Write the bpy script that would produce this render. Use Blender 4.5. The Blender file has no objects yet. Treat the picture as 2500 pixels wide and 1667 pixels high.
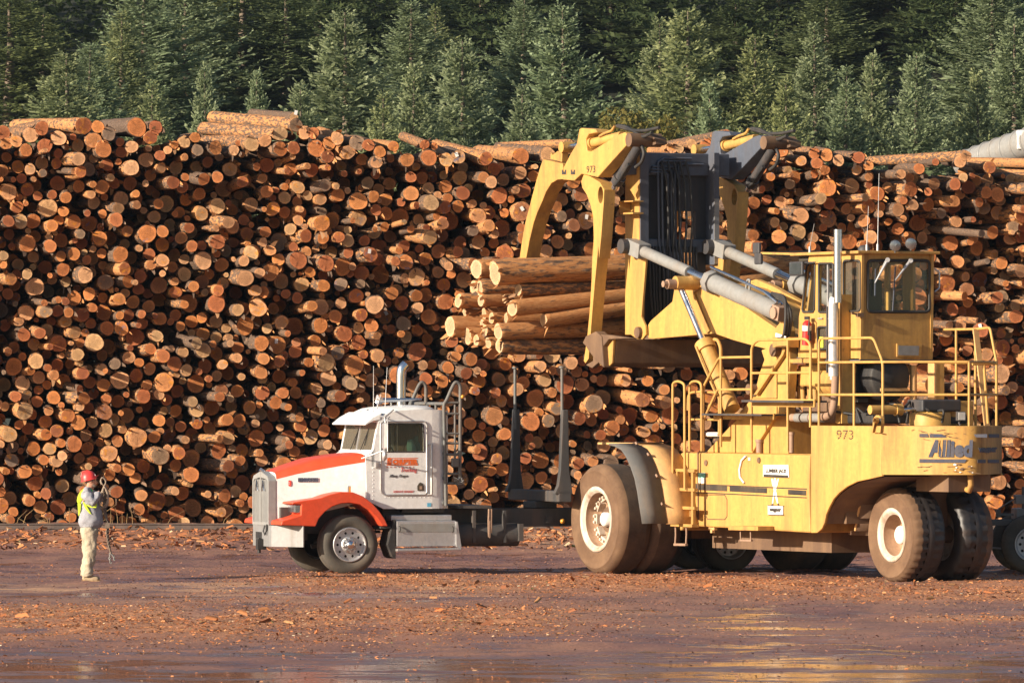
import bpy, bmesh, math, random
import numpy as np
from mathutils import Vector, Matrix
from mathutils.geometry import tessellate_polygon
R = math.radians
sc = bpy.context.scene
COL = sc.collection

# ------------------------------------------------------------------ camera
CAM_H, FPX, CX, CY, YH = 3.1, 16000.0, 1250.0, 833.5, 960.0     # long telephoto, camera about 3 m up
PITCH = math.atan((YH - CY) / FPX)
cam = bpy.data.objects.new("camera", bpy.data.cameras.new("camera"))
COL.objects.link(cam)
cam.location = (0, 0, CAM_H)
cam.rotation_euler = (R(90) + PITCH, 0, 0)
cam.data.sensor_width = 36
cam.data.lens = 36 * FPX / 2500
cam.data.clip_start = 1
cam.data.clip_end = 4000
sc.camera = cam

# ------------------------------------------------------------------ sun and sky
SUN_AZ, SUN_EL = R(58), R(18)          # light travels to the right and away from the camera
LDIR = Vector((math.sin(SUN_AZ) * math.cos(SUN_EL), math.cos(SUN_AZ) * math.cos(SUN_EL), -math.sin(SUN_EL)))
w = bpy.data.worlds.new("World"); sc.world = w; w.use_nodes = True
nt = w.node_tree
sky = nt.nodes.new("ShaderNodeTexSky")
sky.sky_type = 'NISHITA'; sky.sun_disc = False
sky.sun_elevation = SUN_EL; sky.sun_rotation = SUN_AZ + math.pi
sky.air_density = 1.0; sky.dust_density = 1.0
nt.links.new(sky.outputs[0], nt.nodes["Background"].inputs[0])
nt.nodes["Background"].inputs[1].default_value = 0.068
sun = bpy.data.objects.new("sun", bpy.data.lights.new("sun", 'SUN'))
COL.objects.link(sun)
sun.data.energy = 5.0; sun.data.angle = R(0.5); sun.data.color = (1.0, 0.86, 0.68)
sun.rotation_euler = LDIR.to_track_quat('-Z', 'Y').to_euler()
sun.location = (-60, 30, 40)
sc.view_settings.view_transform = 'Standard'
sc.view_settings.look = 'None'
sc.view_settings.exposure = 0.88
sc.view_settings.gamma = 1.0
sc.cycles.max_bounces = 6
sc.cycles.transparent_max_bounces = 8
rng = np.random.default_rng(7)
random.seed(11)

# ------------------------------------------------------------------ tags and mesh builder
def tag(o, label=None, cat=None, group=None, kind=None):
    if label: o['label'] = label
    if cat: o['category'] = cat
    if group: o['group'] = group
    if kind: o['kind'] = kind
    return o

def empty(name, loc, rz=0.0):
    o = bpy.data.objects.new(name, None); COL.objects.link(o)
    o.location = loc; o.rotation_euler = (0, 0, rz); o.empty_display_size = .2
    return o

def basis(d):
    d = Vector(d).normalized()
    a = Vector((0, 0, 1)) if abs(d.z) < .9 else Vector((1, 0, 0))
    x = d.cross(a).normalized(); y = d.cross(x).normalized()
    return d, x, y

class MB:
    def __init__(s): s.v, s.f, s.m, s.s = [], [], [], []
    def add(s, vs, fs, mat=0, smooth=False):
        o = len(s.v); s.v += [tuple(p) for p in vs]
        s.f += [tuple(i + o for i in f) for f in fs]
        s.m += [mat] * len(fs); s.s += [smooth] * len(fs); return s
    def box(s, c, d, mat=0, M=None):
        x, y, z = d[0] / 2, d[1] / 2, d[2] / 2
        vs = [Vector((a, b, e)) for a in (-x, x) for b in (-y, y) for e in (-z, z)]
        if M is not None: vs = [M @ p for p in vs]
        vs = [p + Vector(c) for p in vs]
        return s.add(vs, [(0, 1, 3, 2), (4, 6, 7, 5), (0, 4, 5, 1), (2, 3, 7, 6), (0, 2, 6, 4), (1, 5, 7, 3)], mat)
    def bx(s, x0, x1, y0, y1, z0, z1, mat=0):
        return s.box(((x0 + x1) / 2, (y0 + y1) / 2, (z0 + z1) / 2), (abs(x1 - x0), abs(y1 - y0), abs(z1 - z0)), mat)
    def beam(s, p0, p1, w, h, mat=0):                    # rectangular bar between two points
        p0, p1 = Vector(p0), Vector(p1); d, x, y = basis(p1 - p0); n = len(s.v)
        vs = [p + x * (a * w / 2) + y * (b * h / 2) for p in (p0, p1) for a, b in ((-1, -1), (1, -1), (1, 1), (-1, 1))]
        return s.add(vs, [(0, 1, 2, 3), (7, 6, 5, 4), (0, 4, 5, 1), (1, 5, 6, 2), (2, 6, 7, 3), (3, 7, 4, 0)], mat)
    def cyl(s, p0, p1, r0, r1=None, n=20, mat=0, caps=True):
        r1 = r0 if r1 is None else r1
        p0, p1 = Vector(p0), Vector(p1); d, x, y = basis(p1 - p0)
        ring = lambda p, r: [p + x * (r * math.cos(2 * math.pi * k / n)) + y * (r * math.sin(2 * math.pi * k / n)) for k in range(n)]
        s.add(ring(p0, r0) + ring(p1, r1), [(k, (k + 1) % n, n + (k + 1) % n, n + k) for k in range(n)], mat, True)
        if caps:
            s.add(ring(p0, r0), [tuple(range(n))[::-1]], mat); s.add(ring(p1, r1), [tuple(range(n))], mat)
        return s
    def tube(s, pts, r, n=8, mat=0, bend=0.0, closed=False):
        pts = [Vector(p) for p in pts]
        if bend:                                         # round the corners
            q = [pts[0]]
            for a, b, c in zip(pts, pts[1:], pts[2:]):
                t0 = b + (a - b).normalized() * min(bend, (a - b).length * .45)
                t1 = b + (c - b).normalized() * min(bend, (c - b).length * .45)
                for k in range(5):
                    t = k / 4; q.append(t0 * (1 - t) ** 2 + b * (2 * t * (1 - t)) + t1 * t * t)
            q.append(pts[-1]); pts = q
        m = len(pts); vs, fs = [], []
        dirs = [(pts[min(i + 1, m - 1)] - pts[max(i - 1, 0)]).normalized() for i in range(m)]
        _, x, y = basis(dirs[0])
        for i in range(m):
            d = dirs[i]; x = (x - d * x.dot(d)).normalized(); y = d.cross(x)
            rr = r[i] if isinstance(r, (list, tuple)) else r
            vs += [pts[i] + x * (rr * math.cos(2 * math.pi * k / n)) + y * (rr * math.sin(2 * math.pi * k / n)) for k in range(n)]
        for i in range(m - 1):
            fs += [(i * n + k, i * n + (k + 1) % n, (i + 1) * n + (k + 1) % n, (i + 1) * n + k) for k in range(n)]
        s.add(vs, fs, mat, True)
        s.add(vs[:n], [tuple(range(n))[::-1]], mat); s.add(vs[-n:], [tuple(range(n))], mat)
        return s
    def lathe(s, prof, c=(0, 0, 0), axis=(0, 1, 0), n=48, mat=0, smooth=True, mod=None):
        d, x, y = basis(axis); c = Vector(c); vs, fs = [], []
        for k in range(n):
            a = 2 * math.pi * k / n
            for j, (r, t) in enumerate(prof):
                rr = r if mod is None else mod(j, k, r)
                vs.append(c + d * t + (x * math.cos(a) + y * math.sin(a)) * rr)
        m = len(prof)
        for k in range(n):
            for j in range(m - 1):
                fs.append((k * m + j, ((k + 1) % n) * m + j, ((k + 1) % n) * m + j + 1, k * m + j + 1))
        return s.add(vs, fs, mat, smooth)
    def panel(s, outer, holes, f3, off, mat=0):          # plate with holes: 2-D outline -> 3-D by f3, thickness vector off
        loops = [[Vector((a, b, 0)) for a, b in outer]] + [[Vector((a, b, 0)) for a, b in h] for h in holes]
        flat = [p for l in loops for p in l]
        tris = tessellate_polygon(loops); off = Vector(off); n = len(flat)
        P = [Vector(f3(p.x, p.y)) for p in flat]
        vs = P + [p + off for p in P]
        fs = [tuple(t) for t in tris] + [tuple(i + n for i in t[::-1]) for t in tris]
        o = 0
        for l in loops:
            k = len(l); fs += [(o + i, o + (i + 1) % k, n + o + (i + 1) % k, n + o + i) for i in range(k)]; o += k
        s.add(vs, fs, mat); s.fix = True; return s
    def poly(s, pts, off, mat=0):                        # extruded 3-D polygon (planar)
        pts = [Vector(p) for p in pts]; off = Vector(off); k = len(pts)
        vs = pts + [p + off for p in pts]
        return s.add(vs, [tuple(range(k)), tuple(range(2 * k - 1, k - 1, -1))] + [(i, (i + 1) % k, k + (i + 1) % k, k + i) for i in range(k)], mat)
    def build(s, name, mats, parent=None, bevel=0.0, seg=2, smooth=None, recalc=True):
        me = bpy.data.meshes.new(name); me.from_pydata(s.v, [], s.f)
        for m in (mats if isinstance(mats, (list, tuple)) else [mats]): me.materials.append(m)
        me.polygons.foreach_set("material_index", s.m)
        me.polygons.foreach_set("use_smooth", [bool(x) if smooth is None else smooth for x in s.s])
        if recalc:
            bm = bmesh.new(); bm.from_mesh(me)
            bmesh.ops.recalc_face_normals(bm, faces=bm.faces); bm.to_mesh(me); bm.free()
        me.update()
        o = bpy.data.objects.new(name, me); COL.objects.link(o)
        if parent: o.parent = parent
        if bevel:
            b = o.modifiers.new("bevel", 'BEVEL'); b.width = bevel; b.segments = seg; b.limit_method = 'ANGLE'; b.angle_limit = R(40)
            b.harden_normals = False
        return o

def arc(c, r, a0, a1, n):
    return [(c[0] + r * math.cos(R(a0 + (a1 - a0) * k / (n - 1))), c[1] + r * math.sin(R(a0 + (a1 - a0) * k / (n - 1)))) for k in range(n)]
def rrect(x0, x1, y0, y1, r, n=5):
    return (arc((x1 - r, y1 - r), r, 0, 90, n) + arc((x0 + r, y1 - r), r, 90, 180, n) +
            arc((x0 + r, y0 + r), r, 180, 270, n) + arc((x1 - r, y0 + r), r, 270, 360, n))

def text_mesh(body, name, size, origin, right, up, mat, parent, shear=0.0, bold=0.0, align='LEFT', depth=0.002, sx=1.0, space=1.0):
    cu = bpy.data.curves.new(name, 'FONT'); cu.body = body; cu.size = size; cu.shear = shear; cu.offset = bold
    cu.align_x = align; cu.extrude = depth; cu.space_character = space; cu.resolution_u = 3
    t = bpy.data.objects.new(name, cu); COL.objects.link(t)
    dg = bpy.context.evaluated_depsgraph_get(); dg.update()
    me = bpy.data.meshes.new_from_object(t.evaluated_get(dg)); me.name = name
    bpy.data.objects.remove(t); bpy.data.curves.remove(cu)
    me.materials.clear(); me.materials.append(mat)
    o = bpy.data.objects.new(name, me); COL.objects.link(o); o.parent = parent
    r, u = Vector(right).normalized(), Vector(up).normalized(); nrm = r.cross(u)
    M = Matrix((r * sx, u, nrm)).transposed().to_4x4(); M.translation = Vector(origin)
    o.matrix_local = M
    return o

# ------------------------------------------------------------------ measuring: where a sight line meets a plane of a vehicle
ZOOM = {0: (0, 0, 1), 1: (600, 860, .36355), 2: (1380, 1000, .27422), 3: (1900, 1000, .27422), 4: (1080, 300, .2551), 5: (1500, 300, .2551),
        6: (1080, 600, .2551), 7: (1600, 620, .29343), 8: (1920, 540, .33156), 9: (2040, 620, .11479), 10: (1900, 850, .13393),
        11: (2180, 850, .13393), 12: (820, 980, .15309)}
def pix(z, X, Y):
    a = ZOOM[z]; return a[0] + X * a[2], a[1] + Y * a[2]
def sight(px, py):
    a, b = (px - CX) / FPX, (CY - py) / FPX
    return Vector((a, math.cos(PITCH) - b * math.sin(PITCH), math.sin(PITCH) + b * math.cos(PITCH)))
def at_depth(px, py, Y):
    d = sight(px, py); t = Y / d.y
    return Vector((d.x * t, Y, CAM_H + d.z * t))
class Frame:                                              # local X forward, Y left, Z up
    def __init__(s, ox, oy, ang):
        s.o = Vector((ox, oy, 0)); s.ang = ang
        s.fx = Vector((math.cos(ang), math.sin(ang), 0)); s.fy = Vector((-math.sin(ang), math.cos(ang), 0))
    def vplane(s, z, X, Y, a, b):                         # vertical plane through local plan points a, b
        px, py = pix(z, X, Y); d = sight(px, py)
        A = s.o + s.fx * a[0] + s.fy * a[1]; B = s.o + s.fx * b[0] + s.fy * b[1]
        n = (B - A).cross(Vector((0, 0, 1)))
        c = Vector((0, 0, CAM_H)); t = (A - c).dot(n) / d.dot(n); p = c + d * t - s.o
        return Vector((p.dot(s.fx), p.dot(s.fy), p.z))
    def side(s, z, X, Y, v): return s.vplane(z, X, Y, (0, v), (1, v))
    def rear(s, z, X, Y, u): return s.vplane(z, X, Y, (u, 0), (u, 1))
    def sides(s, z, v, pts): return [s.side(z, X, Y, v) for X, Y in pts]
    def rears(s, z, u, pts): return [s.rear(z, X, Y, u) for X, Y in pts]
    def to_local(s, p):
        q = Vector(p) - s.o; return Vector((q.dot(s.fx), q.dot(s.fy), q.z))
    def to_world(s, p): return s.o + s.fx * p[0] + s.fy * p[1] + Vector((0, 0, p[2]))

# ------------------------------------------------------------------ materials
def newmat(name):
    m = bpy.data.materials.new(name); m.use_nodes = True
    return m, m.node_tree.nodes, m.node_tree.links, m.node_tree.nodes["Principled BSDF"]
def ramp(N, stops, interp='LINEAR'):
    r = N.new("ShaderNodeValToRGB"); r.color_ramp.interpolation = interp
    while len(r.color_ramp.elements) < len(stops): r.color_ramp.elements.new(.5)
    for e, (p, c) in zip(r.color_ramp.elements, stops):
        e.position = p; e.color = (c, c, c, 1) if isinstance(c, (int, float)) else (*c, 1)
    return r
def noise(N, L, scale, detail=4, rough=.55, vec=None, mscale=None):
    n = N.new("ShaderNodeTexNoise"); n.inputs["Scale"].default_value = scale
    n.inputs["Detail"].default_value = detail; n.inputs["Roughness"].default_value = rough
    if vec is not None:
        if mscale:
            mp = N.new("ShaderNodeMapping"); mp.inputs["Scale"].default_value = mscale
            L.new(vec, mp.inputs["Vector"]); vec = mp.outputs[0]
        L.new(vec, n.inputs["Vector"])
    return n
def mixc(N, L, fac, a, b):
    m = N.new("ShaderNodeMix"); m.data_type = 'RGBA'
    if isinstance(fac, (int, float)): m.inputs[0].default_value = fac
    else: L.new(fac, m.inputs[0])
    for s, c in ((6, a), (7, b)):
        if isinstance(c, tuple): m.inputs[s].default_value = (*c, 1)
        else: L.new(c, m.inputs[s])
    return m.outputs[2]
def mathn(N, L, op, a, b=0.0, clamp=False):
    m = N.new("ShaderNodeMath"); m.operation = op; m.use_clamp = clamp
    for s, c in ((0, a), (1, b)):
        if isinstance(c, (int, float)): m.inputs[s].default_value = c
        else: L.new(c, m.inputs[s])
    return m.outputs[0]

def paint(name, col, rough=.45, dirt=(.16, .09, .05), amount=.35, metal=0.0, scale=1.6, streak=True, spec=.5, chips=None, bump=.0):
    m, N, L, P = newmat(name)
    co = N.new("ShaderNodeTexCoord").outputs["Object"]
    n1 = noise(N, L, scale, 6, .65, co, (2.2, 2.2, .3) if streak else None)
    n2 = noise(N, L, scale * 7, 5, .65, co)
    v = ramp(N, [(.25, .78), (.75, 1.10)]); L.new(n2.outputs[0], v.inputs[0])
    mul = N.new("ShaderNodeMix"); mul.data_type = 'RGBA'; mul.blend_type = 'MULTIPLY'; mul.inputs[0].default_value = .8
    mul.inputs[6].default_value = (*col, 1); L.new(v.outputs[0], mul.inputs[7])
    d = ramp(N, [(.44, 0.0), (.72, 1.0)]); L.new(n1.outputs[0], d.inputs[0])
    f = mathn(N, L, 'MULTIPLY', d.outputs[0], amount)
    c = mixc(N, L, f, mul.outputs[2], dirt)
    if chips:
        n3 = noise(N, L, scale * 5, 5, .7, co); r3 = ramp(N, [(.66, 0.0), (.69, 1.0)]); L.new(n3.outputs[0], r3.inputs[0])
        c = mixc(N, L, mathn(N, L, 'MULTIPLY', r3.outputs[0], .8), c, chips)
    L.new(c, P.inputs["Base Color"])
    rr = ramp(N, [(.3, rough), (.8, min(1, rough + .3))]); L.new(n1.outputs[0], rr.inputs[0]); L.new(rr.outputs[0], P.inputs["Roughness"])
    P.inputs["Metallic"].default_value = metal; P.inputs["Specular IOR Level"].default_value = spec
    if bump:
        b = N.new("ShaderNodeBump"); b.inputs["Strength"].default_value = bump; b.inputs["Distance"].default_value = .02
        L.new(n2.outputs[0], b.inputs["Height"]); L.new(b.outputs[0], P.inputs["Normal"])
    return m

M = {}
M['yellow'] = paint('yellow_paint', (.55, .315, .082), .5, (.30, .15, .05), .75, chips=(.25, .12, .05))
M['yellow2'] = paint('yellow_worn_paint', (.50, .28, .07), .55, (.22, .11, .045), .8, chips=(.2, .1, .05), scale=2.2)
M['brownsteel'] = paint('dirty_brown_steel', (.13, .075, .045), .65, (.28, .17, .09), .5)
M['darksteel'] = paint('dark_steel', (.045, .045, .05), .5, (.12, .08, .06), .5)
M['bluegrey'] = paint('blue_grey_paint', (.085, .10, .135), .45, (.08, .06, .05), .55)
M['greymetal'] = paint('grey_cylinder_paint', (.25, .25, .245), .4, (.2, .15, .11), .45)
M['chrome'] = paint('chrome', (.72, .73, .76), .12, (.3, .26, .22), .12, metal=1.0)
M['alu'] = paint('aluminium', (.60, .60, .61), .40, (.35, .28, .22), .3, metal=.85)
M['rubber'] = paint('black_rubber', (.028, .026, .026), .7, (.16, .10, .07), .55, streak=False, bump=.2)
M['rubberdust'] = paint('dusty_rubber', (.135, .075, .042), .9, (.22, .132, .075), .8, streak=False, scale=2.5)
M['muddy'] = paint('muddy_rubber', (.105, .068, .048), .85, (.24, .15, .095), .8, streak=False, scale=2.0, bump=.3)
M['trucktyre'] = paint('truck_tyre', (.075, .07, .06), .75, (.2, .15, .11), .6, streak=False)
M['rim'] = paint('white_rim', (.62, .55, .46), .55, (.30, .17, .10), .9, scale=2.6)
M['rimdirtshade'] = paint('muddy_shaded_rim_dish', (.40, .25, .155), .75, (.20, .11, .065), .7, scale=3)  # brown dirt and the dish's inner shadow, both put into this colour
M['mudflapgrey'] = paint('grey_mudflap', (.105, .105, .105), .6, (.2, .15, .11), .5)
M['fendertan'] = paint('dusty_fender', (.62, .36, .14), .6, (.3, .17, .09), .6)
M['white'] = paint('white_truck_paint', (.74, .745, .75), .3, (.5, .43, .36), .18)
M['red'] = paint('orange_red_paint', (.68, .075, .025), .3, (.35, .1, .06), .2)
M['black'] = paint('black_paint', (.02, .02, .022), .5, (.1, .08, .06), .4)
M['frame'] = paint('truck_frame', (.05, .05, .052), .55, (.14, .10, .075), .6)
M['stake'] = paint('steel_stake', (.12, .125, .125), .5, (.2, .14, .1), .6)
M['rust'] = paint('rusty_pipe', (.30, .19, .13), .6, (.42, .27, .19), .6)
M['muffler'] = paint('heat_shield', (.72, .70, .68), .3, (.4, .3, .22), .2, metal=.6)
M['fire'] = paint('fire_red', (.62, .03, .025), .35, (.3, .05, .04), .1)
M['signwhite'] = paint('sign_white', (.78, .77, .74), .5, (.5, .4, .3), .15)
M['ink'] = paint('dark_blue_ink', (.05, .06, .10), .5, (.3, .2, .08), .3)
M['stencil'] = paint('black_ink', (.035, .03, .028), .5, (.3, .2, .08), .25)
M['orangeink'] = paint('orange_ink', (.72, .14, .03), .4, (.4, .1, .05), .1)
M['redink'] = paint('red_ink', (.62, .07, .05), .4, (.4, .1, .05), .1)
M['amber'] = paint('amber_lens', (.8, .36, .04), .25, (.5, .2, .05), .1)
M['lens'] = paint('lamp_lens', (.35, .36, .37), .1, (.3, .3, .3), .1, metal=.8)
M['silverletter'] = paint('silver_letters', (.30, .28, .38), .3, (.2, .2, .3), .1)
M['tealsticker'] = paint('teal_sticker', (.15, .5, .45), .5, (.3, .3, .2), .1)
M['hivis'] = paint('neon_sticker', (.75, .8, .06), .5, (.4, .4, .1), .1)
M['bluesticker'] = paint('blue_sticker', (.1, .42, .65), .5, (.3, .3, .2), .1)
M['seatblack'] = paint('black_seat', (.02, .02, .02), .8, (.05, .05, .05), .3)
M['greenjacket'] = paint('green_jacket_cloth', (.12, .24, .19), .9, (.06, .12, .1), .6)
M['interior'] = paint('dark_interior', (.045, .04, .035), .9, (.1, .08, .05), .4)
M['curtain'] = paint('cab_curtain', (.14, .10, .06), .9, (.05, .04, .03), .5)
def glass(name, tint, trans):
    m, N, L, P = newmat(name)
    g = N.new("ShaderNodeBsdfGlossy"); g.inputs["Roughness"].default_value = .03; g.inputs["Color"].default_value = (.9, .95, 1, 1)
    t = N.new("ShaderNodeBsdfTransparent"); t.inputs["Color"].default_value = (*tint, 1)
    d = N.new("ShaderNodeBsdfDiffuse"); d.inputs["Color"].default_value = (.22, .19, .15, 1)
    lw = N.new("ShaderNodeLayerWeight"); lw.inputs["Blend"].default_value = .5
    fz = mathn(N, L, "ADD", mathn(N, L, "MULTIPLY", mathn(N, L, "POWER", lw.outputs["Facing"], 5.0), .7), .035)
    a = N.new("ShaderNodeMixShader"); a.inputs[0].default_value = trans
    L.new(t.outputs[0], a.inputs[1]); L.new(d.outputs[0], a.inputs[2])
    b = N.new("ShaderNodeMixShader"); L.new(fz, b.inputs[0]); L.new(a.outputs[0], b.inputs[1]); L.new(g.outputs[0], b.inputs[2])
    L.new(b.outputs[0], N["Material Output"].inputs[0]); return m
M['glass'] = glass('clear_glass', (.95, .97, .95), .03)
M['grille'] = paint('brushed_grille', (.36, .36, .355), .45, (.25, .2, .16), .4, metal=.3)
M['bumper'] = paint('scuffed_bumper', (.27, .27, .275), .45, (.18, .14, .11), .6, metal=.25)
M['dustyglass'] = glass('dusty_glass', (.6, .58, .52), .28)
M['screenglass'] = glass('dusty_windscreen', (.75, .76, .66), .42)
M['mirrorglass'] = paint('mirror_glass', (.75, .76, .78), .08, (.4, .38, .35), .2, metal=1.0)
# ------------------------------------------------------------------ ground
def vnoise(x, y, seed=0):                                 # smooth value noise
    xi, yi = np.floor(x).astype(np.int64), np.floor(y).astype(np.int64)
    fx, fy = x - xi, y - yi
    fx, fy = fx * fx * (3 - 2 * fx), fy * fy * (3 - 2 * fy)
    def h(a, b):
        n = (a * 374761393 + b * 668265263 + seed * 974711) & 0x7fffffff
        n = ((n ^ (n >> 13)) * 1274126177) & 0x7fffffff
        return ((n ^ (n >> 16)) & 0xffff) / 65535.0
    return (h(xi, yi) * (1 - fx) + h(xi + 1, yi) * fx) * (1 - fy) + (h(xi, yi + 1) * (1 - fx) + h(xi + 1, yi + 1) * fx) * fy
def sstep(a, b, x):
    t = np.clip((x - a) / (b - a), 0, 1); return t * t * (3 - 2 * t)
def debris_density(x, y):                                 # where bark litter lies on the yard
    n = vnoise(x * .45, y * .16, 3) * .6 + vnoise(x * 1.6, y * .5, 4) * .4
    a = np.exp(-((y - 107.0 + .10 * (x - 2)) / 4.2) ** 2) * sstep(-6.0, -2.0, x) * 1.5
    b = np.exp(-((y - 88.0 - .25 * (x + 8)) / 6.0) ** 2) * sstep(2.5, -2.5, x) * 1.5
    c = np.exp(-((y - 100.5) / 3.5) ** 2) * sstep(2.5, 6.0, x) * .8 + np.exp(-((y - 90) / 1.5) ** 2) * sstep(4, 6, x) * sstep(11, 9, x) * .8
    d = np.exp(-((y - 133.5) / 2.6) ** 2) * .6
    return np.clip((a + b + c + d) * (n * 1.9 - .2) + .035 * (n > .5), 0, 1)
def ground_z(x, y):
    bank = sstep(129.5, 136.0, y) * .24
    rough = (vnoise(x * 1.1, y * .8, 1) - .5) * .05 + (vnoise(x * 3.7, y * 2.6, 2) - .5) * .026 + (vnoise(x * 11, y * 8, 5) - .5) * .012 + (vnoise(x * .22, y * 1.9, 12) - .5) * .05
    wet = np.maximum(np.exp(-((y - 70) / 9.0) ** 2), .85 * np.exp(-((y - 86.3) / 2.2) ** 2) * sstep(.5, 2.5, x))
    wet = np.maximum(wet, .8 * np.exp(-((y - 100.5) / 2.2) ** 2) * sstep(3, -1, x))
    rough = rough * (1 - .94 * wet) - .012 * wet
    deb = debris_density(x, y) * .03 * vnoise(x * 5, y * 4, 8)
    lump = (vnoise(x * 1.8, y * 1.4, 6) - .4) * .10 * np.exp(-((y - 133) / 3.0) ** 2)
    hill = np.where(y > 185, (np.maximum(y - 185, 0)) * .045 + np.maximum(y - 290, 0) * .21, 0)
    hill = hill + np.where(y > 185, (vnoise(x * .03, y * .03, 9) - .5) * np.minimum(y - 185, 60) * .08, 0)
    return bank + rough + deb + lump + hill
gx = np.concatenate([np.linspace(-900, -40, 24), np.linspace(-36, -14, 24), np.linspace(-13.5, 13.5, 226), np.linspace(14, 36, 24), np.linspace(40, 900, 24)])
gy = np.concatenate([np.linspace(-20, 50, 12), np.linspace(55, 137, 640), np.linspace(138, 186, 30), np.linspace(192, 620, 50), np.linspace(700, 1600, 8)])
GX, GY = np.meshgrid(gx, gy)
def grid_mesh(name, X, Y, Z, mat):
    ny, nx = X.shape
    me = bpy.data.meshes.new(name)
    co = np.stack([X, Y, Z], -1).reshape(-1, 3)
    i = (np.arange(ny - 1)[:, None] * nx + np.arange(nx - 1)[None]).ravel()
    fc = np.stack([i, i + 1, i + nx + 1, i + nx], -1)
    fast_mesh(me, co, fc); me.polygons.foreach_set("use_smooth", np.ones(len(fc), bool)); me.materials.append(mat)
    o = bpy.data.objects.new(name, me); COL.objects.link(o); return o
def fast_mesh(me, co, faces):                             # all faces the same size
    k = faces.shape[1]
    me.vertices.add(len(co)); me.vertices.foreach_set("co", np.ascontiguousarray(co, np.float32).ravel())
    me.loops.add(faces.size); me.loops.foreach_set("vertex_index", np.ascontiguousarray(faces, np.int32).ravel())
    me.polygons.add(len(faces)); me.polygons.foreach_set("loop_start", np.arange(0, faces.size, k, dtype=np.int32))
    me.update(calc_edges=True)

def ground_material():
    m, N, L, P = newmat('yard_dirt')
    co = N.new("ShaderNodeTexCoord").outputs["Object"]
    sep = N.new("ShaderNodeSeparateXYZ"); L.new(co, sep.inputs[0])
    big = noise(N, L, .30, 5, .6, co, (1, .45, 1)); mid = noise(N, L, 1.5, 6, .65, co, (1, .5, 1)); fine = noise(N, L, 16, 5, .7, co)
    att = N.new("ShaderNodeAttribute"); att.attribute_name = "debris"
    c1 = ramp(N, [(.30, (.085, .034, .033)), (.50, (.16, .062, .056)), (.70, (.25, .10, .075))]); L.new(mid.outputs[0], c1.inputs[0])
    c2 = ramp(N, [(.40, (.15, .058, .050)), (.62, (.46, .215, .11))]); L.new(big.outputs[0], c2.inputs[0])
    base = mixc(N, L, .42, c1.outputs[0], c2.outputs[0])
    sp = ramp(N, [(.3, .55), (.7, 1.35)]); L.new(fine.outputs[0], sp.inputs[0])
    mul = N.new("ShaderNodeMix"); mul.data_type = 'RGBA'; mul.blend_type = 'MULTIPLY'; mul.inputs[0].default_value = 1
    L.new(base, mul.inputs[6]); L.new(sp.outputs[0], mul.inputs[7])
    deb = ramp(N, [(.3, (.17, .06, .028)), (.7, (.60, .25, .10))]); n4 = noise(N, L, 7, 6, .75, co, (1, .6, 1)); L.new(n4.outputs[0], deb.inputs[0])
    col = mixc(N, L, mathn(N, L, 'MULTIPLY', att.outputs["Fac"], 1.0, True), mul.outputs[2], deb.outputs[0])
    tn = N.new('ShaderNodeAttribute'); tn.attribute_name = 'tan'; tnn = noise(N, L, .55, 4, .6, co, (.5, .9, 1)); tr = ramp(N, [(.45, 0.0), (.58, 1.0)]); L.new(tnn.outputs[0], tr.inputs[0])
    col = mixc(N, L, mathn(N, L, 'MULTIPLY', mathn(N, L, 'MULTIPLY', tr.outputs[0], tn.outputs['Fac']), .8), col, (.52, .29, .155))
    # wooded ground beyond the pile
    far = N.new("ShaderNodeMapRange"); far.inputs[1].default_value = 175; far.inputs[2].default_value = 190; L.new(sep.outputs[1], far.inputs[0])
    und = ramp(N, [(.3, (.014, .02, .010)), (.7, (.035, .042, .018))]); L.new(mid.outputs[0], und.inputs[0])
    col = mixc(N, L, far.outputs[0], col, und.outputs[0])
    wet = N.new("ShaderNodeAttribute"); wet.attribute_name = "wet"
    wn = noise(N, L, .9, 6, .62, co, (.55, .8, 1))
    w = ramp(N, [(.60, 0.0), (.72, 1.0)], 'EASE')
    L.new(mathn(N, L, 'ADD', mathn(N, L, 'MULTIPLY', wn.outputs[0], .85), mathn(N, L, 'MULTIPLY', wet.outputs["Fac"], .29)), w.inputs[0])
    dark = mixc(N, L, mathn(N, L, 'MULTIPLY', w.outputs[0], .65), col, (.115, .070, .078))  # damp mud, with the sky's lilac sheen tinted into the colour
    L.new(dark, P.inputs["Base Color"])
    pn = ramp(N, [(.43, 0.0), (.50, 1.0)]); pnn = noise(N, L, 1.3, 7, .68, co, (.25, .6, 1)); L.new(pnn.outputs[0], pn.inputs[0])
    pw = mixc(N, L, mathn(N, L, 'MULTIPLY', pn.outputs[0], .9), (.34, .34, .34), (.085, .085, .085))
    rg = mixc(N, L, w.outputs[0], (.9, .9, .9), pw); L.new(rg, P.inputs["Roughness"])
    P.inputs["Specular IOR Level"].default_value = .7
    b = N.new("ShaderNodeBump"); b.inputs["Distance"].default_value = .03
    bs = mathn(N, L, 'SUBTRACT', .55, mathn(N, L, 'MULTIPLY', w.outputs[0], mathn(N, L, 'ADD', .43, mathn(N, L, 'MULTIPLY', pn.outputs[0], .07)))); L.new(bs, b.inputs["Strength"])
    L.new(mathn(N, L, 'ADD', fine.outputs[0], mathn(N, L, 'MULTIPLY', n4.outputs[0], .8)), b.inputs["Height"]); L.new(b.outputs[0], P.inputs["Normal"])
    return m
ground = tag(grid_mesh('ground', GX, GY, ground_z(GX, GY), ground_material()), kind='structure')
def vattr(me, name, arr):
    a = me.attributes.new(name, 'FLOAT', 'POINT'); a.data.foreach_set('value', np.ascontiguousarray(arr, np.float32).ravel())
vattr(ground.data, 'debris', debris_density(GX, GY))
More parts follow.
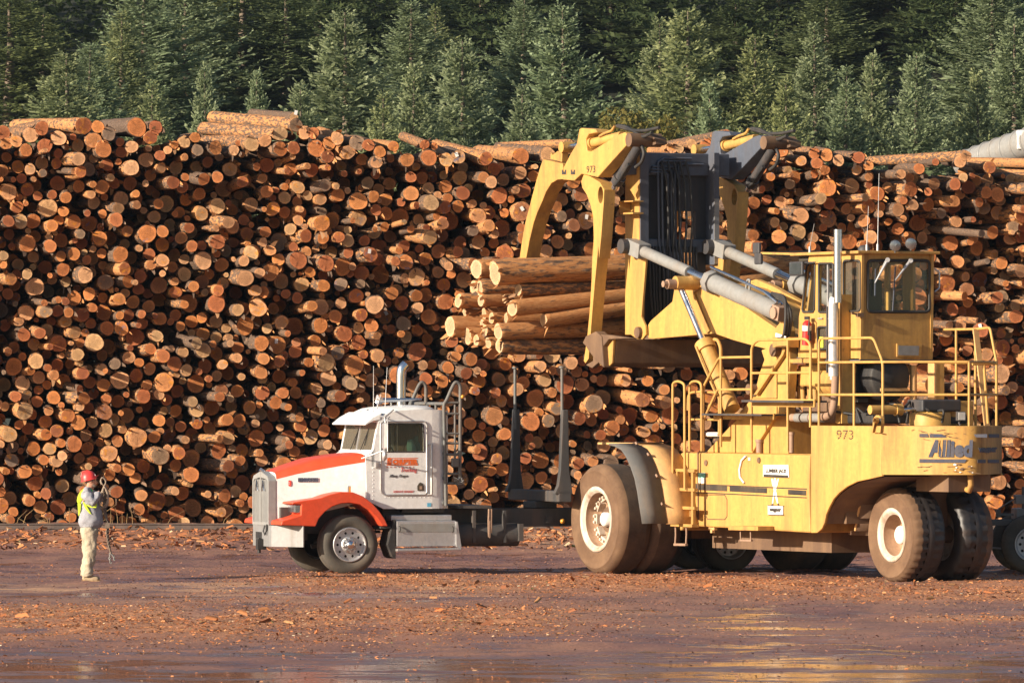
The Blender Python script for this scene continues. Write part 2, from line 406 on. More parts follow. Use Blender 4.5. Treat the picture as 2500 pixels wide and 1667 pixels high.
wet = np.maximum.reduce([1.15 * np.exp(-((GY - 70) / 14.0) ** 2), .72 * np.exp(-((GY - 86.5) / 3.0) ** 2) * sstep(-1, 2.5, GX),
                         .85 * np.exp(-((GY - 100.5) / 3.0) ** 2) * sstep(4, 0, GX), .72 * np.exp(-((GY - 115) / 6) ** 2), .70 + 0 * GX])
vattr(ground.data, 'tan', np.clip(np.exp(-((GY - 103.5) / 4.5) ** 2) * sstep(1.5, -1.5, GX) + np.exp(-((GY - 134) / 4) ** 2) * sstep(-1.5, 0, GX) * .9 + .25 * np.exp(-((GY - 92) / 5) ** 2), 0, 1))
vattr(ground.data, 'wet', wet * (1 - .9 * debris_density(GX, GY)) * (GY < 128))

# bark litter: thousands of chips, nobody could count them
def chips_material():
    m, N, L, P = newmat('bark_chips')
    a = N.new("ShaderNodeAttribute"); a.attribute_name = "tone"
    r = ramp(N, [(0, (.07, .028, .015)), (.3, (.22, .075, .030)), (.6, (.52, .175, .055)), (.88, (.58, .30, .13)), (.97, (.72, .60, .42)), (1, (.16, .22, .06))]); L.new(a.outputs["Fac"], r.inputs[0])
    co = N.new("ShaderNodeTexCoord").outputs["Object"]; n = noise(N, L, 25, 4, .6, co)
    L.new(mixc(N, L, mathn(N, L, 'MULTIPLY', n.outputs[0], .5), r.outputs[0], (.12, .045, .02)), P.inputs["Base Color"])
    P.inputs["Roughness"].default_value = .85; return m
M['chips'] = chips_material()
def make_chips(name, n, xr, yr, smin, smax, dens, lift, seed):
    g = np.random.default_rng(seed)
    x = g.uniform(*xr, n); y = g.uniform(*yr, n); keep = g.uniform(0, 1, n) < dens(x, y); x, y = x[keep], y[keep]; n = len(x)
    z = ground_z(x, y)
    ln = smin * (smax / smin) ** (g.uniform(0, 1, n) ** 2.2); wd = ln * g.uniform(.12, .38, n); th = np.minimum(.035, ln * .16) * g.uniform(.5, 1.6, n)
    an = g.uniform(0, math.pi * 2, n); pt = g.normal(0, .26, n); rl = g.normal(0, .75, n)
    ax = np.stack([np.cos(an) * np.cos(pt), np.sin(an) * np.cos(pt), np.sin(pt)], -1)
    sd = np.stack([-np.sin(an) * np.cos(rl), np.cos(an) * np.cos(rl), np.sin(rl)], -1); up = np.cross(ax, sd)
    c = np.stack([x, y, z + th * .5 + lift * g.uniform(0, 1, n) * ln], -1)
    u = g.uniform(.55, 1, (n, 6))
    def P(a, b, e): return c + ax * (a * ln / 2)[:, None] + sd * (b * wd / 2)[:, None] + up * (e * th)[:, None]
    vs = np.stack([P(-u[:, 0], -u[:, 1], 0), P(-u[:, 2], u[:, 3], 0), P(u[:, 4], u[:, 5] * .7, 0), P(u[:, 0], -u[:, 3] * .7, 0),
                   P(-u[:, 1] * .8, 0 * u[:, 0], 1 + 0 * u[:, 0]), P(u[:, 2] * .8, 0 * u[:, 0], 1 + 0 * u[:, 0])], 1).reshape(-1, 3)
    o = np.arange(n)[:, None] * 6
    f = np.concatenate([o + np.array([[0, 3, 5, 4]]), o + np.array([[1, 4, 5, 2]])])
    t = np.concatenate([o + np.array([[0, 4, 1]]), o + np.array([[3, 2, 5]])])
    me = bpy.data.meshes.new(name); fast_mesh(me, vs, np.concatenate([f, np.concatenate([t, t[:, -1:]], 1)[:0]]))
    tone = np.repeat(np.clip(g.beta(2.4, 2.2, n), 0, .93) + (g.uniform(0, 1, n) > .975) * 0, 6)
    k = np.repeat(g.uniform(0, 1, n), 6); tone = np.where(k > .99, .97, np.where(k < .006, 1.0, tone))
    vattr(me, 'tone', tone); me.materials.append(M['chips'])
    ob = bpy.data.objects.new(name, me); COL.objects.link(ob); return ob
tag(make_chips('bark_litter', 480000, (-12.5, 12.5), (62, 118), .011, .072, lambda x, y: debris_density(x, y) * 1.0, .12, 3),
    'orange brown bark chips strewn in bands over the muddy yard', 'bark litter', kind='stuff')
tag(make_chips('bark_slabs', 1000, (-12.5, 12.5), (80, 112), .10, .32, lambda x, y: debris_density(x, y) ** 1.5, .04, 5),
    'long torn slabs of bark lying on the chip covered yard', 'bark slabs', kind='stuff')
tag(make_chips('bank_litter', 26000, (-14, 14), (128, 138), .02, .28, lambda x, y: np.exp(-((y - 133.2) / 2.8) ** 2), .25, 6),
    'dark and orange bark rubbish heaped along the track bank', 'bark litter', kind='stuff')

M['clods'] = None
def clod_material():
    m, N, L, P = newmat('dirt_clods')
    a = N.new("ShaderNodeAttribute"); a.attribute_name = "tone"
    r = ramp(N, [(0, (.06, .028, .022)), (.5, (.17, .075, .055)), (.9, (.34, .16, .10)), (1, (.42, .24, .15))]); L.new(a.outputs["Fac"], r.inputs[0]); L.new(r.outputs[0], P.inputs["Base Color"]); P.inputs["Roughness"].default_value = .9; return m
M['chips_keep'] = M['chips']; M['chips'] = clod_material()
tag(make_chips('dirt_clods', 130000, (-12.5, 12.5), (60, 131), .012, .065, lambda x, y: (.25 + .75 * (vnoise(x * .8, y * .35, 14) > .45)) * (1 - .85 * np.exp(-((y - 69) / 12.0) ** 2)), .1, 15),
    'small reddish clods and cinders all over the muddy yard', 'gravel', kind='stuff')
M['chips'] = M['chips_keep']
# rail in front of the stack
mb = MB(); zr = 0.235
for (ya, yb) in ((137.0, 137.0),):
    prof = [(-.07, 0), (.07, 0), (.07, .012), (.012, .035), (.012, .11), (.036, .125), (.036, .15), (-.036, .15), (-.036, .125), (-.012, .11), (-.012, .035), (-.07, .012)]
    mb.poly([(-40, ya + a, zr + b) for a, b in prof], (80, 0, 0))
tag(mb.build('rail', paint('rail_steel', (.10, .075, .065), .4, (.22, .13, .09), .5)), 'dark steel rail lying along the foot of the log stack', 'rail')
mb = MB(); g = np.random.default_rng(4)
for k in range(60):
    x = float(g.choice([-9.0, -8.2, -5.5, -4.2, 7.5, -10.5, -2.8])) + g.normal(0, .5); y = 138.3 + g.uniform(0, 1.2); h = g.uniform(.2, .55)
    dx, dy = g.normal(0, .15), g.normal(0, .1)
    mb.tube([(x, y, .2), (x + dx * .4, y + dy * .4, .2 + h * .6), (x + dx * 1.3, y + dy, .2 + h)], [.008, .006, .003], n=4)
tag(mb.build('dry_weeds', paint('dry_straw', (.35, .22, .10), .9, (.2, .12, .06), .5)), 'thin dry weed stalks between the rail and the logs', 'weeds', kind='stuff')

# ------------------------------------------------------------------ logs
def log_materials():
    out = []
    for kind in ('bark', 'cut'):
        m, N, L, P = newmat('log_' + kind)
        lc = N.new("ShaderNodeAttribute"); lc.attribute_name = "lc"; V = lc.outputs["Vector"]
        rn = N.new("ShaderNodeAttribute"); rn.attribute_name = "rnd"
        s = N.new("ShaderNodeSeparateXYZ"); L.new(rn.outputs["Vector"], s.inputs[0]); rx, ry, rz = s.outputs
        off = N.new("ShaderNodeVectorMath"); off.operation = 'MULTIPLY_ADD'; L.new(rn.outputs["Vector"], off.inputs[0]); off.inputs[1].default_value = (37, 53, 71); L.new(V, off.inputs[2])
        V2 = off.outputs[0]
        if kind == 'bark':
            a = noise(N, L, 2.6, 6, .65, V2, (1, 1, .55)); b = noise(N, L, 7.0, 5, .7, V2, (1, 1, .35))
            r1 = ramp(N, [(.25, (.045, .030, .024)), (.5, (.13, .085, .06)), (.75, (.26, .19, .15))]); L.new(b.outputs[0], r1.inputs[0])
            r2 = ramp(N, [(.3, (.36, .14, .045)), (.7, (.60, .315, .135))]); L.new(b.outputs[0], r2.inputs[0])
            st = ramp(N, [(.0, 0), (.09, 1)]); L.new(mathn(N, L, 'SUBTRACT', mathn(N, L, 'ADD', a.outputs[0], mathn(N, L, 'MULTIPLY', ry, .26)), .62), st.inputs[0])
            L.new(mixc(N, L, st.outputs[0], r1.outputs[0], r2.outputs[0]), P.inputs["Base Color"])
            bp = N.new("ShaderNodeBump"); bp.inputs["Strength"].default_value = .7; bp.inputs["Distance"].default_value = .03
            L.new(b.outputs[0], bp.inputs["Height"]); L.new(bp.outputs[0], P.inputs["Normal"]); P.inputs["Roughness"].default_value = .85
        else:
            wob = noise(N, L, 1.7, 3, .5, V2)
            fl = N.new("ShaderNodeVectorMath"); fl.operation = 'MULTIPLY'; L.new(V, fl.inputs[0]); fl.inputs[1].default_value = (1, 1, 0)
            ln = N.new("ShaderNodeVectorMath"); ln.operation = 'LENGTH'; L.new(fl.outputs[0], ln.inputs[0])
            d = mathn(N, L, 'ADD', ln.outputs["Value"], mathn(N, L, 'MULTIPLY', wob.outputs[0], .22))
            tone = ramp(N, [(0, (.42, .295, .175)), (.05, (.54, .30, .16)), (.22, (.50, .19, .06)), (.45, (.40, .135, .055)), (.62, (.27, .085, .038)), (.80, (.52, .31, .15)), (1, (.18, .125, .095))]); L.new(rx, tone.inputs[0])
            dark = N.new("ShaderNodeMix"); dark.data_type = 'RGBA'; dark.blend_type = 'MULTIPLY'; dark.inputs[0].default_value = 1; L.new(tone.outputs[0], dark.inputs[6])
            rad = ramp(N, [(.0, .82), (.55, .95), (.80, 1.0), (.93, 1.35), (1.05, 1.15)]); L.new(d, rad.inputs[0])
            ring = mathn(N, L, 'SINE', mathn(N, L, 'MULTIPLY', d, 38)); rr = mathn(N, L, 'ADD', mathn(N, L, 'MULTIPLY', ring, .12), 1.0)
            saw = noise(N, L, 2.2, 4, .65, V2, (1.5, 7, 1)); sr = ramp(N, [(.3, .68), (.7, 1.2)]); L.new(saw.outputs[0], sr.inputs[0])
            L.new(mathn(N, L, 'MULTIPLY', mathn(N, L, 'MULTIPLY', rad.outputs[0], rr), sr.outputs[0]), dark.inputs[7])
            st = noise(N, L, 1.2, 4, .6, V2, None); sm = ramp(N, [(.56, 0), (.66, 1)]); L.new(st.outputs[0], sm.inputs[0])
            has = ramp(N, [(.70, 0), (.73, 1)], 'LINEAR'); L.new(mathn(N, L, 'MULTIPLY', ry, mathn(N, L, 'LESS_THAN', ry, 1.0)), has.inputs[0])
            c = mixc(N, L, mathn(N, L, 'MULTIPLY', mathn(N, L, 'MULTIPLY', sm.outputs[0], has.outputs[0]), .7), dark.outputs[2], (.62, .24, .02))
            hb = ramp(N, [(.035, 1), (.045, 0)]); L.new(rz, hb.inputs[0])
            c = mixc(N, L, mathn(N, L, 'MULTIPLY', mathn(N, L, 'MULTIPLY', sm.outputs[0], hb.outputs[0]), .8), c, (.10, .14, .25))
            cr = noise(N, L, 1.1, 2, .5, V2, (9, .8, 1)); cm = ramp(N, [(.30, 1), (.34, 0)]); L.new(cr.outputs[0], cm.inputs[0])
            c = mixc(N, L, mathn(N, L, 'MULTIPLY', cm.outputs[0], .55), c, (.07, .03, .02))
            L.new(c, P.inputs["Base Color"]); P.inputs["Roughness"].default_value = .8
            bp = N.new("ShaderNodeBump"); bp.inputs["Strength"].default_value = .35; bp.inputs["Distance"].default_value = .015
            L.new(saw.outputs[0], bp.inputs["Height"]); L.new(bp.outputs[0], P.inputs["Normal"])
        P.inputs["Specular IOR Level"].default_value = .2
        out.append(m)
    return out
M['bark'], M['cut'] = log_materials()

class LogSet:                                             # numpy log geometry, one or many logs in a mesh
    def __init__(s): s.co, s.q, s.t, s.lc, s.rn, s.qm, s.n = [], [], [], [], [], [], 0
    def add(s, end, d, r, length, rnd, n=18, taper=.93, rough=.035, splint=0, g=rng, backcap=False, bow=0.0):
        end = np.array(end, float); d = np.array(d, float); d /= np.linalg.norm(d)          # d points out of the cut face
        x = np.cross(d, (0, 0, 1.0)); x /= np.linalg.norm(x); y = np.cross(x, d)
        zs = [0.0, -.018, -.10] + [-(length * f) for f in ((.25, .55, 1.0) if length < 6 else (.12, .25, .4, .6, .8, 1.0))]
        th = np.arange(n) * 2 * math.pi / n
        ph = g.uniform(0, 6.28, 4); shp = 1 + .05 * np.cos(2 * th + ph[0]) + .03 * np.cos(3 * th + ph[1]) + .015 * np.cos(5 * th + ph[2])
        tilt = g.normal(0, .06, 2); V, Lc = [], []
        for k, z in enumerate(zs):
            rr = r * shp * (1 - (1 - taper) * (-z / length)) * (1 + g.normal(0, rough * (.3 if k == 0 else 1), n))
            if k == 0: rr = rr * .955
            px, py = rr * np.cos(th), rr * np.sin(th)
            zz = z + (tilt[0] * px + tilt[1] * py if k < 2 else 0) + (g.normal(0, .004 if k == 0 else .012, n) if k < 2 else 0)
            b = bow * math.sin(math.pi * (-z / length))
            V.append(end + x[None] * px[:, None] + y[None] * (py + b)[:, None] + d[None] * np.broadcast_to(zz, n)[:, None])
            Lc.append(np.stack([px / r, py / r, np.full(n, z / max(r, .1) * .5)], -1))
        o = s.n; m = len(zs)
        for k in range(m - 1):
            for j in range(n): s.q.append((o + k * n + j, o + (k + 1) * n + j, o + (k + 1) * n + (j + 1) % n, o + k * n + (j + 1) % n)); s.qm.append(0)
        inner = o + m * n                                 # cut face: inner ring and centre
        rin = V[0] * .5 + end * .5 + d[None] * g.normal(0, .001, n)[:, None]
        V += [V[0].copy(), rin, end[None] + d[None] * .002]
        Lc += [Lc[0].copy(), Lc[0] * .5, np.zeros((1, 3))]
        rim, inner = inner, inner + n
        for j in range(n):
            a, b = rim + j, rim + (j + 1) % n
            s.q.append((a, b, inner + (j + 1) % n, inner + j)); s.qm.append(1)
            s.t.append((inner + j, inner + (j + 1) % n, inner + n))
        cnt = m * n + 2 * n + 1
        if backcap:
            V.append((end - d * length)[None]); Lc.append(np.zeros((1, 3)))
            for j in range(n): s.t.append((o + (m - 1) * n + (j + 1) % n, o + (m - 1) * n + j, o + cnt))
            cnt += 1
        for k in range(splint):                           # torn fibres at the rim
            a = g.uniform(0, 6.28); w_ = g.uniform(.015, .06); l_ = g.uniform(.05, .20)
            ca, sa = math.cos(a), math.sin(a); radial = x * ca + y * sa; tang = -x * sa + y * ca
            p = end + radial * r * .97
            dirv = radial * g.uniform(.2, 1) + d * g.uniform(.2, 1.0) + np.array((0, 0, -1)) * g.uniform(0, .8); dirv /= np.linalg.norm(dirv)
            V.append(np.stack([p - tang * w_ - d * .05, p + tang * w_ - d * .05, p + tang * w_ * .5 + dirv * l_, p - tang * w_ * .3 + dirv * l_ * .8]))
            Lc.append(np.array([[ca, sa, 0.]] * 4)); q0 = o + cnt
            s.q.append((q0, q0 + 1, q0 + 2, q0 + 3)); s.qm.append(0); cnt += 4
        V = np.concatenate(V); Lc = np.concatenate(Lc)
        s.co.append(V); s.lc.append(Lc); s.rn.append(np.tile(np.array(rnd, float), (len(V), 1))); s.n += len(V)
    def mesh(s, name):
        me = bpy.data.meshes.new(name)
        co = np.concatenate(s.co); me.vertices.add(len(co)); me.vertices.foreach_set("co", co.astype(np.float32).ravel())
        q = np.array(s.q, np.int32); t = np.array(s.t, np.int32)
        me.loops.add(q.size + t.size); me.loops.foreach_set("vertex_index", np.concatenate([q.ravel(), t.ravel()]))
        me.polygons.add(len(q) + len(t))
        me.polygons.foreach_set("loop_start", np.concatenate([np.arange(0, q.size, 4), q.size + np.arange(0, t.size, 3)]).astype(np.int32))
        me.update(calc_edges=True)
        mi = np.concatenate([np.array(s.qm), np.ones(len(t), int)]).astype(np.int32)
        me.polygons.foreach_set("material_index", mi); me.polygons.foreach_set("use_smooth", np.ones(len(mi), bool))
        for nm, a in (("lc", s.lc), ("rnd", s.rn)):
            at = me.attributes.new(nm, 'FLOAT_VECTOR', 'POINT'); at.data.foreach_set('vector', np.concatenate(a).astype(np.float32).ravel())
        me.materials.append(M['bark']); me.materials.append(M['cut'])
        return me

PILE_Y = 144.0; PPM = FPX / PILE_Y
CREST = [(-150, 330), (0, 335), (60, 325), (150, 325), (250, 335), (380, 345), (430, 375), (470, 385), (540, 350), (620, 335), (700, 320), (760, 345), (850, 345), (950, 365),
         (1050, 385), (1200, 400), (1330, 405), (1500, 400), (1700, 385), (1900, 372), (2020, 385), (2120, 410), (2250, 425), (2400, 425), (2700, 420)]
def crest(px): return np.interp(px, [c[0] for c in CREST], [c[1] for c in CREST])
def world_xz(px, py, Y=PILE_Y): p = at_depth(px, py, Y); return p.x, p.z
def pxpy(x, z, Y):                                        # inverse of at_depth
    d = Vector((x, Y, z - CAM_H)); cp, sp_ = math.cos(PITCH), math.sin(PITCH)
    fw = d.y * cp + d.z * sp_; up = -d.y * sp_ + d.z * cp
    return CX + FPX * d.x / fw, CY - FPX * up / fw

def tone_rnd(g, px):                                      # colour roll of a log: x tone, y stripping and stain, z blue chalk
    u = g.uniform()
    x = g.uniform(.05, .12) if u < .20 else g.uniform(.15, .34) if u < .52 else g.uniform(.35, .52) if u < .77 else g.uniform(.54, .68) if u < .84 else g.uniform(.74, .86) if u < .95 else g.uniform(.92, 1)
    return (x, g.uniform(), g.uniform())
def tone_word(r):
    x = r[0]
    w = 'pale tan' if x < .14 else 'bright orange' if x < .345 else 'rust orange' if x < .53 else 'dark red' if x < .70 else 'yellowish tan' if x < .89 else 'weathered grey'
    return w

logs = []                                                 # (px, py, radius m, dir, length, end depth, rnd, crest?)
def add_crest(px, py, rp, tx=None, ty=None, Y=143.6, length=7.0):
    """log end at (px,py) radius rp px; tx,ty a point further along the log at its far end"""
    e = at_depth(px, py, Y); r = rp * Y / FPX
    if tx is None:
        d = Vector((math.sin(R(random.gauss(9, 5))), -1, random.gauss(0.0, .03)))
    else:
        lat = (px - tx) * Y / FPX; dep = math.sqrt(max(.5, length ** 2 - lat ** 2)); far = at_depth(tx, ty, Y + dep)
        d = e - far; length = d.length
    logs.append(dict(px=px, py=py, r=r, d=d.normalized(), len=length, e=e, rnd=tone_rnd(rng, px), top=True))
c2 = lambda X, Y: (X * .5315, Y * .5315); c3 = lambda X, Y: (1250 + X * .5315, Y * .5315)
for a, b, rr, tx, ty in [(385, 578, 40, 80, 580), (628, 585, 45, 480, 590), (715, 585, 32, 660, 590), (450, 583, 30, None, 0), (500, 615, 32, None, 0), (430, 645, 37, 340, 650),
        (140, 620, 36, 60, 615), (192, 590, 33, 75, 600), (270, 635, 35, 200, 620), (75, 650, 28, None, 0), (120, 690, 30, None, 0), (205, 672, 36, None, 0), (475, 685, 40, None, 0), (605, 675, 30, 560, 675), (692, 632, 32, 640, 640), (15, 610, 34, None, 0), (30, 660, 28, None, 0),
        (1360, 575, 33, 980, 541), (1350, 537, 21, 1155, 520), (1288, 615, 34, 935, 590), (1218, 647, 29, 945, 645), (1155, 662, 35, 1010, 655), (990, 679, 33, None, 0), (896, 632, 25, None, 0), (1075, 690, 25, None, 0), (908, 690, 27, None, 0),
        (848, 652, 28, None, 0), (802, 667, 19, None, 0), (770, 690, 20, None, 0), (735, 715, 25, None, 0), (1402, 610, 32, None, 0), (1440, 612, 27, None, 0), (1550, 637, 30, 1470, 610), (1512, 660, 31, 1460, 640), (1642, 657, 36, 1590, 650),
        (1692, 667, 29, 1650, 650), (1452, 682, 40, 1400, 675), (1288, 685, 34, None, 0), (1350, 680, 30, None, 0), (1745, 697, 28, None, 0), (1808, 672, 25, 1720, 660), (1950, 665, 23, 1850, 625), (1995, 672, 17, 1880, 640), (1970, 725, 38, None, 0),
        (2232, 730, 32, 2000, 670), (2050, 735, 32, 1990, 700), (2105, 722, 33, 2030, 690), (1870, 735, 33, None, 0), (1730, 745, 30, None, 0), (1600, 700, 33, None, 0), (1505, 720, 30, None, 0)]:
    p = c2(a, b); t = c2(tx, ty) if tx else (None, None)
    add_crest(p[0], p[1], rr * .5315, *t)
for a, b, rr, tx, ty in [(42, 717, 38, -150, 700), (165, 712, 37, -60, 690), (735, 684, 24, 640, 690), (770, 684, 20, 700, 690), (825, 662, 24, 700, 680), (890, 668, 29, 800, 690), (985, 612, 18, 640, 680), (1270, 686, 26, 1190, 690),
        (1390, 706, 26, 1300, 690), (1446, 713, 29, 1400, 700), (1500, 737, 27, 1440, 715), (1592, 724, 29, 1500, 715), (1637, 762, 24, 1590, 740), (2085, 716, 26, 1640, 742), (2058, 742, 29, 1990, 735), (2480, 752, 26, 2110, 745), (1438, 782, 24, 1120, 700),
        (1236, 692, 32, 1190, 680), (1330, 740, 24, 1280, 730), (1400, 750, 27, 1350, 740), (1870, 775, 26, 1750, 770), (1945, 745, 17, 1800, 760), (2195, 770, 28, 2100, 765), (260, 660, 22, -60, 672), (300, 690, 20, 60, 690)]:
    p = c3(a, b); t = c3(tx, ty)
    add_crest(p[0], p[1], rr * .5315, t[0], t[1], length=8.0)

# random packing of the stack's face below the crest
def pack(n_try, radii, placed, seed, xr, yb, gap):
    g = np.random.default_rng(seed); out = []
    P = np.array([(q['e'].x, q['e'].z, q['r']) for q in placed]) if placed else np.zeros((0, 3))
    buf = np.zeros((len(P) + 14000, 3)); buf[:len(P)] = P; n = len(P)
    for r in radii:
        for _ in range(n_try if r > .12 else n_try * 2):
            x = g.uniform(*xr); z = g.uniform(yb, 10.2)
            px, py = pxpy(x, z, PILE_Y)
            if py - r * PPM < crest(px) - 4: continue
            dd = np.hypot(buf[:n, 0] - x, buf[:n, 1] - z) - buf[:n, 2]
            if dd.min(initial=9) >= r * gap:
                buf[n] = (x, z, r); n += 1; out.append((x, z, r)); break
    return out
g = np.random.default_rng(21)
rad = np.clip(g.lognormal(math.log(.104), .31, 6400), .045, .205); rad = np.sort(rad)[::-1]
face = pack(70, rad, logs, 5, (-14.6, 14.8), .12, .975)
print('face', len(face), 'median r', np.median([f[2] for f in face]))
for x, z, r in face:
    px, py = pxpy(x, z, PILE_Y)
    s_ = float(sstep(1750, 2050, np.array(px)))
    yaw = R(g.normal(10.5 + 4 * s_, 5.5 + 3 * s_)); tl = g.normal(-.02, .035)
    dep = float(np.clip(g.normal(.22, .50), -.80, 1.5)) - (.5 if g.uniform() < .10 else 0)
    bulge = (vnoise(np.array(x * .35), np.array(z * .35), 31) - .5) * 1.1
    Y = PILE_Y + dep + float(bulge)
    dv = Vector((math.sin(yaw), -math.cos(yaw), tl)).normalized()
    t = (PILE_Y - Y) / dv.y; e = Vector((x, PILE_Y, z)) - dv * t
    e = Vector((x - dv.x * t, Y, z - dv.z * t)) if False else Vector((x, PILE_Y, z)) + dv * ((Y - PILE_Y) / dv.y)
    qx, qy = pxpy(e.x, e.z, e.y)
    logs.append(dict(px=qx, py=qy, r=r, d=dv, len=float(g.uniform(3.6, 5.5)), e=e, rnd=tone_rnd(g, px), top=False))
print('logs', len(logs))
inview = [q for q in logs if -8 < q['px'] < 2508]
def hidden(q):                                            # behind the truck or the loader
    px, py = q['px'], q['py']
    return ((640 < px < 1100 and py > 1090 and px > 640) or (900 < px < 1090 and py > 1000) or (1560 < px < 1760 and 380 < py < 820) or (1985 < px < 2290 and 620 < py < 880) or
            (1660 < px < 2440 and py > 1040) or (1400 < px < 1660 and py > 1090) or (1110 < px < 1560 and 625 < py < 870) or (1650 < px < 1990 and 740 < py < 1040))
cand = sorted([q for q in inview if not hidden(q) and q['py'] < 1262], key=lambda q: -(q['r'] + (.12 if q['top'] else 0)))
named = cand[:298]
ids = set(id(q) for q in named)
SIZE = lambda r: 'thick' if r > .183 else 'medium' if r > .166 else 'slim'
def place(px, py):
    if py < 425 and px < 405: return 'on the crest of the left hump'
    if py < 425 and px < 780: return 'on the crest of the centre hump'
    if py < 440 and px < 1290: return 'along the dipping crest left of the grapple'
    if py < 420 and px < 1900: return 'on the crest behind the grapple'
    if py < 470 and px >= 1850: return 'on the crest above the loader cab'
    if px < 320 and py > 1050: return 'low in the stack around the worker'
    if px < 640 and py > 1050: return 'low in the stack between worker and truck'
    if px < 320 and py > 800: return 'at mid height above the worker'
    if px < 640 and py > 800: return 'at mid height ahead of the truck'
    if px < 960 and py > 860: return 'just above the truck hood'
    if px < 1100 and py > 800: return 'beside the truck exhaust stack'
    if px < 1640 and py > 870: return 'behind the empty truck stakes'
    if px < 260: return 'high at the far left of the stack'
    if px < 520: return 'high under the gap between the humps'
    if px < 800: return 'high in the stack under the centre hump'
    if px < 1080: return 'high up left of the held logs'
    if px < 1290: return 'in the stack above the held logs'
    if px < 1760: return 'seen through the open grapple claws'
    if px < 2000: return 'between the grapple frame and the loader cab'
    if px > 2280 and py > 880: return 'behind the handrail at the loader rear'
    if px > 2280: return 'right of the loader cab'
    return 'above the loader cab roof'
ORD = ['', 'second', 'third', 'fourth', 'fifth', 'sixth', 'seventh', 'eighth', 'ninth', 'tenth', 'eleventh', 'twelfth', 'thirteenth', 'fourteenth', 'fifteenth']
groups = {}
for q in named: groups.setdefault((SIZE(q['r']), tone_word(q['rnd']), place(q['px'], q['py'])), []).append(q)
g2 = np.random.default_rng(77); ntag = 0
for (sz, tw, pl), qs in groups.items():
    qs.sort(key=lambda q: q['px'])
    for i, q in enumerate(qs):
        lab = f"{sz} {tw} log end {pl}"
        if len(qs) > 1: lab += ', leftmost such log' if i == 0 else ', rightmost such log' if i == len(qs) - 1 else f", {ORD[i]} from left"
        S = LogSet(); S.add((0, 0, 0), q['d'], q['r'], q['len'], q['rnd'], n=26, splint=int(g2.integers(0, 7)), g=g2, rough=.03)
        o = bpy.data.objects.new('sawn_log', S.mesh('sawn_log')); COL.objects.link(o); o.location = q['e']
        tag(o, lab, 'log', 'sawn logs in the big stack')
        if g2.uniform() < .035:                            # stapled paper ticket
            d = q['d']; x = d.cross(Vector((0, 0, 1))).normalized(); y = x.cross(d); a = g2.uniform(-.6, .6)
            u1, u2 = x * math.cos(a) + y * math.sin(a), y * math.cos(a) - x * math.sin(a); c = d * .022 + x * g2.uniform(-.06, .06) + y * g2.uniform(-.02, .1)
            MB().poly([c + u1 * p + u2 * s_ for p, s_ in ((-.035, -.05), (.035, -.05), (.035, .05), (-.035, .05))], d * .003).build('paper_ticket', M['signwhite'], o); ntag += 1
S = LogSet()
for q in logs:
    if id(q) not in ids: S.add(q['e'], q['d'], q['r'], q['len'], q['rnd'], n=14, splint=int(g2.integers(0, 4)) if q['r'] > .1 else 0, g=g2)
# logs further back in the stack, seen only through the gaps
gb = np.random.default_rng(9)
for x, z, r in pack(25, np.sort(np.clip(gb.lognormal(math.log(.2), .25, 1600), .12, .32))[::-1], [], 8, (-14.8, 15.0), .1, .93):
    yaw = R(gb.normal(8, 5)); S.add((x, PILE_Y + 1.7 + gb.normal(0, .25), z - .12), (math.sin(yaw), -math.cos(yaw), 0), r, 5.0, tone_rnd(gb, 0), n=10, g=gb)
for x, z, r in pack(25, np.full(850, .30), [], 18, (-14.8, 15.0), .1, .78):
    S.add((x, PILE_Y + 3.4, z - .2), (0, -1, 0), r, 4.5, tone_rnd(gb, 0), n=8, g=gb)
o = bpy.data.objects.new('stacked_logs', S.mesh('stacked_logs')); COL.objects.link(o)
tag(o, 'countless smaller sawn log ends filling the gaps of the tall stack', 'log stack', kind='stuff')
# ------------------------------------------------------------------ conifers
def leaf_material(name, c0, c1, c2):
    m, N, L, P = newmat(name)
    a = N.new("ShaderNodeAttribute"); a.attribute_name = "tone"
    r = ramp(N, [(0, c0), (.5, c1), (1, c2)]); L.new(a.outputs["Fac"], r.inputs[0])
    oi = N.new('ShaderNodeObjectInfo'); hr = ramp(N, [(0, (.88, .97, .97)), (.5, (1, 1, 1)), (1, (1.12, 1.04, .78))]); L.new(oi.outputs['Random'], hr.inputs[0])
    mu = N.new('ShaderNodeMix'); mu.data_type = 'RGBA'; mu.blend_type = 'MULTIPLY'; mu.inputs[0].default_value = 1; L.new(r.outputs[0], mu.inputs[6]); L.new(hr.outputs[0], mu.inputs[7])
    L.new(mu.outputs[2], P.inputs["Base Color"]); P.inputs["Roughness"].default_value = .75; P.inputs["Specular IOR Level"].default_value = .25
    t = N.new("ShaderNodeBsdfTranslucent"); L.new(r.outputs[0], t.inputs["Color"])
    x = N.new("ShaderNodeMixShader"); x.inputs[0].default_value = .42
    L.new(P.outputs[0], x.inputs[1]); L.new(t.outputs[0], x.inputs[2]); L.new(x.outputs[0], N["Material Output"].inputs[0])
    return m
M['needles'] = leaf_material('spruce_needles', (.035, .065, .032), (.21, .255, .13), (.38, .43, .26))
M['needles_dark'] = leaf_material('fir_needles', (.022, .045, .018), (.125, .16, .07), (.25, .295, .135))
M['broadleaf'] = leaf_material('autumn_leaves', (.06, .07, .018), (.13, .14, .04), (.24, .20, .06))
M['trunk'] = paint('tree_bark', (.16, .12, .09), .9, (.3, .26, .2), .5, scale=4)

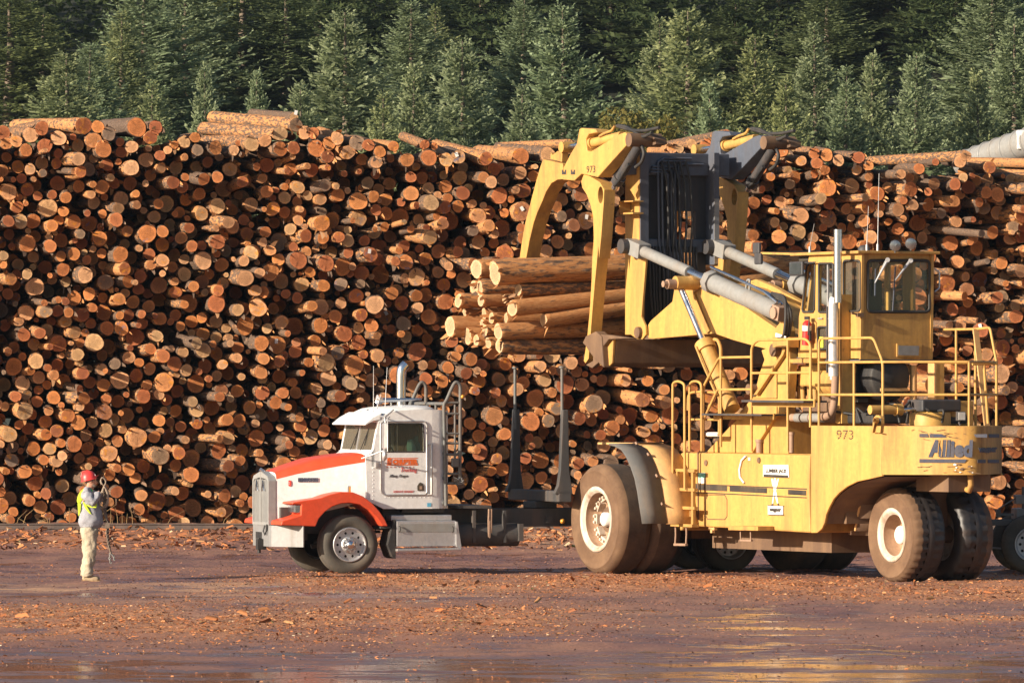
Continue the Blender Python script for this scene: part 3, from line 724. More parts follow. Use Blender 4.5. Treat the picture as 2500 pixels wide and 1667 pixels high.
def conifer_arrays(seed, h, rad, whorl=.50, per=6, twig=15, base=.06, lean=.9, sub=3, up=.35, size=1.0):
    g = np.random.default_rng(seed); Q, T = [], []
    z = h * base
    while z < h * .985:
        f = (z - h * base) / (h * (1 - base)); L0 = rad * ((1 - f) ** lean) * (1.0 if f > .12 else .75 + 2 * f) + .10
        k = max(3, int(round(per * (1.0 if f < .8 else .8)))); a0 = g.uniform(0, 6.28)
        for b in range(k):
            az = a0 + 2 * math.pi * b / k + g.normal(0, .25); L1 = L0 * g.uniform(.55, 1.18)
            el = R(-14 + 52 * f + g.normal(0, 7)); zz = z + g.uniform(-.5, .5) * whorl
            out = np.array([math.cos(az), math.sin(az), 0]); sidev = np.array([-math.sin(az), math.cos(az), 0])
            def pt(t): return np.array([0, 0, zz]) + out * (L1 * t * math.cos(el)) + np.array([0, 0, L1 * (t * math.sin(el) + up * (t ** 2.2) - .10 * math.sin(math.pi * t))])
            nt_ = max(4, int(twig * L1 / rad) + 3)
            for i in range(nt_):
                t = .18 + .82 * (i + g.uniform(0, .7)) / nt_; p = pt(t); dz = pt(min(1, t + .04)) - pt(t - .04); dz /= np.linalg.norm(dz)
                sgn = 1 if i % 2 else -1; lt = (L1 * .42 * (1 - t) ** .75 + .16 * size) * g.uniform(.6, 1.2)
                td = dz * g.uniform(.55, .95) + sidev * sgn * g.uniform(.5, .95) + np.array([0, 0, g.normal(.10, .24)]); td /= np.linalg.norm(td)
                if i == nt_ - 1: td = dz
                for s_ in range(sub):
                    q = p + td * lt * (s_ / sub) * .95; sd = td + (np.cross(td, [0, 0, 1]) * g.choice([-1, 1]) * g.uniform(.1, .8)) + np.array([0, 0, g.normal(.18, .32)]); sd /= np.linalg.norm(sd)
                    l = (lt * g.uniform(.26, .44) + .06) * size; w_ = l * g.uniform(.2, .34)
                    tg = out * .8 + np.array([0, 0, .75]) + g.normal(0, .55, 3); nn = np.cross(sd, tg); nn /= np.linalg.norm(nn) + 1e-6
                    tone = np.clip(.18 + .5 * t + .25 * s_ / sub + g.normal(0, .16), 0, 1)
                    Q.append([q, q + sd * l * .45 + nn * w_, q + sd * l, q + sd * l * .5 - nn * w_]); T.append(tone)
        z += whorl * g.uniform(.75, 1.25) * (1.0 - .35 * f)
    return np.array(Q), np.array(T)
def leaves_mesh(name, Q, T, mat):
    me = bpy.data.meshes.new(name); n = len(Q); fast_mesh(me, Q.reshape(-1, 3), np.arange(n * 4).reshape(n, 4))
    vattr(me, 'tone', np.repeat(T, 4)); me.materials.append(mat); return me
KINDS = []                                                # (crown mesh, trunk mesh, height, radius)
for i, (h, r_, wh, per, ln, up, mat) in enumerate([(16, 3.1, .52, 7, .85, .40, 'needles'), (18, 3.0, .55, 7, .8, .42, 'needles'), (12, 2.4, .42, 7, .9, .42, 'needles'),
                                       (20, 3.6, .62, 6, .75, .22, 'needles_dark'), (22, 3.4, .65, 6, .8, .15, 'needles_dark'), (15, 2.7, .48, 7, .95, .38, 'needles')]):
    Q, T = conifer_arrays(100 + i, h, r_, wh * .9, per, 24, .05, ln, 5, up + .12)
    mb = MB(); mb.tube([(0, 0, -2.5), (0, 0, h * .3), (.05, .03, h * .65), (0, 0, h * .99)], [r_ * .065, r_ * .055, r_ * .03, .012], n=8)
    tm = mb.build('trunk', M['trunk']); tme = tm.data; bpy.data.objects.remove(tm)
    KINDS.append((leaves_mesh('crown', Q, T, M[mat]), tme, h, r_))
def tree_at(px, py, Y, kind, width=1.0, label='', rot=None, group='conifers standing behind the log stack', cat='conifer tree', name='conifer_tree', cut=0.0):
    top = at_depth(px, py, Y); gz = float(ground_z(np.array(top.x), np.array(Y))); cm, tm, h, r_ = KINDS[kind]
    s = max(.3, (top.z - gz) / h); o = empty(name, (top.x, Y, gz)); tag(o, label, cat, group)
    for nm, me in (('crown', cm), ('trunk', tm)):
        c = bpy.data.objects.new(nm, me); COL.objects.link(c); c.parent = o
    o.scale = (width * 1.7, width * 1.7, s); o.rotation_euler.z = random.uniform(0, 6.28) if rot is None else rot
    return o
F = 2500 / 2352
TREES = [  # x, y of the tip in the overview picture, distance, kind, width, label
    (152, 118, 300, 0, .95, 'bright sage green spruce above the crest of the left hump, left of the pair'),
    (208, 100, 305, 1, .85, 'slim sage green spruce just right of the bright one above the left hump'),
    (470, 158, 290, 2, .62, 'small pointed spruce rising in the gap between the two log humps'),
    (590, 168, 296, 2, .60, 'small grey green spruce directly over the topmost logs of the centre hump'),
    (792, 22, 300, 0, 1.12, 'broad pale spruce just right of the topmost logs'),
    (945, 2, 325, 1, 1.0, 'tall pale spruce whose tip touches the top edge left of centre'),
    (1000, 20, 335, 5, .8, 'narrow spruce close right of the tall pale one left of centre'),
    (952, 150, 288, 2, .95, 'silvery short spruce in front of the tall pale pair left of centre'),
    (1062, 88, 292, 0, .98, 'wide silvery spruce left of the dark gap near the grapple'),
    (1205, -8, 330, 1, .86, 'open branched spruce with bare trunk showing behind the yellow claw'),
    (1292, 8, 300, 0, 1.05, 'large bright spruce standing right above the yellow grapple claw'),
    (1515, 45, 318, 5, .85, 'narrow spruce leaning against the broad one above the grapple frame'),
    (1580, 18, 300, 0, 1.15, 'broad bright spruce directly above the grapple frame'),
    (1735, 82, 300, 1, .85, 'pale spruce right of the broad one above the grapple frame'),
    (1690, 30, 345, 3, .8, 'tall darker fir with brown twigs behind the pale spruce right of centre'),
    (1805, 188, 285, 2, .8, 'low spruce above the crest between grapple and exhaust pipe'),
    (1870, 58, 310, 5, .85, 'mid height spruce above the loader exhaust pipe'),
    (1900, -40, 340, 3, .9, 'tall fir with drooping boughs reaching out of the picture above the cab'),
    (1945, 158, 288, 5, .8, 'dense spruce above the left side of the loader cab'),
    (2005, 128, 300, 2, .78, 'slim dark tipped spruce above the loader cab roof'),
    (2105, 122, 288, 0, .78, 'isolated pointed spruce before the dark gap right of the cab'),
    (2245, 165, 290, 2, .75, 'short spruce above the crest near the grey duct'),
    (2330, 40, 300, 1, .9, 'sage green spruce at the right edge above the grey duct'),
    (2280, -60, 330, 1, 1.0, 'tall spruce near the top right corner'),
    (330, -60, 322, 1, 1.15, 'big green fir filling the upper left, left of the darker pair'),
    (430, -90, 330, 0, 1.1, 'big leafy fir behind the small spruce in the gap'),
    (280, 30, 315, 5, .95, 'full green fir right of the slim sage spruce'),
    (560, -110, 335, 3, 1.1, 'tall fir with hanging boughs above the centre hump'),
    (655, -60, 332, 4, 1.0, 'tall ragged fir with golden lit tips left of the broad pale spruce'),
    (730, -120, 345, 3, 1.0, 'very tall fir behind the broad pale spruce'),
    (100, 30, 335, 4, .9, 'dark slender fir in the shade near the upper left corner'),
    (20, -40, 330, 4, 1.1, 'dark shaded fir at the left edge'),
    (1110, -120, 350, 3, 1.0, 'dark tall fir in the shadowed gap right of centre left'),
    (860, -60, 350, 4, .9, 'dark fir behind the pale spruce group left of centre'),
    (1400, -100, 352, 4, 1.0, 'shaded tall fir in the dark gap above the grapple'),
    (1470, -140, 356, 3, .9, 'shaded fir at the top edge left of the broad bright spruce'),
    (1790, -120, 352, 4, .9, 'tall fir behind the spruces right of the grapple'),
    (2040, -140, 356, 4, .95, 'bluish shaded fir above the cab at the top edge'),
    (2140, -120, 358, 3, .95, 'bluish shaded fir behind the isolated pointed spruce'),
    (2200, -60, 352, 4, .85, 'dark fir left of the tall spruce in the top right corner'),
    (1630, 190, 284, 2, .7, 'low spruce just behind the grapple hoses'),
    (1200, 200, 284, 5, .8, 'dark green low fir behind the yellow claw'),
    (350, 190, 286, 5, .8, 'low fir at the right end of the left hump'),
    (690, 200, 284, 2, .9, 'low silvery spruce right behind the topmost logs'),
    (880, 215, 284, 5, .8, 'low green fir behind the sloping crest left of centre'),
]
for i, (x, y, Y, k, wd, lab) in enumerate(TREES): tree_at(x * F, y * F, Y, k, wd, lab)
# the wood on the slope behind, one dark mass
mats = [KINDS[3], KINDS[4]]
gq = np.random.default_rng(12); AQ, AT = [], []
low = [conifer_arrays(300 + i, 20, 3.6, .75, 6, 11, .04, .75, 3, .15, 1.0) for i in range(3)]
for row, Y in enumerate((342, 356, 366, 376, 388, 400)):
    for k in range(24):
        x = -98 + k * 6.6 + gq.normal(0, 1.4) + (row % 2) * 3
        Q, T = low[int(gq.integers(0, 3))]; a = gq.uniform(0, 6.28); s = gq.uniform(.85, 1.3); c_, s_ = math.cos(a), math.sin(a)
        yy = Y + gq.normal(0, 2); zz = float(ground_z(np.array(x), np.array(yy)))
        X = Q[..., 0] * c_ - Q[..., 1] * s_; Yv = Q[..., 0] * s_ + Q[..., 1] * c_
        AQ.append(np.stack([X * s + x, Yv * s + yy, Q[..., 2] * s + zz], -1)); AT.append(T * .38)  # tone cut down: the wood's self-shadow put into the leaf colour
for k in range(26):
    x = gq.uniform(-70, -29) if k < 15 else gq.uniform(30, 60); yy = gq.uniform(290, 335); Q, T = low[k % 3]; zz = float(ground_z(np.array(x), np.array(yy)))
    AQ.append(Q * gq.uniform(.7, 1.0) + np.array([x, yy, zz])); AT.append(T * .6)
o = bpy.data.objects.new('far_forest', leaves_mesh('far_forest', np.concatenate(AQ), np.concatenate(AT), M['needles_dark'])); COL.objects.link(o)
tag(o, 'dark conifer forest covering the slope behind the single trees', 'forest', kind='stuff')
# trees further left, out of view, that shade the slope belong to the same wood
# yellowing broadleaf bushes behind the crest
def bush_mesh(seed, w_, h):
    g = np.random.default_rng(seed); Q, T = [], []
    cl = [(g.uniform(-w_, w_), g.uniform(-w_ * .6, w_ * .6), h * g.uniform(.25, .95), g.uniform(.35, .8)) for _ in range(34)]
    for cx, cy, cz, cr in cl:
        f = cz / h; cx *= (1.15 - .7 * f); cy *= (1.15 - .7 * f)
        for _ in range(170):
            v = g.normal(0, 1, 3); v /= np.linalg.norm(v); p = np.array([cx, cy, cz]) + v * cr * g.uniform(.3, 1) ** .5
            a = g.normal(0, 1, 3); a /= np.linalg.norm(a); b = np.cross(a, g.normal(0, 1, 3)); b /= np.linalg.norm(b); l = g.uniform(.07, .14)
            Q.append([p - a * l, p + b * l * .6, p + a * l, p - b * l * .6]); T.append(np.clip(.3 + .5 * f + g.normal(0, .25), 0, 1))
    return leaves_mesh('crown', np.array(Q), np.array(T), M['broadleaf'])
for px, py, w_, lab in [(1575, 258, 1.6, 'yellow green leafy bush rising behind the grapple, left one'), (1500, 300, 1.0, 'small yellowish bush just left of the taller one behind the claw'), (1265 + 230, 275, .7, 'slim yellow leaved shrub close to the claw hoses'), (770, 335, 1.0, 'dull green leafy shrub behind the crest under the broad pale spruce')]:
    Y = 262; t = at_depth(px, py, Y); gz = float(ground_z(np.array(t.x), np.array(Y))); h = t.z - gz
    o = tag(empty('leafy_bush', (t.x, Y, gz)), lab, 'bush', 'leafy bushes behind the stack')
    c = bpy.data.objects.new('crown', bush_mesh(int(px), w_ * 1.5, h)); COL.objects.link(c); c.parent = o
    mb = MB()
    for k in range(5): mb.tube([(0, 0, -.3), (random.uniform(-.5, .5), random.uniform(-.4, .4), h * .45), (random.uniform(-1, 1), random.uniform(-.6, .6), h * .85)], [.10, .06, .02], n=6)
    mb.build('stems', M['trunk'], o)
# grey duct at the right, beyond the stack
mb = MB(); a, b = at_depth(2350, 402, 175), at_depth(2560, 333, 172); mb.cyl(a, b, .34, .42, n=32)
duct = tag(empty('metal_duct', a), 'ribbed grey metal duct rising at the right edge behind the logs', 'duct')
o = mb.build('duct_pipe', M['greymetal']); o.parent = duct; o.matrix_parent_inverse = Matrix.Translation(-a)
for k in range(8):
    t = .06 + k * .125; p = a.lerp(b, t); d = (b - a).normalized(); r_ = .34 + .08 * t
    o = MB().lathe([(r_, -.035), (r_ + .03, -.02), (r_ + .03, .02), (r_, .035)], p, d, n=32).build('rib', M['greymetal']); o.parent = duct; o.matrix_parent_inverse = Matrix.Translation(-a)
p = at_depth(2487, 345, 172.6)
o = MB().box(p + Vector((.22, 0, .03)), (.55, .5, .50)).build('junction_box', M['signwhite'], bevel=.02); o.parent = duct; o.matrix_parent_inverse = Matrix.Translation(-a)
o = MB().cyl(a + Vector((.9, 0, -9.2)), a + Vector((.9, 0, -.2)), .12).build('support_post', M['greymetal']); o.parent = duct; o.matrix_parent_inverse = Matrix.Translation(-a)
# ------------------------------------------------------------------ yellow log loader
TH = R(62)
LF = Frame(3.59, 113.83, math.pi - TH)
loader = tag(empty('log_loader', LF.o, LF.ang), 'huge worn yellow log loader with raised grapple holding a bundle of logs', 'log loader')
def wheel(parent, c, r, w_, rimr, out, tyre_mat, rim_mat, lugs=0, dish=.22, hubr=.16, tread_mat=None, boltn=0):
    """wheel at local c (centre of the outer sidewall plane's axis), outer face towards sign out on Y"""
    e = empty('wheel', c); e.parent = parent
    s = out; hw = w_
    prof = [(rimr, -.0), (rimr + .025, .03), (rimr + .05, .034), (rimr + .06, .026), (r * .80, .055), (r * .86, .05), (r * .87, .058), (r * .89, .056), (r * .895, .046), (r * .93, .03), (r * .985, -.03), (r, -.10)]
    tread = [(r, -.10), (r, -.10 - .06), (r * 1.0, -hw * .5), (r, -hw + .16), (r, -hw + .10)]
    back = [(r, -hw + .10), (r * .985, -hw + .03), (r * .93, -hw - .03), (r * .80, -hw - .055), (rimr + .03, -hw - .03), (rimr, -hw)]
    fl = lambda pr: [(a, b * s) for a, b in pr]
    n = 96
    mb = MB()
    if lugs:
        def md(j, k, rr): return rr - (.034 if (k % (n // lugs)) < 1 else 0) if rr > r * .97 else rr
        mb.lathe(fl(prof), n=n, mat=0, mod=md); mb.lathe(fl([(r, -.10), (r, -.20)]), n=n, mat=1, mod=md); mb.lathe(fl([(r, -.20), (r, -hw * .5 + .03)]), n=n, mat=1)
        mb.lathe(fl([(r, -hw * .5 + .03), (r + .008, -hw * .5), (r, -hw + .20)]), n=n, mat=1); mb.lathe(fl([(r, -hw + .20), (r, -hw + .10)]), n=n, mat=1, mod=md); mb.lathe(fl(back), n=n, mat=1, mod=md)
    else:
        mb.lathe(fl(prof), n=n, mat=0); mb.lathe(fl(tread), n=n, mat=1); mb.lathe(fl(back), n=n, mat=1)
    mb.build('tyre', [tyre_mat, tread_mat or tyre_mat], e)
    mb = MB(); q = rimr
    mb.lathe(fl([(q, -.0), (q + .02, .035), (q - .03, .045), (q - .06, .015), (q - .09, -.02)]), n=64)
    mb.lathe(fl([(q - .09, -.02), (q - .10, -dish), (hubr + .12, -dish - .05), (hubr, -dish - .02)]), n=64, mat=1)
    mb.lathe(fl([(hubr, -dish - .02), (hubr, -dish + .14), (hubr - .04, -dish + .17), (.001, -dish + .17)]), n=64, mat=2)
    mb.lathe(fl([(q, -hw), (q - .08, -hw + .05), (q - .10, -dish - .02)]), n=48)
    mb.lathe(fl([(q - .09, -hw + .12), (.25, -hw + .16), (.001, -hw + .16)]), n=48)
    mb.build('rim', [rim_mat, M['rimdirtshade'], M['signwhite']], e)
    if boltn:
        mb = MB()
        for k in range(boltn):
            a = 2 * math.pi * k / boltn; rr = q - .17; cx, cz = rr * math.cos(a), rr * math.sin(a)
            Mx = Matrix.Rotation(-a, 3, 'Y')
            mb.box((cx, s * (-dish + .03), cz), (.10, .12, .17), 0, Mx)
            for dz in (-.05, .05): mb.cyl(Vector((cx, s * (-dish + .09), cz)) + Mx @ Vector((0, 0, dz)), Vector((cx, s * (-dish + .13), cz)) + Mx @ Vector((0, 0, dz)), .025, n=8)
        mb.build('rim_clamps', M['rim'], e)
    return e
M['treadfront'] = paint('dark_muddy_tread', (.055, .038, .030), .85, (.13, .085, .055), .7, streak=False, scale=2.5, bump=.3)
M['treadrear'] = paint('black_tread', (.026, .025, .028), .38, (.09, .06, .045), .5, streak=False, scale=3, bump=.15)
for sgn in (1, -1):
    wheel(loader, (0, sgn * 2.40, .935), .95, .54, .55, sgn, M['rubberdust'], M['rim'], dish=.26, hubr=.12, tread_mat=M['treadfront'], boltn=10)
    wheel(loader, (0, sgn * 1.78, .935), .95, .52, .55, sgn, M['muddy'], M['rim'], dish=.1, tread_mat=M['treadfront'])
wheel(loader, (-6.77, .58, .775), .785, .52, .43, 1, M['rubberdust'], M['rim'], lugs=32, dish=.26, hubr=.15, tread_mat=M['treadrear'])
wheel(loader, (-6.77, -.86, .775), .785, .52, .43, -1, M['muddy'], M['rim'], lugs=24, dish=.26, hubr=.15, tread_mat=M['treadrear'])
MB().cyl((0, -2.2, .93), (0, 2.2, .93), .22).box((0, 0, .95), (.9, 1.6, .7)).build('front_axle', M['brownsteel'], loader)
MB().cyl((-6.77, -.6, .78), (-6.77, .25, .78), .14).box((-6.77, -.07, 1.35), (.5, .5, .9)).build('rear_axle', M['brownsteel'], loader)

S1 = lambda z, pts, v: LF.sides(z, v, pts)
uz = lambda P: [(p.x, p.z) for p in P]
# lower side hull
VB = 1.28
hull = S1(2, [(890, 450), (1040, 380), (1250, 383), (1650, 390), (2180, 402), (2170, 700), (2182, 1096), (1500, 1055), (975, 1028), (990, 900), (960, 640)], VB)
def mirror_solid(name, P, v0, v1, mat, parent=loader, bevel=.02):
    return MB().poly([(p[0] if not hasattr(p, 'x') else p.x, v0, p[1] if not hasattr(p, 'x') else p.z) for p in P], (0, v1 - v0, 0)).build(name, mat, parent, bevel=bevel)
mirror_solid('body_hull', hull, VB, -VB, M['yellow'], bevel=.03)
# weld seams, door outline, stripes
def strip(name, z, X0, Y0, X1, Y1, h, mat, v=VB + .004):
    a, b = LF.side(z, X0, Y0, v), LF.side(z, X1, Y1, v)
    return MB().poly([a + Vector((0, 0, h / 2)), b + Vector((0, 0, h / 2)), b - Vector((0, 0, h / 2)), a - Vector((0, 0, h / 2))], (0, .004, 0)).build(name, mat, loader)
strip('stripe', 2, 960, 653, 2150, 705, .018, M['stencil']); strip('stripe', 2, 960, 725, 2150, 782, .016, M['stencil'])
strip('stripe', 2, 960, 682, 1440, 702, .085, M['stencil']); strip('stripe', 2, 1465, 703, 1795, 720, .085, M['stencil']); strip('stripe', 2, 1985, 729, 2145, 737, .07, M['stencil'])
strip('stripe', 2, 1985, 748, 2145, 757, .018, M['stencil'])
p0 = LF.side(2, 1185, 380, VB); p1 = LF.side(2, 1188, 975, VB)
MB().beam(p0, p1, .03, .03).build('panel_edge', M['brownsteel'], loader)
pts = [LF.side(2, X, Y, VB + .004) for X, Y in [(1250, 800), (1270, 755), (1420, 757), (1440, 800), (1440, 950), (1420, 975), (1265, 972), (1250, 930)]]
MB().tube(pts + [pts[0]], .008, n=6).build('hatch_outline', M['brownsteel'], loader)
MB().tube([LF.side(2, *q, VB + .02) for q in [(1608, 410), (1570, 450), (1550, 530), (1555, 600), (1592, 652)]], .018).build('grab_handle', M['signwhite'], loader)
for X, Y, r_ in ((1257, 472, .05), (1728, 448, .05)):
    c = LF.side(2, X, Y, VB); MB().cyl(c, c + Vector((0, .02, 0)), r_, n=20).build('filler_cap', M['brownsteel'], loader)
# side lettering signs
def plate(name, z, corners, v, mat, th=.012, parent=loader, bevel=0):
    P = [LF.side(z, X, Y, v) for X, Y in corners]; return MB().poly(P, (0, th, 0)).build(name, mat, parent, bevel=bevel)
pl = plate('lettered_sign', 2, [(1766, 490), (1990, 490), (1997, 600), (1766, 596)], VB + .006, M['signwhite'])
plate('sign_dark_bar', 2, [(1766, 574), (1985, 582), (1985, 604), (1766, 596)], VB + .019, M['stencil'], .003, pl)  # dark bar along the sign's lower edge
RT, UP = Vector((-1, 0, 0)), Vector((0, 0, 1))
def side_text(body, z, X0, Y, X1, hpx, v, mat, **k):
    a, b = LF.side(z, X0, Y, v), LF.side(z, X1, Y, v); top = LF.side(z, X0, Y - hpx, v)
    size = (top.z - a.z) / .70
    o = text_mesh(body, 'lettering', size, a, RT, UP, mat, k.pop('parent', loader), **k)
    wid = max(q.co.x for q in o.data.vertices) - min(q.co.x for q in o.data.vertices)
    f = (b - a).length / max(wid, 1e-3)
    for q in o.data.vertices: q.co.x *= f
    return o
side_text('LUMBER JACK', 2, 1785, 556, 1972, 30, VB + .020, M['stencil'], bold=.004)
pw = plate('lettered_sign', 2, [(1805, 850), (1943, 855), (1943, 936), (1808, 934)], VB + .006, M['signwhite'])
MB().tube([LF.side(2, *q, VB + .02) for q in [(1805, 850), (1943, 855), (1943, 936), (1808, 934), (1805, 850)]], .006, n=4).build('sign_border', M['stencil'], pw)
side_text('wagner', 2, 1820, 900, 1928, 32, VB + .020, M['stencil'], bold=.006)
fig = MB()                                               # white man-shaped emblem between the two signs
E = lambda X, Y: LF.side(2, X, Y, VB + .004)
c = E(1868, 630); fig.lathe([(.001, .004), (.045, .004), (.045, 0)], c, (0, 1, 0), n=16)
for pts in ([(1836, 612), (1846, 612), (1862, 655), (1876, 655), (1894, 612), (1904, 612), (1892, 668), (1884, 690), (1878, 725), (1858, 725), (1852, 690), (1842, 660)],
            [(1856, 727), (1868, 727), (1862, 765), (1852, 835), (1842, 835)], [(1869, 727), (1880, 727), (1898, 830), (1888, 833), (1866, 765)]):
    fig.poly([E(*q) for q in pts], (0, .004, 0))
fig.build('man_emblem', M['signwhite'], loader)
MB().poly([E(*q) for q in [(1838, 838), (1854, 836), (1850, 850), (1836, 850)]], (0, .004, 0)).poly([E(*q) for q in [(1888, 834), (1900, 834), (1906, 848), (1894, 848)]], (0, .004, 0)).build('man_emblem_boots', M['stencil'], loader)
st = plate('sticker', 2, [(1185, 560), (1248, 560), (1245, 655), (1182, 652)], VB + .005, M['signwhite'], .003)
plate('sticker_band', 2, [(1187, 562), (1247, 562), (1246, 605), (1186, 603)], VB + .009, M['tealsticker'], .002, st)
plate('sticker', 2, [(1628, 425), (1648, 425), (1648, 450), (1628, 450)], VB + .005, M['signwhite'], .003)

# rear counterweight body
VC = 1.32
AB, BC, DE = (-7.6, VC), (-8.52, .14), (-7.6, -1.0)
ztop, zlow = 2.57, 1.78
archpts = uz(S1(3, [(290, 1096), (345, 1095), (385, 1060), (408, 1010), (425, 930), (450, 870), (490, 795), (540, 740), (610, 685), (700, 640), (830, 612), (925, 590)], VC))
u0 = LF.side(3, 290, 600, VC).x
outl = [(u0, ztop)] + archpts + [(AB[0], zlow + .03), (AB[0], ztop)]
mirror_solid('side_plate', outl, VC, VC - .05, M['yellow'], bevel=.012); mirror_solid('side_plate', outl, -1.0, -.95, M['yellow'], bevel=.012)
mb = MB()                                                # chamfered tail with rounded corners
tail = [AB, (-8.36, .345), (-8.45, .22), (-8.50, .10), (-8.49, -.03), (-8.42, -.14), DE]
tail = [(AB[0] + .02, VC - .05), AB] + tail[1:-1] + [DE, (DE[0] + .02, -.95)]
n = len(tail)
vs = [(a, b, zlow) for a, b in tail] + [(a, b, ztop) for a, b in tail]
mb.add(vs, [(i, i + 1, n + i + 1, n + i) for i in range(n - 1)], 0, True); mb.add(vs, [tuple(range(n)), tuple(range(2 * n - 1, n - 1, -1)), (n - 1, 0, n, 2 * n - 1)], 0)
cw = mb.build('counterweight', M['yellow2'], loader)
MB().bx(u0, AB[0], -.94, VC - .06, ztop - .03, ztop - .004).build('deck', M['brownsteel'], loader)
MB().bx(u0 + .02, u0 - .03, -.945, VC - .055, .82, ztop - .035).build('front_bulkhead', M['yellow'], loader)
mb = MB(); ins = [(a, b) for a, b in archpts[3:]]
for (a, b), (c_, d_) in zip(ins, ins[1:]): mb.add([(a, VC - .055, b - .01), (c_, VC - .055, d_ - .01), (c_, -.945, d_ - .01), (a, -.945, b - .01)], [(0, 1, 2, 3)])
mb.build('wheel_arch_liner', M['brownsteel'], loader)
MB().bx(-5.9, -5.45, -.95, .95, .95, 2.4).bx(-6.0, -5.2, -.5, .5, .75, 1.0).build('chassis_core', M['brownsteel'], loader)
P = S1(3, [(930, 592), (850, 622), (800, 680), (768, 750), (742, 850), (716, 960), (700, 1075)], .7); mb = MB(); mb.add([(p.x, y, p.z) for y in (.72, .0) for p in P], [(i, i + 1, 8 + i, 7 + i) for i in range(6)], 0, True)
o = mb.build('inner_arch', M['brownsteel'], loader); so = o.modifiers.new('t', 'SOLIDIFY'); so.thickness = .03
MB().tube([Vector((p.x, .73, p.z)) for p in P], .022, n=6).build('inner_arch_lip', M['fendertan'], loader)
MB().bx(-8.2, -7.2, -.4, .4, 1.50, 1.78).build('hitch_block', M['brownsteel'], loader)
MB().tube([(-8.3, .05, 1.77), (-8.33, .05, 1.62), (-8.27, .05, 1.52), (-8.15, .05, 1.55)], .05).build('tow_hook', M['yellow2'], loader)
# tail lettering on the chamfer and side
RB = Vector((BC[0] - AB[0], BC[1] - AB[1], 0)).normalized()
NB = RB.cross(UP)
if NB.dot(Vector((-1, 1, 0))) < 0: NB = -NB
def tailp(X, Y, off=.006):
    p = LF.vplane(3, X, Y, AB, BC); return p + NB * off
def tailpoly(name, pts, mat, off=.006): return MB().poly([tailp(X, Y, off) for X, Y in pts], NB * .004).build(name, mat, loader)
tailpoly('logo_stripe', [(1257, 213), (1330, 213), (1340, 245), (1257, 243)], M['ink']); tailpoly('logo_stripe', [(1345, 213), (1460, 216), (1500, 245), (1350, 246)], M['ink'])
tailpoly('logo_stripe', [(1740, 218), (1860, 216), (1860, 248), (1760, 245)], M['ink'])
tailpoly('logo_stripe', [(1257, 438), (1680, 441), (1660, 472), (1257, 470)], M['ink'])
def fit_text(body, X0, Y, X1, h, mat, **k):
    a, b, t = tailp(X0, Y, .008), tailp(X1, Y, .008), tailp(X0, Y - h, .008)
    o = text_mesh(body, 'lettering', (t.z - a.z) / .72, a, RB, UP, mat, loader, **k)
    xs = [q.co.x for q in o.data.vertices]; f = (b - a).length / (max(xs) - min(xs)); m0 = min(xs)
    for q in o.data.vertices: q.co.x = (q.co.x - m0) * f
    return o
fit_text('Allied', 1335, 412, 1735, 142, M['ink'], bold=.018, shear=.06)
for k, X in enumerate((1430, 1462, 1500)): tailpoly('lettering_gap', [(X, 268), (X + 6, 268), (X - 6, 415), (X - 12, 415)], M['yellow2'], .013)
NR = Vector((-.72, -.69, 0))
def rearp(X, Y, off=.006):
    p = LF.vplane(3, X, Y, (-8.42, -.14), DE); return p + NR * off
RR = Vector((DE[0] + 8.42, DE[1] + .14, 0)).normalized()
a, b, t = rearp(1785, 378), rearp(1950, 378), rearp(1785, 335)
o = text_mesh('wagner', 'lettering', (t.z - a.z) / .55, a, RR, UP, M['ink'], loader, bold=.008)
xs = [q.co.x for q in o.data.vertices]; f = (b - a).length / (max(xs) - min(xs))
for q in o.data.vertices: q.co.x *= f
o['label'] = 'small dark blue wagner lettering on the shaded tail'
for q in ([(1870, 216), (1962, 216), (1962, 248), (1870, 248)], [(1770, 443), (1842, 443), (1842, 474), (1770, 474)], [(1862, 443), (1960, 443), (1960, 474), (1862, 474)]):
    MB().poly([rearp(*p) for p in q], NR * .004).build('logo_stripe', M['ink'], loader)
# scratches and a chipped patch on the tail
g3 = random.Random(5)
for k in range(26):
    X, Y = g3.uniform(1180, 1720), g3.choice([g3.uniform(180, 260), g3.uniform(500, 560)]); dx, dy = g3.uniform(15, 90), g3.uniform(-22, 22)
    tailpoly('scratch', [(X, Y), (X + dx, Y + dy), (X + dx, Y + dy + 3), (X, Y + 4)], M['brownsteel'], .0065 + k * .0002)
for k in range(12):
    X, Y = g3.uniform(1560, 1730), g3.uniform(485, 560); r_ = g3.uniform(6, 20)
    tailpoly('bare_patch', [(X + r_ * g3.uniform(.5, 1.2) * math.cos(a), Y + r_ * .6 * g3.uniform(.5, 1.1) * math.sin(a)) for a in (0, .9, 1.8, 2.7, 3.6, 4.5, 5.4)], M['signwhite' if k % 2 else 'brownsteel'], .012 + k * .0003)
def stencil(body, z, X0, Y, X1, h, v, parent=loader):
    o = side_text(body, z, X0, Y, X1, h, v, M['stencil'], bold=-.002)
    for fr in (.28, .72): pass
    return o
stencil('973', 3, 515, 262, 662, 84, VC + .004)
for X in (585,): pass
for (X0, X1) in ((512, 665),):
    for Y in (200, 222, 241):
        P = [LF.side(3, *q, VC + .0085) for q in [(X0, Y), (X1, Y), (X1, Y + 4), (X0, Y + 4)]]
        MB().poly(P, (0, .003, 0)).build('stencil_bridge', M['yellow'], loader)
lug = S1(3, [(838, 205), (842, 110), (850, 70), (870, 48), (895, 48), (915, 75), (917, 120), (908, 205)], VC + .05)
hole = arc((LF.side(3, 880, 93, VC).x, LF.side(3, 880, 93, VC).z), .05, 0, 330, 12)
MB().panel(uz(lug), [hole], lambda a, b: (a, VC + .05, b), (0, -.06, 0)).build('lifting_lug', M['yellow'], loader)

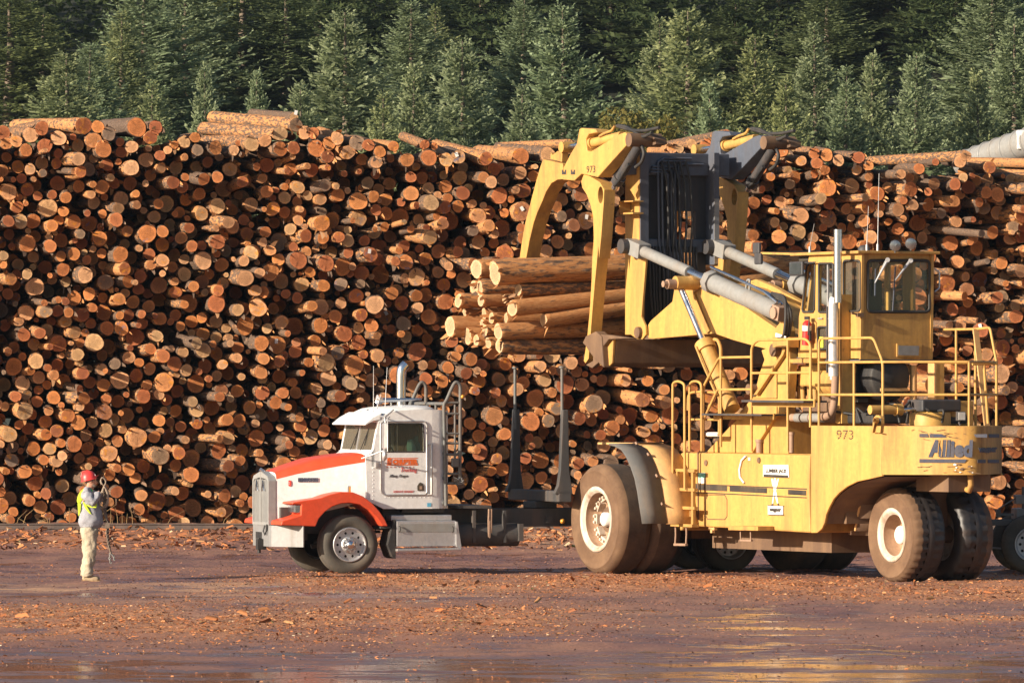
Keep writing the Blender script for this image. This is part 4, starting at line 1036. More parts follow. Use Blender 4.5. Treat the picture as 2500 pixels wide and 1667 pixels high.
# front fender and mudflap over the left and right drive wheels
arch = uz(S1(2, [(390, 300), (440, 312), (500, 345), (545, 410), (585, 500), (620, 600), (645, 720), (665, 850), (690, 1010)], 2.38))
for sgn in (1, -1):
    for nm, va, vb, mt, d in (('mudflap', 2.38, 1.90, 'mudflapgrey', 0.0), ('fender', 1.91, 1.30, 'fendertan', .012)):
        mb = MB(); na = len(arch)
        mb.add([(a, sgn * y_, b - d) for y_ in (va, vb) for a, b in arch], [(i, i + 1, na + i + 1, na + i) for i in range(na - 1)], 0, True)
        o = mb.build(nm, M[mt], loader); so = o.modifiers.new('thick', 'SOLIDIFY'); so.thickness = .03 if nm == 'mudflap' else .04
    if sgn > 0:
        mb = MB()
        for (a, b) in arch[1::2]: mb.cyl((a - .02, 1.95, b + .0), (a + .03, 1.95, b + .04), .02, n=8)
        mb.build('flap_bolts', M['rust'], loader)
    mb = MB(); a, b = arch[0]; mb.bx(a + .02, .9, sgn * 1.91, sgn * 1.29, b - .03, b + .01); mb.build('fender_top', M['fendertan'], loader, bevel=.01)
    mb = MB()
    for k in range(3): mb.bx(a - .05 + .28 * k, a + .10 + .28 * k, sgn * 1.86, sgn * 1.36, b + .011, b + .016)
    mb.build('grip_strips', M['darksteel'], loader)
MB().bx(-1.0, .9, -1.3, 1.3, .75, 2.0).build('front_frame', M['yellow2'], loader, bevel=.03)
MB().bx(-5.0, -1.0, -.7, .7, .45, .8).build('belly_plate', M['brownsteel'], loader)

# access ladder, steps
VL = 1.52
lp = lambda X, Y, v=VL: LF.side(2, X, Y, v)
mb = MB()
mb.beam(lp(1000, 540), lp(1000, 1030), .05, .07); mb.beam(lp(1140, 530), lp(1140, 1030), .05, .07)
for Y in (535, 705, 868): mb.beam(lp(965, Y), lp(1165, Y + 8), .07, .05)
mb.beam(lp(968, 1022), lp(1160, 1032), .14, .05)
for X in (950, 1120): mb.beam(lp(X, 925), LF.side(2, X + 12, 925, VB), .06, .1)
ladder = mb.build('ladder', M['yellow2'], loader)
mb = MB()
for X in (982, 1078): mb.tube([lp(X, 1035), lp(X + 2, 1110), lp(X - 3, 1200)], .018, n=6)
mb.beam(lp(975, 1198), lp(1080, 1200), .05, .04); mb.build('hanging_step', M['rust'], ladder)
mb = MB(); mb.beam(lp(1520, 1050, 1.45), lp(1785, 1055, 1.45), .30, .07); st2 = mb.build('step_plate', M['yellow2'], loader)
mb = MB()
for X in (1560, 1650): mb.tube([lp(X, 1070, 1.5), lp(X + 2, 1160, 1.5)], .014, n=6)
mb.beam(lp(1560, 1160, 1.5), lp(1662, 1163, 1.5), .04, .03); mb.build('hanging_step', M['rust'], st2)
mb = MB(); mb.beam(lp(1285, 1055, 1.2), lp(1340, 1058, 1.2), .06, .05).beam(lp(1312, 1058, 1.2), lp(1312, 1095, 1.2), .06, .06); mb.build('tow_lug', M['fendertan'], loader)

# mast tower that carries the boom
VT = .78
tower = [(880, 800), (960, 770), (1110, 775), (1118, 900), (1100, 1190), (1100, 1330), (1000, 1340), (640, 1380), (820, 1180), (862, 1000), (905, 880)]
for sgn in (1, -1): mirror_solid('tower_plate', S1(7, tower, VT), sgn * VT, sgn * (VT - .16), M['yellow'], bevel=.015)
wedge = S1(2, [(1250, 380), (1480, 130), (1530, 85), (1900, 40), (1840, 100), (1660, 385)], 1.0)
for sgn in (1, -1): mirror_solid('tower_brace', wedge, sgn * 1.0, sgn * .70, M['yellow'], bevel=.015)
pw_ = S1(2, [(1660, 385), (1845, 80), (1900, 20), (1975, 60), (1975, 395)], .95)
mirror_solid('tower_web', pw_, .93, -.93, M['yellow2'], bevel=.01)
MB().poly([LF.side(7, X, Y, VT + .012) for X, Y in [(845, 1170), (1075, 830), (1090, 770), (1110, 790), (1092, 840), (870, 1172)]], (0, .07, 0)).build('tower_link', M['yellow2'], loader, bevel=.01)
MB().cyl(LF.side(7, 830, 1125, VT), LF.side(7, 830, 1125, VT) + Vector((0, .14, 0)), .09, n=16).build('link_pin', M['brownsteel'], loader)
pv = LF.side(7, 1025, 800, VT); MB().cyl(pv - Vector((0, 1.7, 0)), pv + Vector((0, .12, 0)), .11, n=20).build('boom_pivot', M['brownsteel'], loader)
plate('cable_box', 7, [(972, 693), (1090, 700), (1112, 690), (1108, 778), (975, 780)], VT + .15, M['yellow'], -.2, bevel=.01)
plate('sign_scrap', 7, [(1000, 655), (1085, 685), (1085, 697), (998, 690)], VT + .14, M['signwhite'], -.01)
# chassis top between hull and tower
MB().bx(-5.3, -1.2, -1.2, 1.2, 2.06, 2.09).build('hull_deck', M['yellow2'], loader)
for X, r_, Y in ((1728, .055, 290), (2015, .04, 225)):
    a = LF.side(2, X, 382, .98); b = LF.side(2, X, Y, .98); MB().cyl(a, b, r_, n=14).cyl(b, b + Vector((0, 0, .05)), r_ * 1.25, n=14).build('filler_pipe', M['rust'], loader)
# walkway brackets near the tower
mb = MB(); mb.beam(LF.side(7, 490, 1333, 1.25), LF.side(7, 990, 1338, 1.25), .5, .03); mb.build('walkway', M['darksteel'], loader)
mb = MB(); mb.beam(LF.side(7, 490, 1350, 1.26), LF.side(7, 990, 1352, 1.26), .03, .10); mb.build('walkway_edge', M['yellow'], loader)
mb = MB(); mb.beam(LF.side(7, 812, 1222, 1.30), LF.side(7, 1330, 1228, 1.30), .45, .035); mb.build('walkway', M['darksteel'], loader)
mb = MB(); mb.beam(LF.side(7, 812, 1236, 1.32), LF.side(7, 1330, 1240, 1.32), .03, .13); mb.build('walkway_edge', M['yellow'], loader)

# lift cylinders (yellow barrel, blue chrome rod)
for sgn in (1, -1):
    off = Vector((0, -2.1, 0)) if sgn < 0 else Vector((0, 0, 0)); vl = 1.05
    a = LF.side(7, 215, 290, vl) + off; b = LF.side(7, 412, 755, vl) + off; c_ = LF.side(7, 640, 1290, vl) + off
    c_ = b + (b - a).normalized() * (c_ - b).length
    cy = MB().cyl(b, c_, .14, n=28).cyl(b + (b - a).normalized() * -.03, b + (b - a).normalized() * .14, .175, n=28).build('lift_cylinder', M['yellow'], loader)
    MB().cyl(a, b, .055, n=20).build('cylinder_rod', M['chrome'], cy)
    MB().cyl(a + Vector((0, -.30, .10)), a + Vector((0, .12, .10)), .12, n=20).build('rod_eye', M['yellow2'], cy)
    d = (b - a).normalized(); e0 = a + Vector((0, .06, .08)); MB().cyl(e0, e0 + Vector((0, .22, 0)), .085, n=14).cyl(e0 + Vector((0, .22, 0)), e0 + Vector((0, .3, 0)), .06, n=6).build('eye_pin', M['rust'], cy)
    tp = [b + Vector((0, .19, 0)) + d * .05, b + Vector((0, .2, 0)) + d * .4, c_ + Vector((0, .19, 0)) - d * .3]
    MB().tube(tp, .022, n=6).build('feed_pipe', M['yellow2'], cy)

# boom
boom = S1(7, [(-60, 700), (-62, 590), (-40, 555), (140, 395), (155, 300), (190, 240), (300, 205), (440, 265), (700, 410), (1000, 615), (1040, 560), (1062, 505), (1100, 555), (1116, 640), (1108, 740), (1075, 800), (985, 808), (900, 785), (800, 760), (640, 715), (490, 662), (360, 672), (225, 685), (-20, 706)], .70)
for sgn in (1, -1): mirror_solid('boom_plate', boom, sgn * .70, sgn * .58, M['yellow'], bevel=.012)
inner = S1(7, [(-40, 590), (150, 415), (250, 240), (440, 285), (700, 430), (1000, 640), (1060, 700), (1000, 790), (800, 740), (490, 645), (0, 690)], .60)
mirror_solid('boom_box', inner, .585, -.585, M['yellow2'], bevel=.01)
MB().poly([LF.side(7, *q, .71) for q in [(300, 270), (410, 258), (330, 320), (460, 640), (440, 660), (290, 330)]], (0, .03, 0)).build('boom_rib', M['yellow2'], loader)
# tilt cylinders (grey)
for sgn in (1, -1):
    vt = .82 * sgn
    if sgn > 0: A, B, C_, D = (LF.side(5, 190, 1190, vt), LF.side(5, 720, 1430, vt), LF.side(7, 460, 265, vt), LF.side(7, 1040, 490, vt))
    else: A, B, C_, D = (LF.side(5, 1000, 1195, vt), LF.side(5, 1560, 1465, vt), LF.side(7, 1185, 270, vt), LF.side(7, 1760, 500, vt))
    d = (D - A).normalized(); proj = lambda p: A + d * (p - A).dot(d); B, C_ = proj(B), proj(C_)
    t = MB().cyl(C_, D - d * .1, .155, n=36).build('tilt_cylinder', M['greymetal'], loader)
    MB().cyl(C_ - d * .03, C_ + d * .14, .205, n=8).build('gland_flange', M['greymetal'], t)
    MB().cyl(B, C_, .075, n=24).build('cylinder_rod', M['chrome'], t)
    MB().cyl(A + d * .2, B, .10, n=28).beam(A - d * .12, A + d * .38, .25, .26).build('rod_sleeve', M['greymetal'], t, bevel=.012)
    e_ = D + Vector((0, 0, 0)); MB().beam(D - d * .14, D + d * .12, .22, .24).cyl(D + Vector((0, .15, 0)), D - Vector((0, .15, 0)), .10, n=18).build('end_clevis', M['rust'], t, bevel=.01)
    MB().cyl(A + Vector((0, .24, 0)) - d * .06, A - Vector((0, .24, 0)) - d * .06, .13, n=18).build('rod_pin', M['darksteel'], t)
    n_ = Vector((-d.z, 0, d.x)); n_ = n_ if n_.z > 0 else -n_
    mb = MB()
    for k in range(3):
        o_ = n_ * (.20 + .04 * k) + Vector((0, -.10 + .10 * k, 0)); mb.tube([C_ + d * .1 + o_, C_ + d * .9 + o_, D - d * .45 + o_ * .95, D - d * .05 + o_ * .6], .025, n=6)
    mb.build('steel_pipes', M['chrome'], t)
    if sgn > 0:
        mb = MB()
        for k in range(3): mb.tube([D - d * .35 + n_ * (.2 + .03 * k), D + d * .1 + n_ * (.23 + .04 * k), D + d * .36 + n_ * (.10 - .03 * k) + Vector((0, .05 * k, 0)), D + d * .30 + Vector((0, .05 * k, -.35)), D + d * .1 + Vector((0, .05 * k, -.42))], .028, n=8, bend=.15)
        mb.build('rubber_hoses', M['black'], t)
        q = C_.lerp(D, .52); MB().tube([q + n_ * .14 - d * .06, q + n_ * .30 - d * .05, q + n_ * .32 + d * .03, q + n_ * .14 + d * .06], .02, bend=.03).build('lifting_eye', M['greymetal'], t)

# carriage frame
UC = 1.62
cr = lambda z, X, Y: LF.rear(z, X, Y, UC)
yL, yR = .62, -.72
mb = MB(); zt, zb = cr(5, 345, 290).z, LF.rear(6, 1900, 850, UC).z
zt_beam0, zt_beam1 = cr(5, 600, 290).z, cr(5, 600, 505).z
mb.bx(UC, UC + .45, .98, -1.15, zt_beam1, zt_beam0)
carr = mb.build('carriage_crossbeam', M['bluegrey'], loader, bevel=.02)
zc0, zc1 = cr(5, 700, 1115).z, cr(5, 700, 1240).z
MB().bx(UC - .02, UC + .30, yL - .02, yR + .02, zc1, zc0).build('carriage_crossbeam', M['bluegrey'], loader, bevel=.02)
mb = MB(); mb.bx(UC - .10, UC + .42, yL + .11, yL + .005, zb, zt + .05); mb.build('carriage_upright', [M['yellow']], loader, bevel=.008)
MB().bx(UC - .13, UC - .102, yL + .10, yL - .06, zc0 - .2, zt).build('upright_edge', M['bluegrey'], loader)
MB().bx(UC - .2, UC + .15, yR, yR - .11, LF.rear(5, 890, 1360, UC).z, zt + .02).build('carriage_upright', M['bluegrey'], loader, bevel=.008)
MB().bx(UC - .21, UC - .201, yR - .005, yR - .10, LF.rear(5, 890, 1350, UC).z, cr(5, 930, 730).z).build('upright_lit_strip', M['greymetal'], loader)  # paler grey paints in the upright's sunlit strip
mb = MB(); mb.bx(UC + .12, UC + .16, yL, -.15, zb, zt_beam1); mb.bx(UC + .1, UC + .2, -.52, yR, zb + .3, zt_beam1)
mb.bx(UC + .1, UC + .2, -.15, -.52, zt_beam1 - .62, zt_beam1); mb.build('carriage_back_plate', M['darksteel'], loader)
mb = MB()
for k, y in enumerate((.12, .05, -.02, -.10, .32, .24)):
    z0 = zt_beam1 + .05 + .05 * k; sg = 1 if k < 3 else -1
    mb.tube([(UC - .03, y + sg * (.35 + .05 * k), z0), (UC - .03, y, z0), (UC - .035, y - .02, zc0 - .1), (UC - .035, y - .12, zc1 - .35), (UC - .03, y - .12, zb + .5)], .022, n=6, bend=.06)
mb.build('hydraulic_lines', M['bluegrey'], loader)
mb = MB(); g8 = random.Random(4)
for k in range(15):
    y = .50 - k * .068; mb.tube([(UC - .03, y, zc1 + .1), (UC - .05 - g8.uniform(0, .03), y + g8.uniform(-.02, .02), (zc1 + zb) / 2), (UC - .03, y * .8, zb + .08)], .026, n=6)
for k in range(5):
    y = .25 - k * .12; mb.tube([(UC - .05, y, zt_beam1 + .25), (UC - .16, y - .04, zt_beam1 - .1), (UC - .12, y - .1, zc0 + .3), (UC - .05, y - .1, zc1)], .024, n=6)
mb.build('hose_bundle', M['black'], loader)
mb = MB(); a = LF.side(4, 1790, 880, .62 + .12); b = LF.side(4, 1925, 745, .74)
mb.bx(a.x, b.x, .74, .95, a.z, a.z + .03); mb.bx(a.x, b.x, .74, .95, b.z - .02, b.z); mb.bx(a.x, a.x + (b.x - a.x) * .08, .74, .95, a.z, b.z); mb.build('lamp_bracket', M['yellow2'], loader)
lowp = S1(6, [(1880, 110), (1950, 120), (1905, 680), (1945, 770), (1948, 850), (1915, 895), (1860, 890), (1790, 840), (1800, 500)], .76)
mirror_solid('heel_plate', lowp, .765, .72, M['yellow'], bevel=.008)
c_ = LF.side(6, 1888, 830, .77); MB().cyl(c_ - Vector((0, .1, 0)), c_ + Vector((0, .06, 0)), .1, n=16).build('heel_pin', M['brownsteel'], loader)
lowp2 = [(p.x, p.z) for p in lowp]; mirror_solid('heel_plate', lowp2, -.80, -.86, M['yellow'], bevel=.008)

# forks
fz = LF.rear(6, 1900, 895, UC - .1).z; fzb = LF.rear(6, 1900, 1150, UC - .1).z
mb = MB(); prof = [(UC - .25, fz), (UC + .35, fz), (UC + .30, fzb + .02), (UC - .05, fzb - .02), (UC - .20, fz - .42)]
yf0, yf1 = 1.28, -1.75
mb.poly([(a, yf0, b) for a, b in prof], (0, yf1 - yf0, 0)); forkb = mb.build('fork_beam', M['brownsteel'], loader, bevel=.015)  # this brown holds dirt and the rear face's shade together
MB().poly([(a, yf0 + .004, b) for a, b in prof], (0, .05, 0)).build('fork_end_plate', M['yellow2'], forkb, bevel=.01)
for y in (1.35, -.1, -1.55):
    q_ = .55 if y > 1 else 1.35
    P = [(UC + .2, fz + .14), (UC + q_, fz + .06), (UC + q_ + .12, fz - .06), (UC + q_, fz - .12), (UC + .45, fz - .2), (UC + .2, fz - .36), (UC - .1, fz - .50), (UC - .02, fz + .05)]
    MB().poly([(a, y + .1, b) for a, b in P], (0, -.2, 0)).build('fork_tine', M['brownsteel'], loader, bevel=.02)
P = S1(6, [(1420, 840), (1560, 850), (1820, 885), (1590, 895), (1540, 960), (1420, 955)], 1.42)
MB().poly([(p.x, 1.42, p.z) for p in P], (0, -.12, 0)).build('fork_heel', M['brownsteel'], loader, bevel=.015)
P = S1(6, [(1440, 965), (1470, 965), (1490, 990), (1480, 1100), (1530, 1085), (1430, 1170), (1370, 1140), (1440, 1100)], 1.40)
MB().poly([(p.x, 1.40, p.z) for p in P], (0, -.10, 0)).build('kickout_tip', M['brownsteel'], loader, bevel=.01)

# upper clamp: arm plate, claw, rear arm, cylinders; the same assembly on both sides
def clamp(v, far):
    dv = v - 1.40
    SS = lambda z, pts: [p + Vector((0, dv, 0)) for p in S1(z, pts, 1.40)]
    pl = SS(4, [(1310, 60), (1330, 50), (1465, 62), (1480, 95), (1400, 110), (1372, 160), (1385, 270), (1420, 275), (1690, 110), (1745, 90), (1785, 130), (1770, 205), (1485, 522), (1330, 490), (1260, 555), (1150, 545), (1160, 425), (1230, 290), (1285, 200)])
    m = M['yellow'] if not far else M['bluegrey']  # far arm in blue-grey: its shade is put into the colour
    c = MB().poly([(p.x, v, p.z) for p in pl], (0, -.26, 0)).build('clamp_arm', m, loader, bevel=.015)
    claw = SS(4, [(960, 350), (1150, 390), (1165, 540), (1100, 545), (1040, 580), (990, 660), (950, 760), (905, 860), (870, 960), (830, 1130), (800, 1290), (738, 1290), (760, 1130), (790, 960), (840, 770), (890, 580), (930, 440)])
    lx = [(p.x, p.z) for p in claw]
    ext = SS(6, [(800, 100), (738, 100), (690, 330), (640, 560), (700, 560), (760, 330)])
    tail_ = [(ext[3].x, ext[3].z), (ext[4].x, ext[4].z)]
    lx = lx[:11] + [tail_[1], tail_[0]] + lx[11:]
    MB().poly([(a, v, b) for a, b in lx], (0, -.28, 0)).build('front_claw', M['yellow2'], c, bevel=.012)
    arm = SS(4, [(1310, 560), (1335, 495), (1390, 510), (1490, 570), (1530, 640), (1525, 760), (1515, 900), (1500, 1100), (1480, 1300), (1470, 1568), (1410, 1568), (1420, 1300), (1430, 1100), (1425, 900), (1400, 790), (1365, 690), (1320, 620)])
    low = SS(6, [(1475, 0), (1440, 350), (1415, 640), (1395, 900), (1380, 1080), (1350, 1122), (1335, 1100), (1365, 900), (1390, 640), (1408, 350), (1420, 0)])
    lx = [(p.x, p.z) for p in arm[:9]] + [(p.x, p.z) for p in low] + [(p.x, p.z) for p in arm[11:]]
    hc = SS(4, [(1495, 690)])[0]
    MB().panel(lx, [[(hc.x + .06 * 1.6 * math.cos(a), hc.z + .15 * math.sin(a)) for a in np.linspace(0, 5.9, 16)]], lambda a, b: (a, v - .04, b), (0, -.22, 0)).build('rear_claw', M['yellow'], c)
    MB().cyl((hc.x, v - .26, hc.z), (hc.x, v - .20, hc.z), .11, n=14).build('claw_boss', M['brownsteel'], c)
    a, b = SS(4, [(1660, 140), (1390, 205)]); off = Vector((0, -.13, .03))
    k = MB().cyl(a + off, b + off, .082, n=24).cyl(b + off, b + off + (b - a).normalized() * .14, .11, n=24).build('clamp_cylinder', M['yellow'], c)
    e0 = SS(4, [(1130, 250)])[0] + off; MB().cyl(b + off, e0, .042, n=14).build('cylinder_rod', M['chrome'], k)
    MB().cyl(e0 + Vector((0, .12, 0)), e0 - Vector((0, .12, 0)), .10, n=14).poly([Vector((p.x, v - .05, p.z)) for p in SS(4, [(1010, 345), (1015, 285), (1030, 310), (1080, 270), (1125, 290), (1120, 375)])], (0, -.12, 0)).build('rod_knuckle', M['yellow2'], k)
    a, b, e0 = SS(4, [(1800, 175), (1590, 520), (1560, 580)]); off = Vector((-.05, -.20, 0))
    k = MB().cyl(a + off, b + off, .085, n=24).cyl(b + off, b + off + (b - a).normalized() * .14, .11, n=24).build('swing_cylinder', M['darksteel'], c)
    MB().cyl(b + off, e0 + off + (b - a).normalized() * .12, .06, n=14).build('cylinder_rod', M['chrome'], k)
    a = SS(4, [(1840, 165)])[0]; MB().cyl(a + Vector((0, .12, 0)), a - Vector((0, .5, 0)), .12, n=18).poly([Vector((p.x, v - .3, p.z)) for p in SS(4, [(1750, 95), (1850, 120), (1895, 150), (1900, 200), (1860, 215), (1780, 200)])], (0, -.22, 0)).build('pivot_pin', M['brownsteel'], c)
    hs = MB()
    for q in ([(1620, 30), (1700, 55), (1780, 75), (1900, 75), (2030, 45)], [(1640, 25), (1720, 40), (1800, 90), (1870, 140), (1960, 95)], [(1830, 180), (1870, 240), (1885, 300), (1860, 380), (1800, 425)], [(1740, 395), (1690, 470), (1640, 560), (1600, 600)]):
        P = SS(4, q); hs.tube([Vector((p.x, v - .1, p.z)) for p in P], .03, n=8, bend=.1)
    hs.build('rubber_hoses', M['black'], c)
    P = SS(4, [(1480, 130), (1530, 100), (1600, 75), (1625, 30)]); MB().tube([Vector((p.x, v - .05, p.z)) for p in P], .025, n=6, bend=.05).build('feed_pipe', M['yellow2'], c)
    return c
cl = clamp(1.40, False)
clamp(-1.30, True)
side_text('973', 4, 1378, 480, 1460, 66, 1.405, M['stencil'], bold=-.001)
for X in (1155, 1240):
    for k in range(3):
        P = [LF.side(4, X + k * 14 - 10, 450 + (k % 2) * 18, 1.406), LF.side(4, X + k * 14, 450 + (k % 2) * 18, 1.406), LF.side(4, X + k * 14, 495, 1.406), LF.side(4, X + k * 14 - 10, 495, 1.406)]
        MB().poly(P, (0, .004, 0)).build('pin_mark', M['darksteel'], cl)

# operator cab
ur, uf, yl, yr = -5.93, -3.73, .70, -.70
zf, zr_ = 3.66, 5.41
cabe = empty('cab', (0, 0, 0)); cabe.parent = loader
CP = lambda X, Y: (lambda p: (p.x, p.z))(LF.side(8, X, Y, yl))
outer = [CP(85, 1005), CP(92, 700), CP(105, 640), CP(170, 240), CP(555, 225), CP(545, 1010)]
def rr_px(x0, x1, y0, y1, r_, f):
    return [f(X, Y) for X, Y in rrect(x0, x1, y0, y1, r_)]
w1 = [CP(*q) for q in [(165, 310), (205, 305), (213, 320), (208, 650), (198, 668), (125, 668), (118, 650), (150, 340)]]
w2 = rr_px(240, 345, 312, 670, 12, CP); w3 = rr_px(420, 545, 290, 662, 22, CP); w4 = rr_px(232, 300, 778, 945, 16, CP)
MB().panel(outer, [w1, w2, w3, w4], lambda a, b: (a, yl, b), (0, -.05, 0)).build('cab_side', M['yellow'], cabe)
MB().panel(outer, [w1, w2, w3], lambda a, b: (a, yr, b), (0, .05, 0)).build('cab_side', M['yellow'], cabe)
CR = lambda X, Y: (lambda p: (p.y, p.z))(LF.rear(8, X, Y, ur))
wr = rr_px(598, 1052, 290, 668, 30, CR)
ub = min(a for a, b in outer)
MB().panel([(yl - .002, zf), (yr + .002, zf), (yr + .002, zr_), (yl - .002, zr_)], [wr], lambda a, b: (ur - .002, a, b), (.05, 0, 0)).build('cab_rear', M['yellow2'], cabe)
ptop, pmid = LF.side(8, 170, 240, yl), LF.side(8, 105, 640, yl)
MB().panel([(yl - .06, 0), (yr + .06, 0), (yr + .06, 1), (yl - .06, 1)], [[(yl - .16, .2), (yr + .16, .2), (yr + .16, .92), (yl - .16, .92)]], lambda a, b: (pmid.x * (1 - b) + ptop.x * b - .01, a, (pmid.z - .35) * (1 - b) + (ptop.z - .02) * b), (-.05, 0, 0)).build('cab_front', M['yellow'], cabe)
rt = [(-6.02, .80), (-3.80, .80), (-3.72, .74), (-3.72, -.74), (-3.80, -.80), (-6.02, -.80)]
MB().poly([(a, b, zr_ - .005) for a, b in rt], (0, 0, .05)).build('cab_roof', M['yellow2'], cabe, bevel=.012)
MB().bx(ur + .06, uf, yl - .06, yr + .06, zf, zf + .05).build('cab_floor', M['darksteel'], cabe)
MB().bx(ur + .06, uf - .1, yl - .06, yr + .06, zr_ - .09, zr_ - .01).build('cab_headliner', M['interior'], cabe)
def pane(name, pts, mat, t): return MB().poly(pts, t).build(name, mat, cabe)
for w_, mt in ((w1, 'glass'), (w2, 'glass'), (w3, 'dustyglass'), (w4, 'dustyglass')):
    pane('window', [(a, yl - .03, b) for a, b in w_], M[mt], (0, -.008, 0))
    f = MB().tube([(a, yl + .004, b) for a, b in w_] + [(w_[0][0], yl + .004, w_[0][1])], .02, n=6).build('window_seal', M['black'], cabe)
a, b = CP(303, 316), CP(303, 665); MB().beam((a[0], yl - .01, a[1]), (b[0], yl - .01, b[1]), .03, .03).build('sash_bar', M['alu'], cabe)
for w_ in (w1, w2, w3): pane('window', [(a, yr + .03, b) for a, b in w_], M['glass'], (0, .008, 0))
pane('rear_window', [(ur + .02, a, b) for a, b in wr], M['glass'], (.008, 0, 0))
MB().tube([(ur - .004, a, b) for a, b in wr] + [(ur - .004, *wr[0])], .026, n=6).build('window_seal', M['black'], cabe)
for (x0, y0, x1, y1, xb, yb, xe, ye) in ((745, 285, 655, 450, 656, 350, 652, 548), (915, 290, 805, 430, 803, 335, 783, 660)):
    q = lambda X, Y, o=.06: LF.rear(8, X, Y, ur - o)
    wp = MB().tube([q(x0, y0), q(x1, y1)], [.026, .012], n=6).tube([q(x0 - 14, y0 + 2), q(x1 - 4, y1 + 6)], .009, n=6).cyl(q(x0, y0, .01), q(x0, y0, .09), .04, n=10).build('wiper_arm', M['alu'], cabe)
    MB().beam(q(xb, yb, .03), q(xe, ye, .03), .016, .022).build('wiper_blade', M['bluegrey'], wp)
plr = [LF.rear(8, X, Y, ur - .004) for X, Y in [(808, 902), (990, 907), (983, 1002), (808, 998)]]
lb = MB().poly(plr, (-.035, 0, 0)).build('louvre_frame', M['yellow2'], cabe)
MB().poly([LF.rear(8, X, Y, ur - .043) for X, Y in [(825, 915), (977, 918), (972, 988), (825, 985)]], (-.004, 0, 0)).build('louvre_screen', M['greymetal'], lb)
q = LF.rear(8, 540, 690, ur - .03); MB().box(q, (.07, .12, .07)).beam(q, q + Vector((0, .16, .03)), .03, .03).build('door_latch', M['brownsteel'], cabe)
q = LF.rear(8, 1092, 360, ur + .05); MB().tube([q + Vector((0, -.0, .02)), q + Vector((0, -.09, -.03)), q + Vector((0, -.09, -.3)), q + Vector((0, 0, -.36))], .014, n=6, bend=.03).build('grab_rail', M['alu'], cabe)
q = LF.side(8, 235, 716, yl + .02); MB().beam(q, q + Vector((-.14, 0, 0)), .03, .02).build('door_handle', M['alu'], cabe)
plate('neon_sticker', 8, [(243, 852), (270, 852), (270, 930), (243, 930)], yl - .02, M['hivis'], -.003, cabe)
# inside: seat and console
MB().bx(-5.2, -5.05, .36, -.18, 4.2, 5.0).bx(-5.1, -4.5, .36, -.18, 4.15, 4.3).bx(-5.0, -4.7, .2, -.05, 3.72, 4.15).build('operator_seat', M['seatblack'], cabe, bevel=.05)
MB().bx(-4.2, -3.95, .5, -.5, 3.72, 4.35).build('console', M['interior'], cabe, bevel=.02)
MB().bx(-4.4, -4.3, -.3, -.42, 3.75, 5.3).build('inner_post', M['yellow'], cabe)
# roof fittings
for X, Y in ((800, 180), (915, 165)):
    c_ = LF.side(8, X, Y, .1); d = Vector((-.9, .35, -.1)).normalized()
    l_ = MB().lathe([(.001, -.09), (.05, -.08), (.085, -.03), (.095, .02), (.095, .035)], c_, d, n=20).tube([c_, c_ + Vector((0, 0, -.12)), Vector((c_.x, c_.y, zr_ + .04))], .015, n=6).build('work_light', M['alu'], cabe)
    MB().lathe([(.001, .05), (.06, .045), (.09, .034)], c_, d, n=20).build('lamp_lens', M['lens'], l_)
c_ = LF.side(8, 570, 205, .2); MB().lathe([(.10, 0), (.10, .05), (.07, .10), (.001, .115)], Vector((c_.x, c_.y, zr_ + .045)), (0, 0, 1), n=20).build('beacon', M['darksteel'], cabe)
for X, Y0, X1, Y1 in ((592, 200, 604, -110), (672, 215, 682, -350), (172, 215, 205, 20)):
    a, b = LF.side(8, X, Y0, .3), LF.side(8, X1, Y1, .3); a.z = zr_ + .04
    MB().tube([a, a + Vector((0, 0, .12))], .022, n=8).tube([a + Vector((0, 0, .1)), b], [.008, .004], n=5).build('antenna', M['alu'], cabe)
# mirrors on a bar left of the cab
a, b = LF.side(5, 1400, 1247, .7), LF.side(5, 2352, 1227, .7); b = Vector((-3.8, .7, zr_ + .03))
bar = MB().beam(a, b, .03, .035).build('mirror_bar', M['yellow2'], cabe)
for X, Y in ((1365, 1200), (1380, 1300)):
    c_ = LF.side(5, X, Y, .72); MB().box(c_, (.22, .06, .19)).build('floodlight', M['darksteel'], bar, bevel=.02)
c_ = LF.side(8, 75, 350, .86); mr = MB().box(c_, (.44, .05, .24)).build('mirror', M['darksteel'], cabe, bevel=.03)
MB().box(c_ + Vector((0, .028, 0)), (.38, .006, .19)).build('mirror_glass', M['mirrorglass'], mr)
MB().tube([c_ + Vector((-.2, -.03, .1)), c_ + Vector((-.45, -.1, .1))], .012, n=6).build('mirror_stay', M['darksteel'], mr)
# fire extinguisher
a, b = LF.side(8, 145, 912, yl + .12), LF.side(8, 152, 752, yl + .12)
fx = MB().cyl(a, b, .075, n=20).cyl(b, b + Vector((0, 0, .05)), .075, .03, n=20).build('fire_extinguisher', M['fire'], loader)
MB().cyl(a.lerp(b, .66), a.lerp(b, .90), .078, n=20).build('paper_label', M['signwhite'], fx)
MB().box(b + Vector((0, 0, .09)), (.12, .04, .05)).tube([b + Vector((-.04, 0, .1)), b + Vector((-.12, .03, .05)), b + Vector((-.1, .04, -.2))], .012, n=6).beam(a.lerp(b, .42) + Vector((.12, -.02, 0)), a.lerp(b, .42) + Vector((-.1, -.02, 0)), .03, .17).build('valve_and_hose', M['black'], fx)

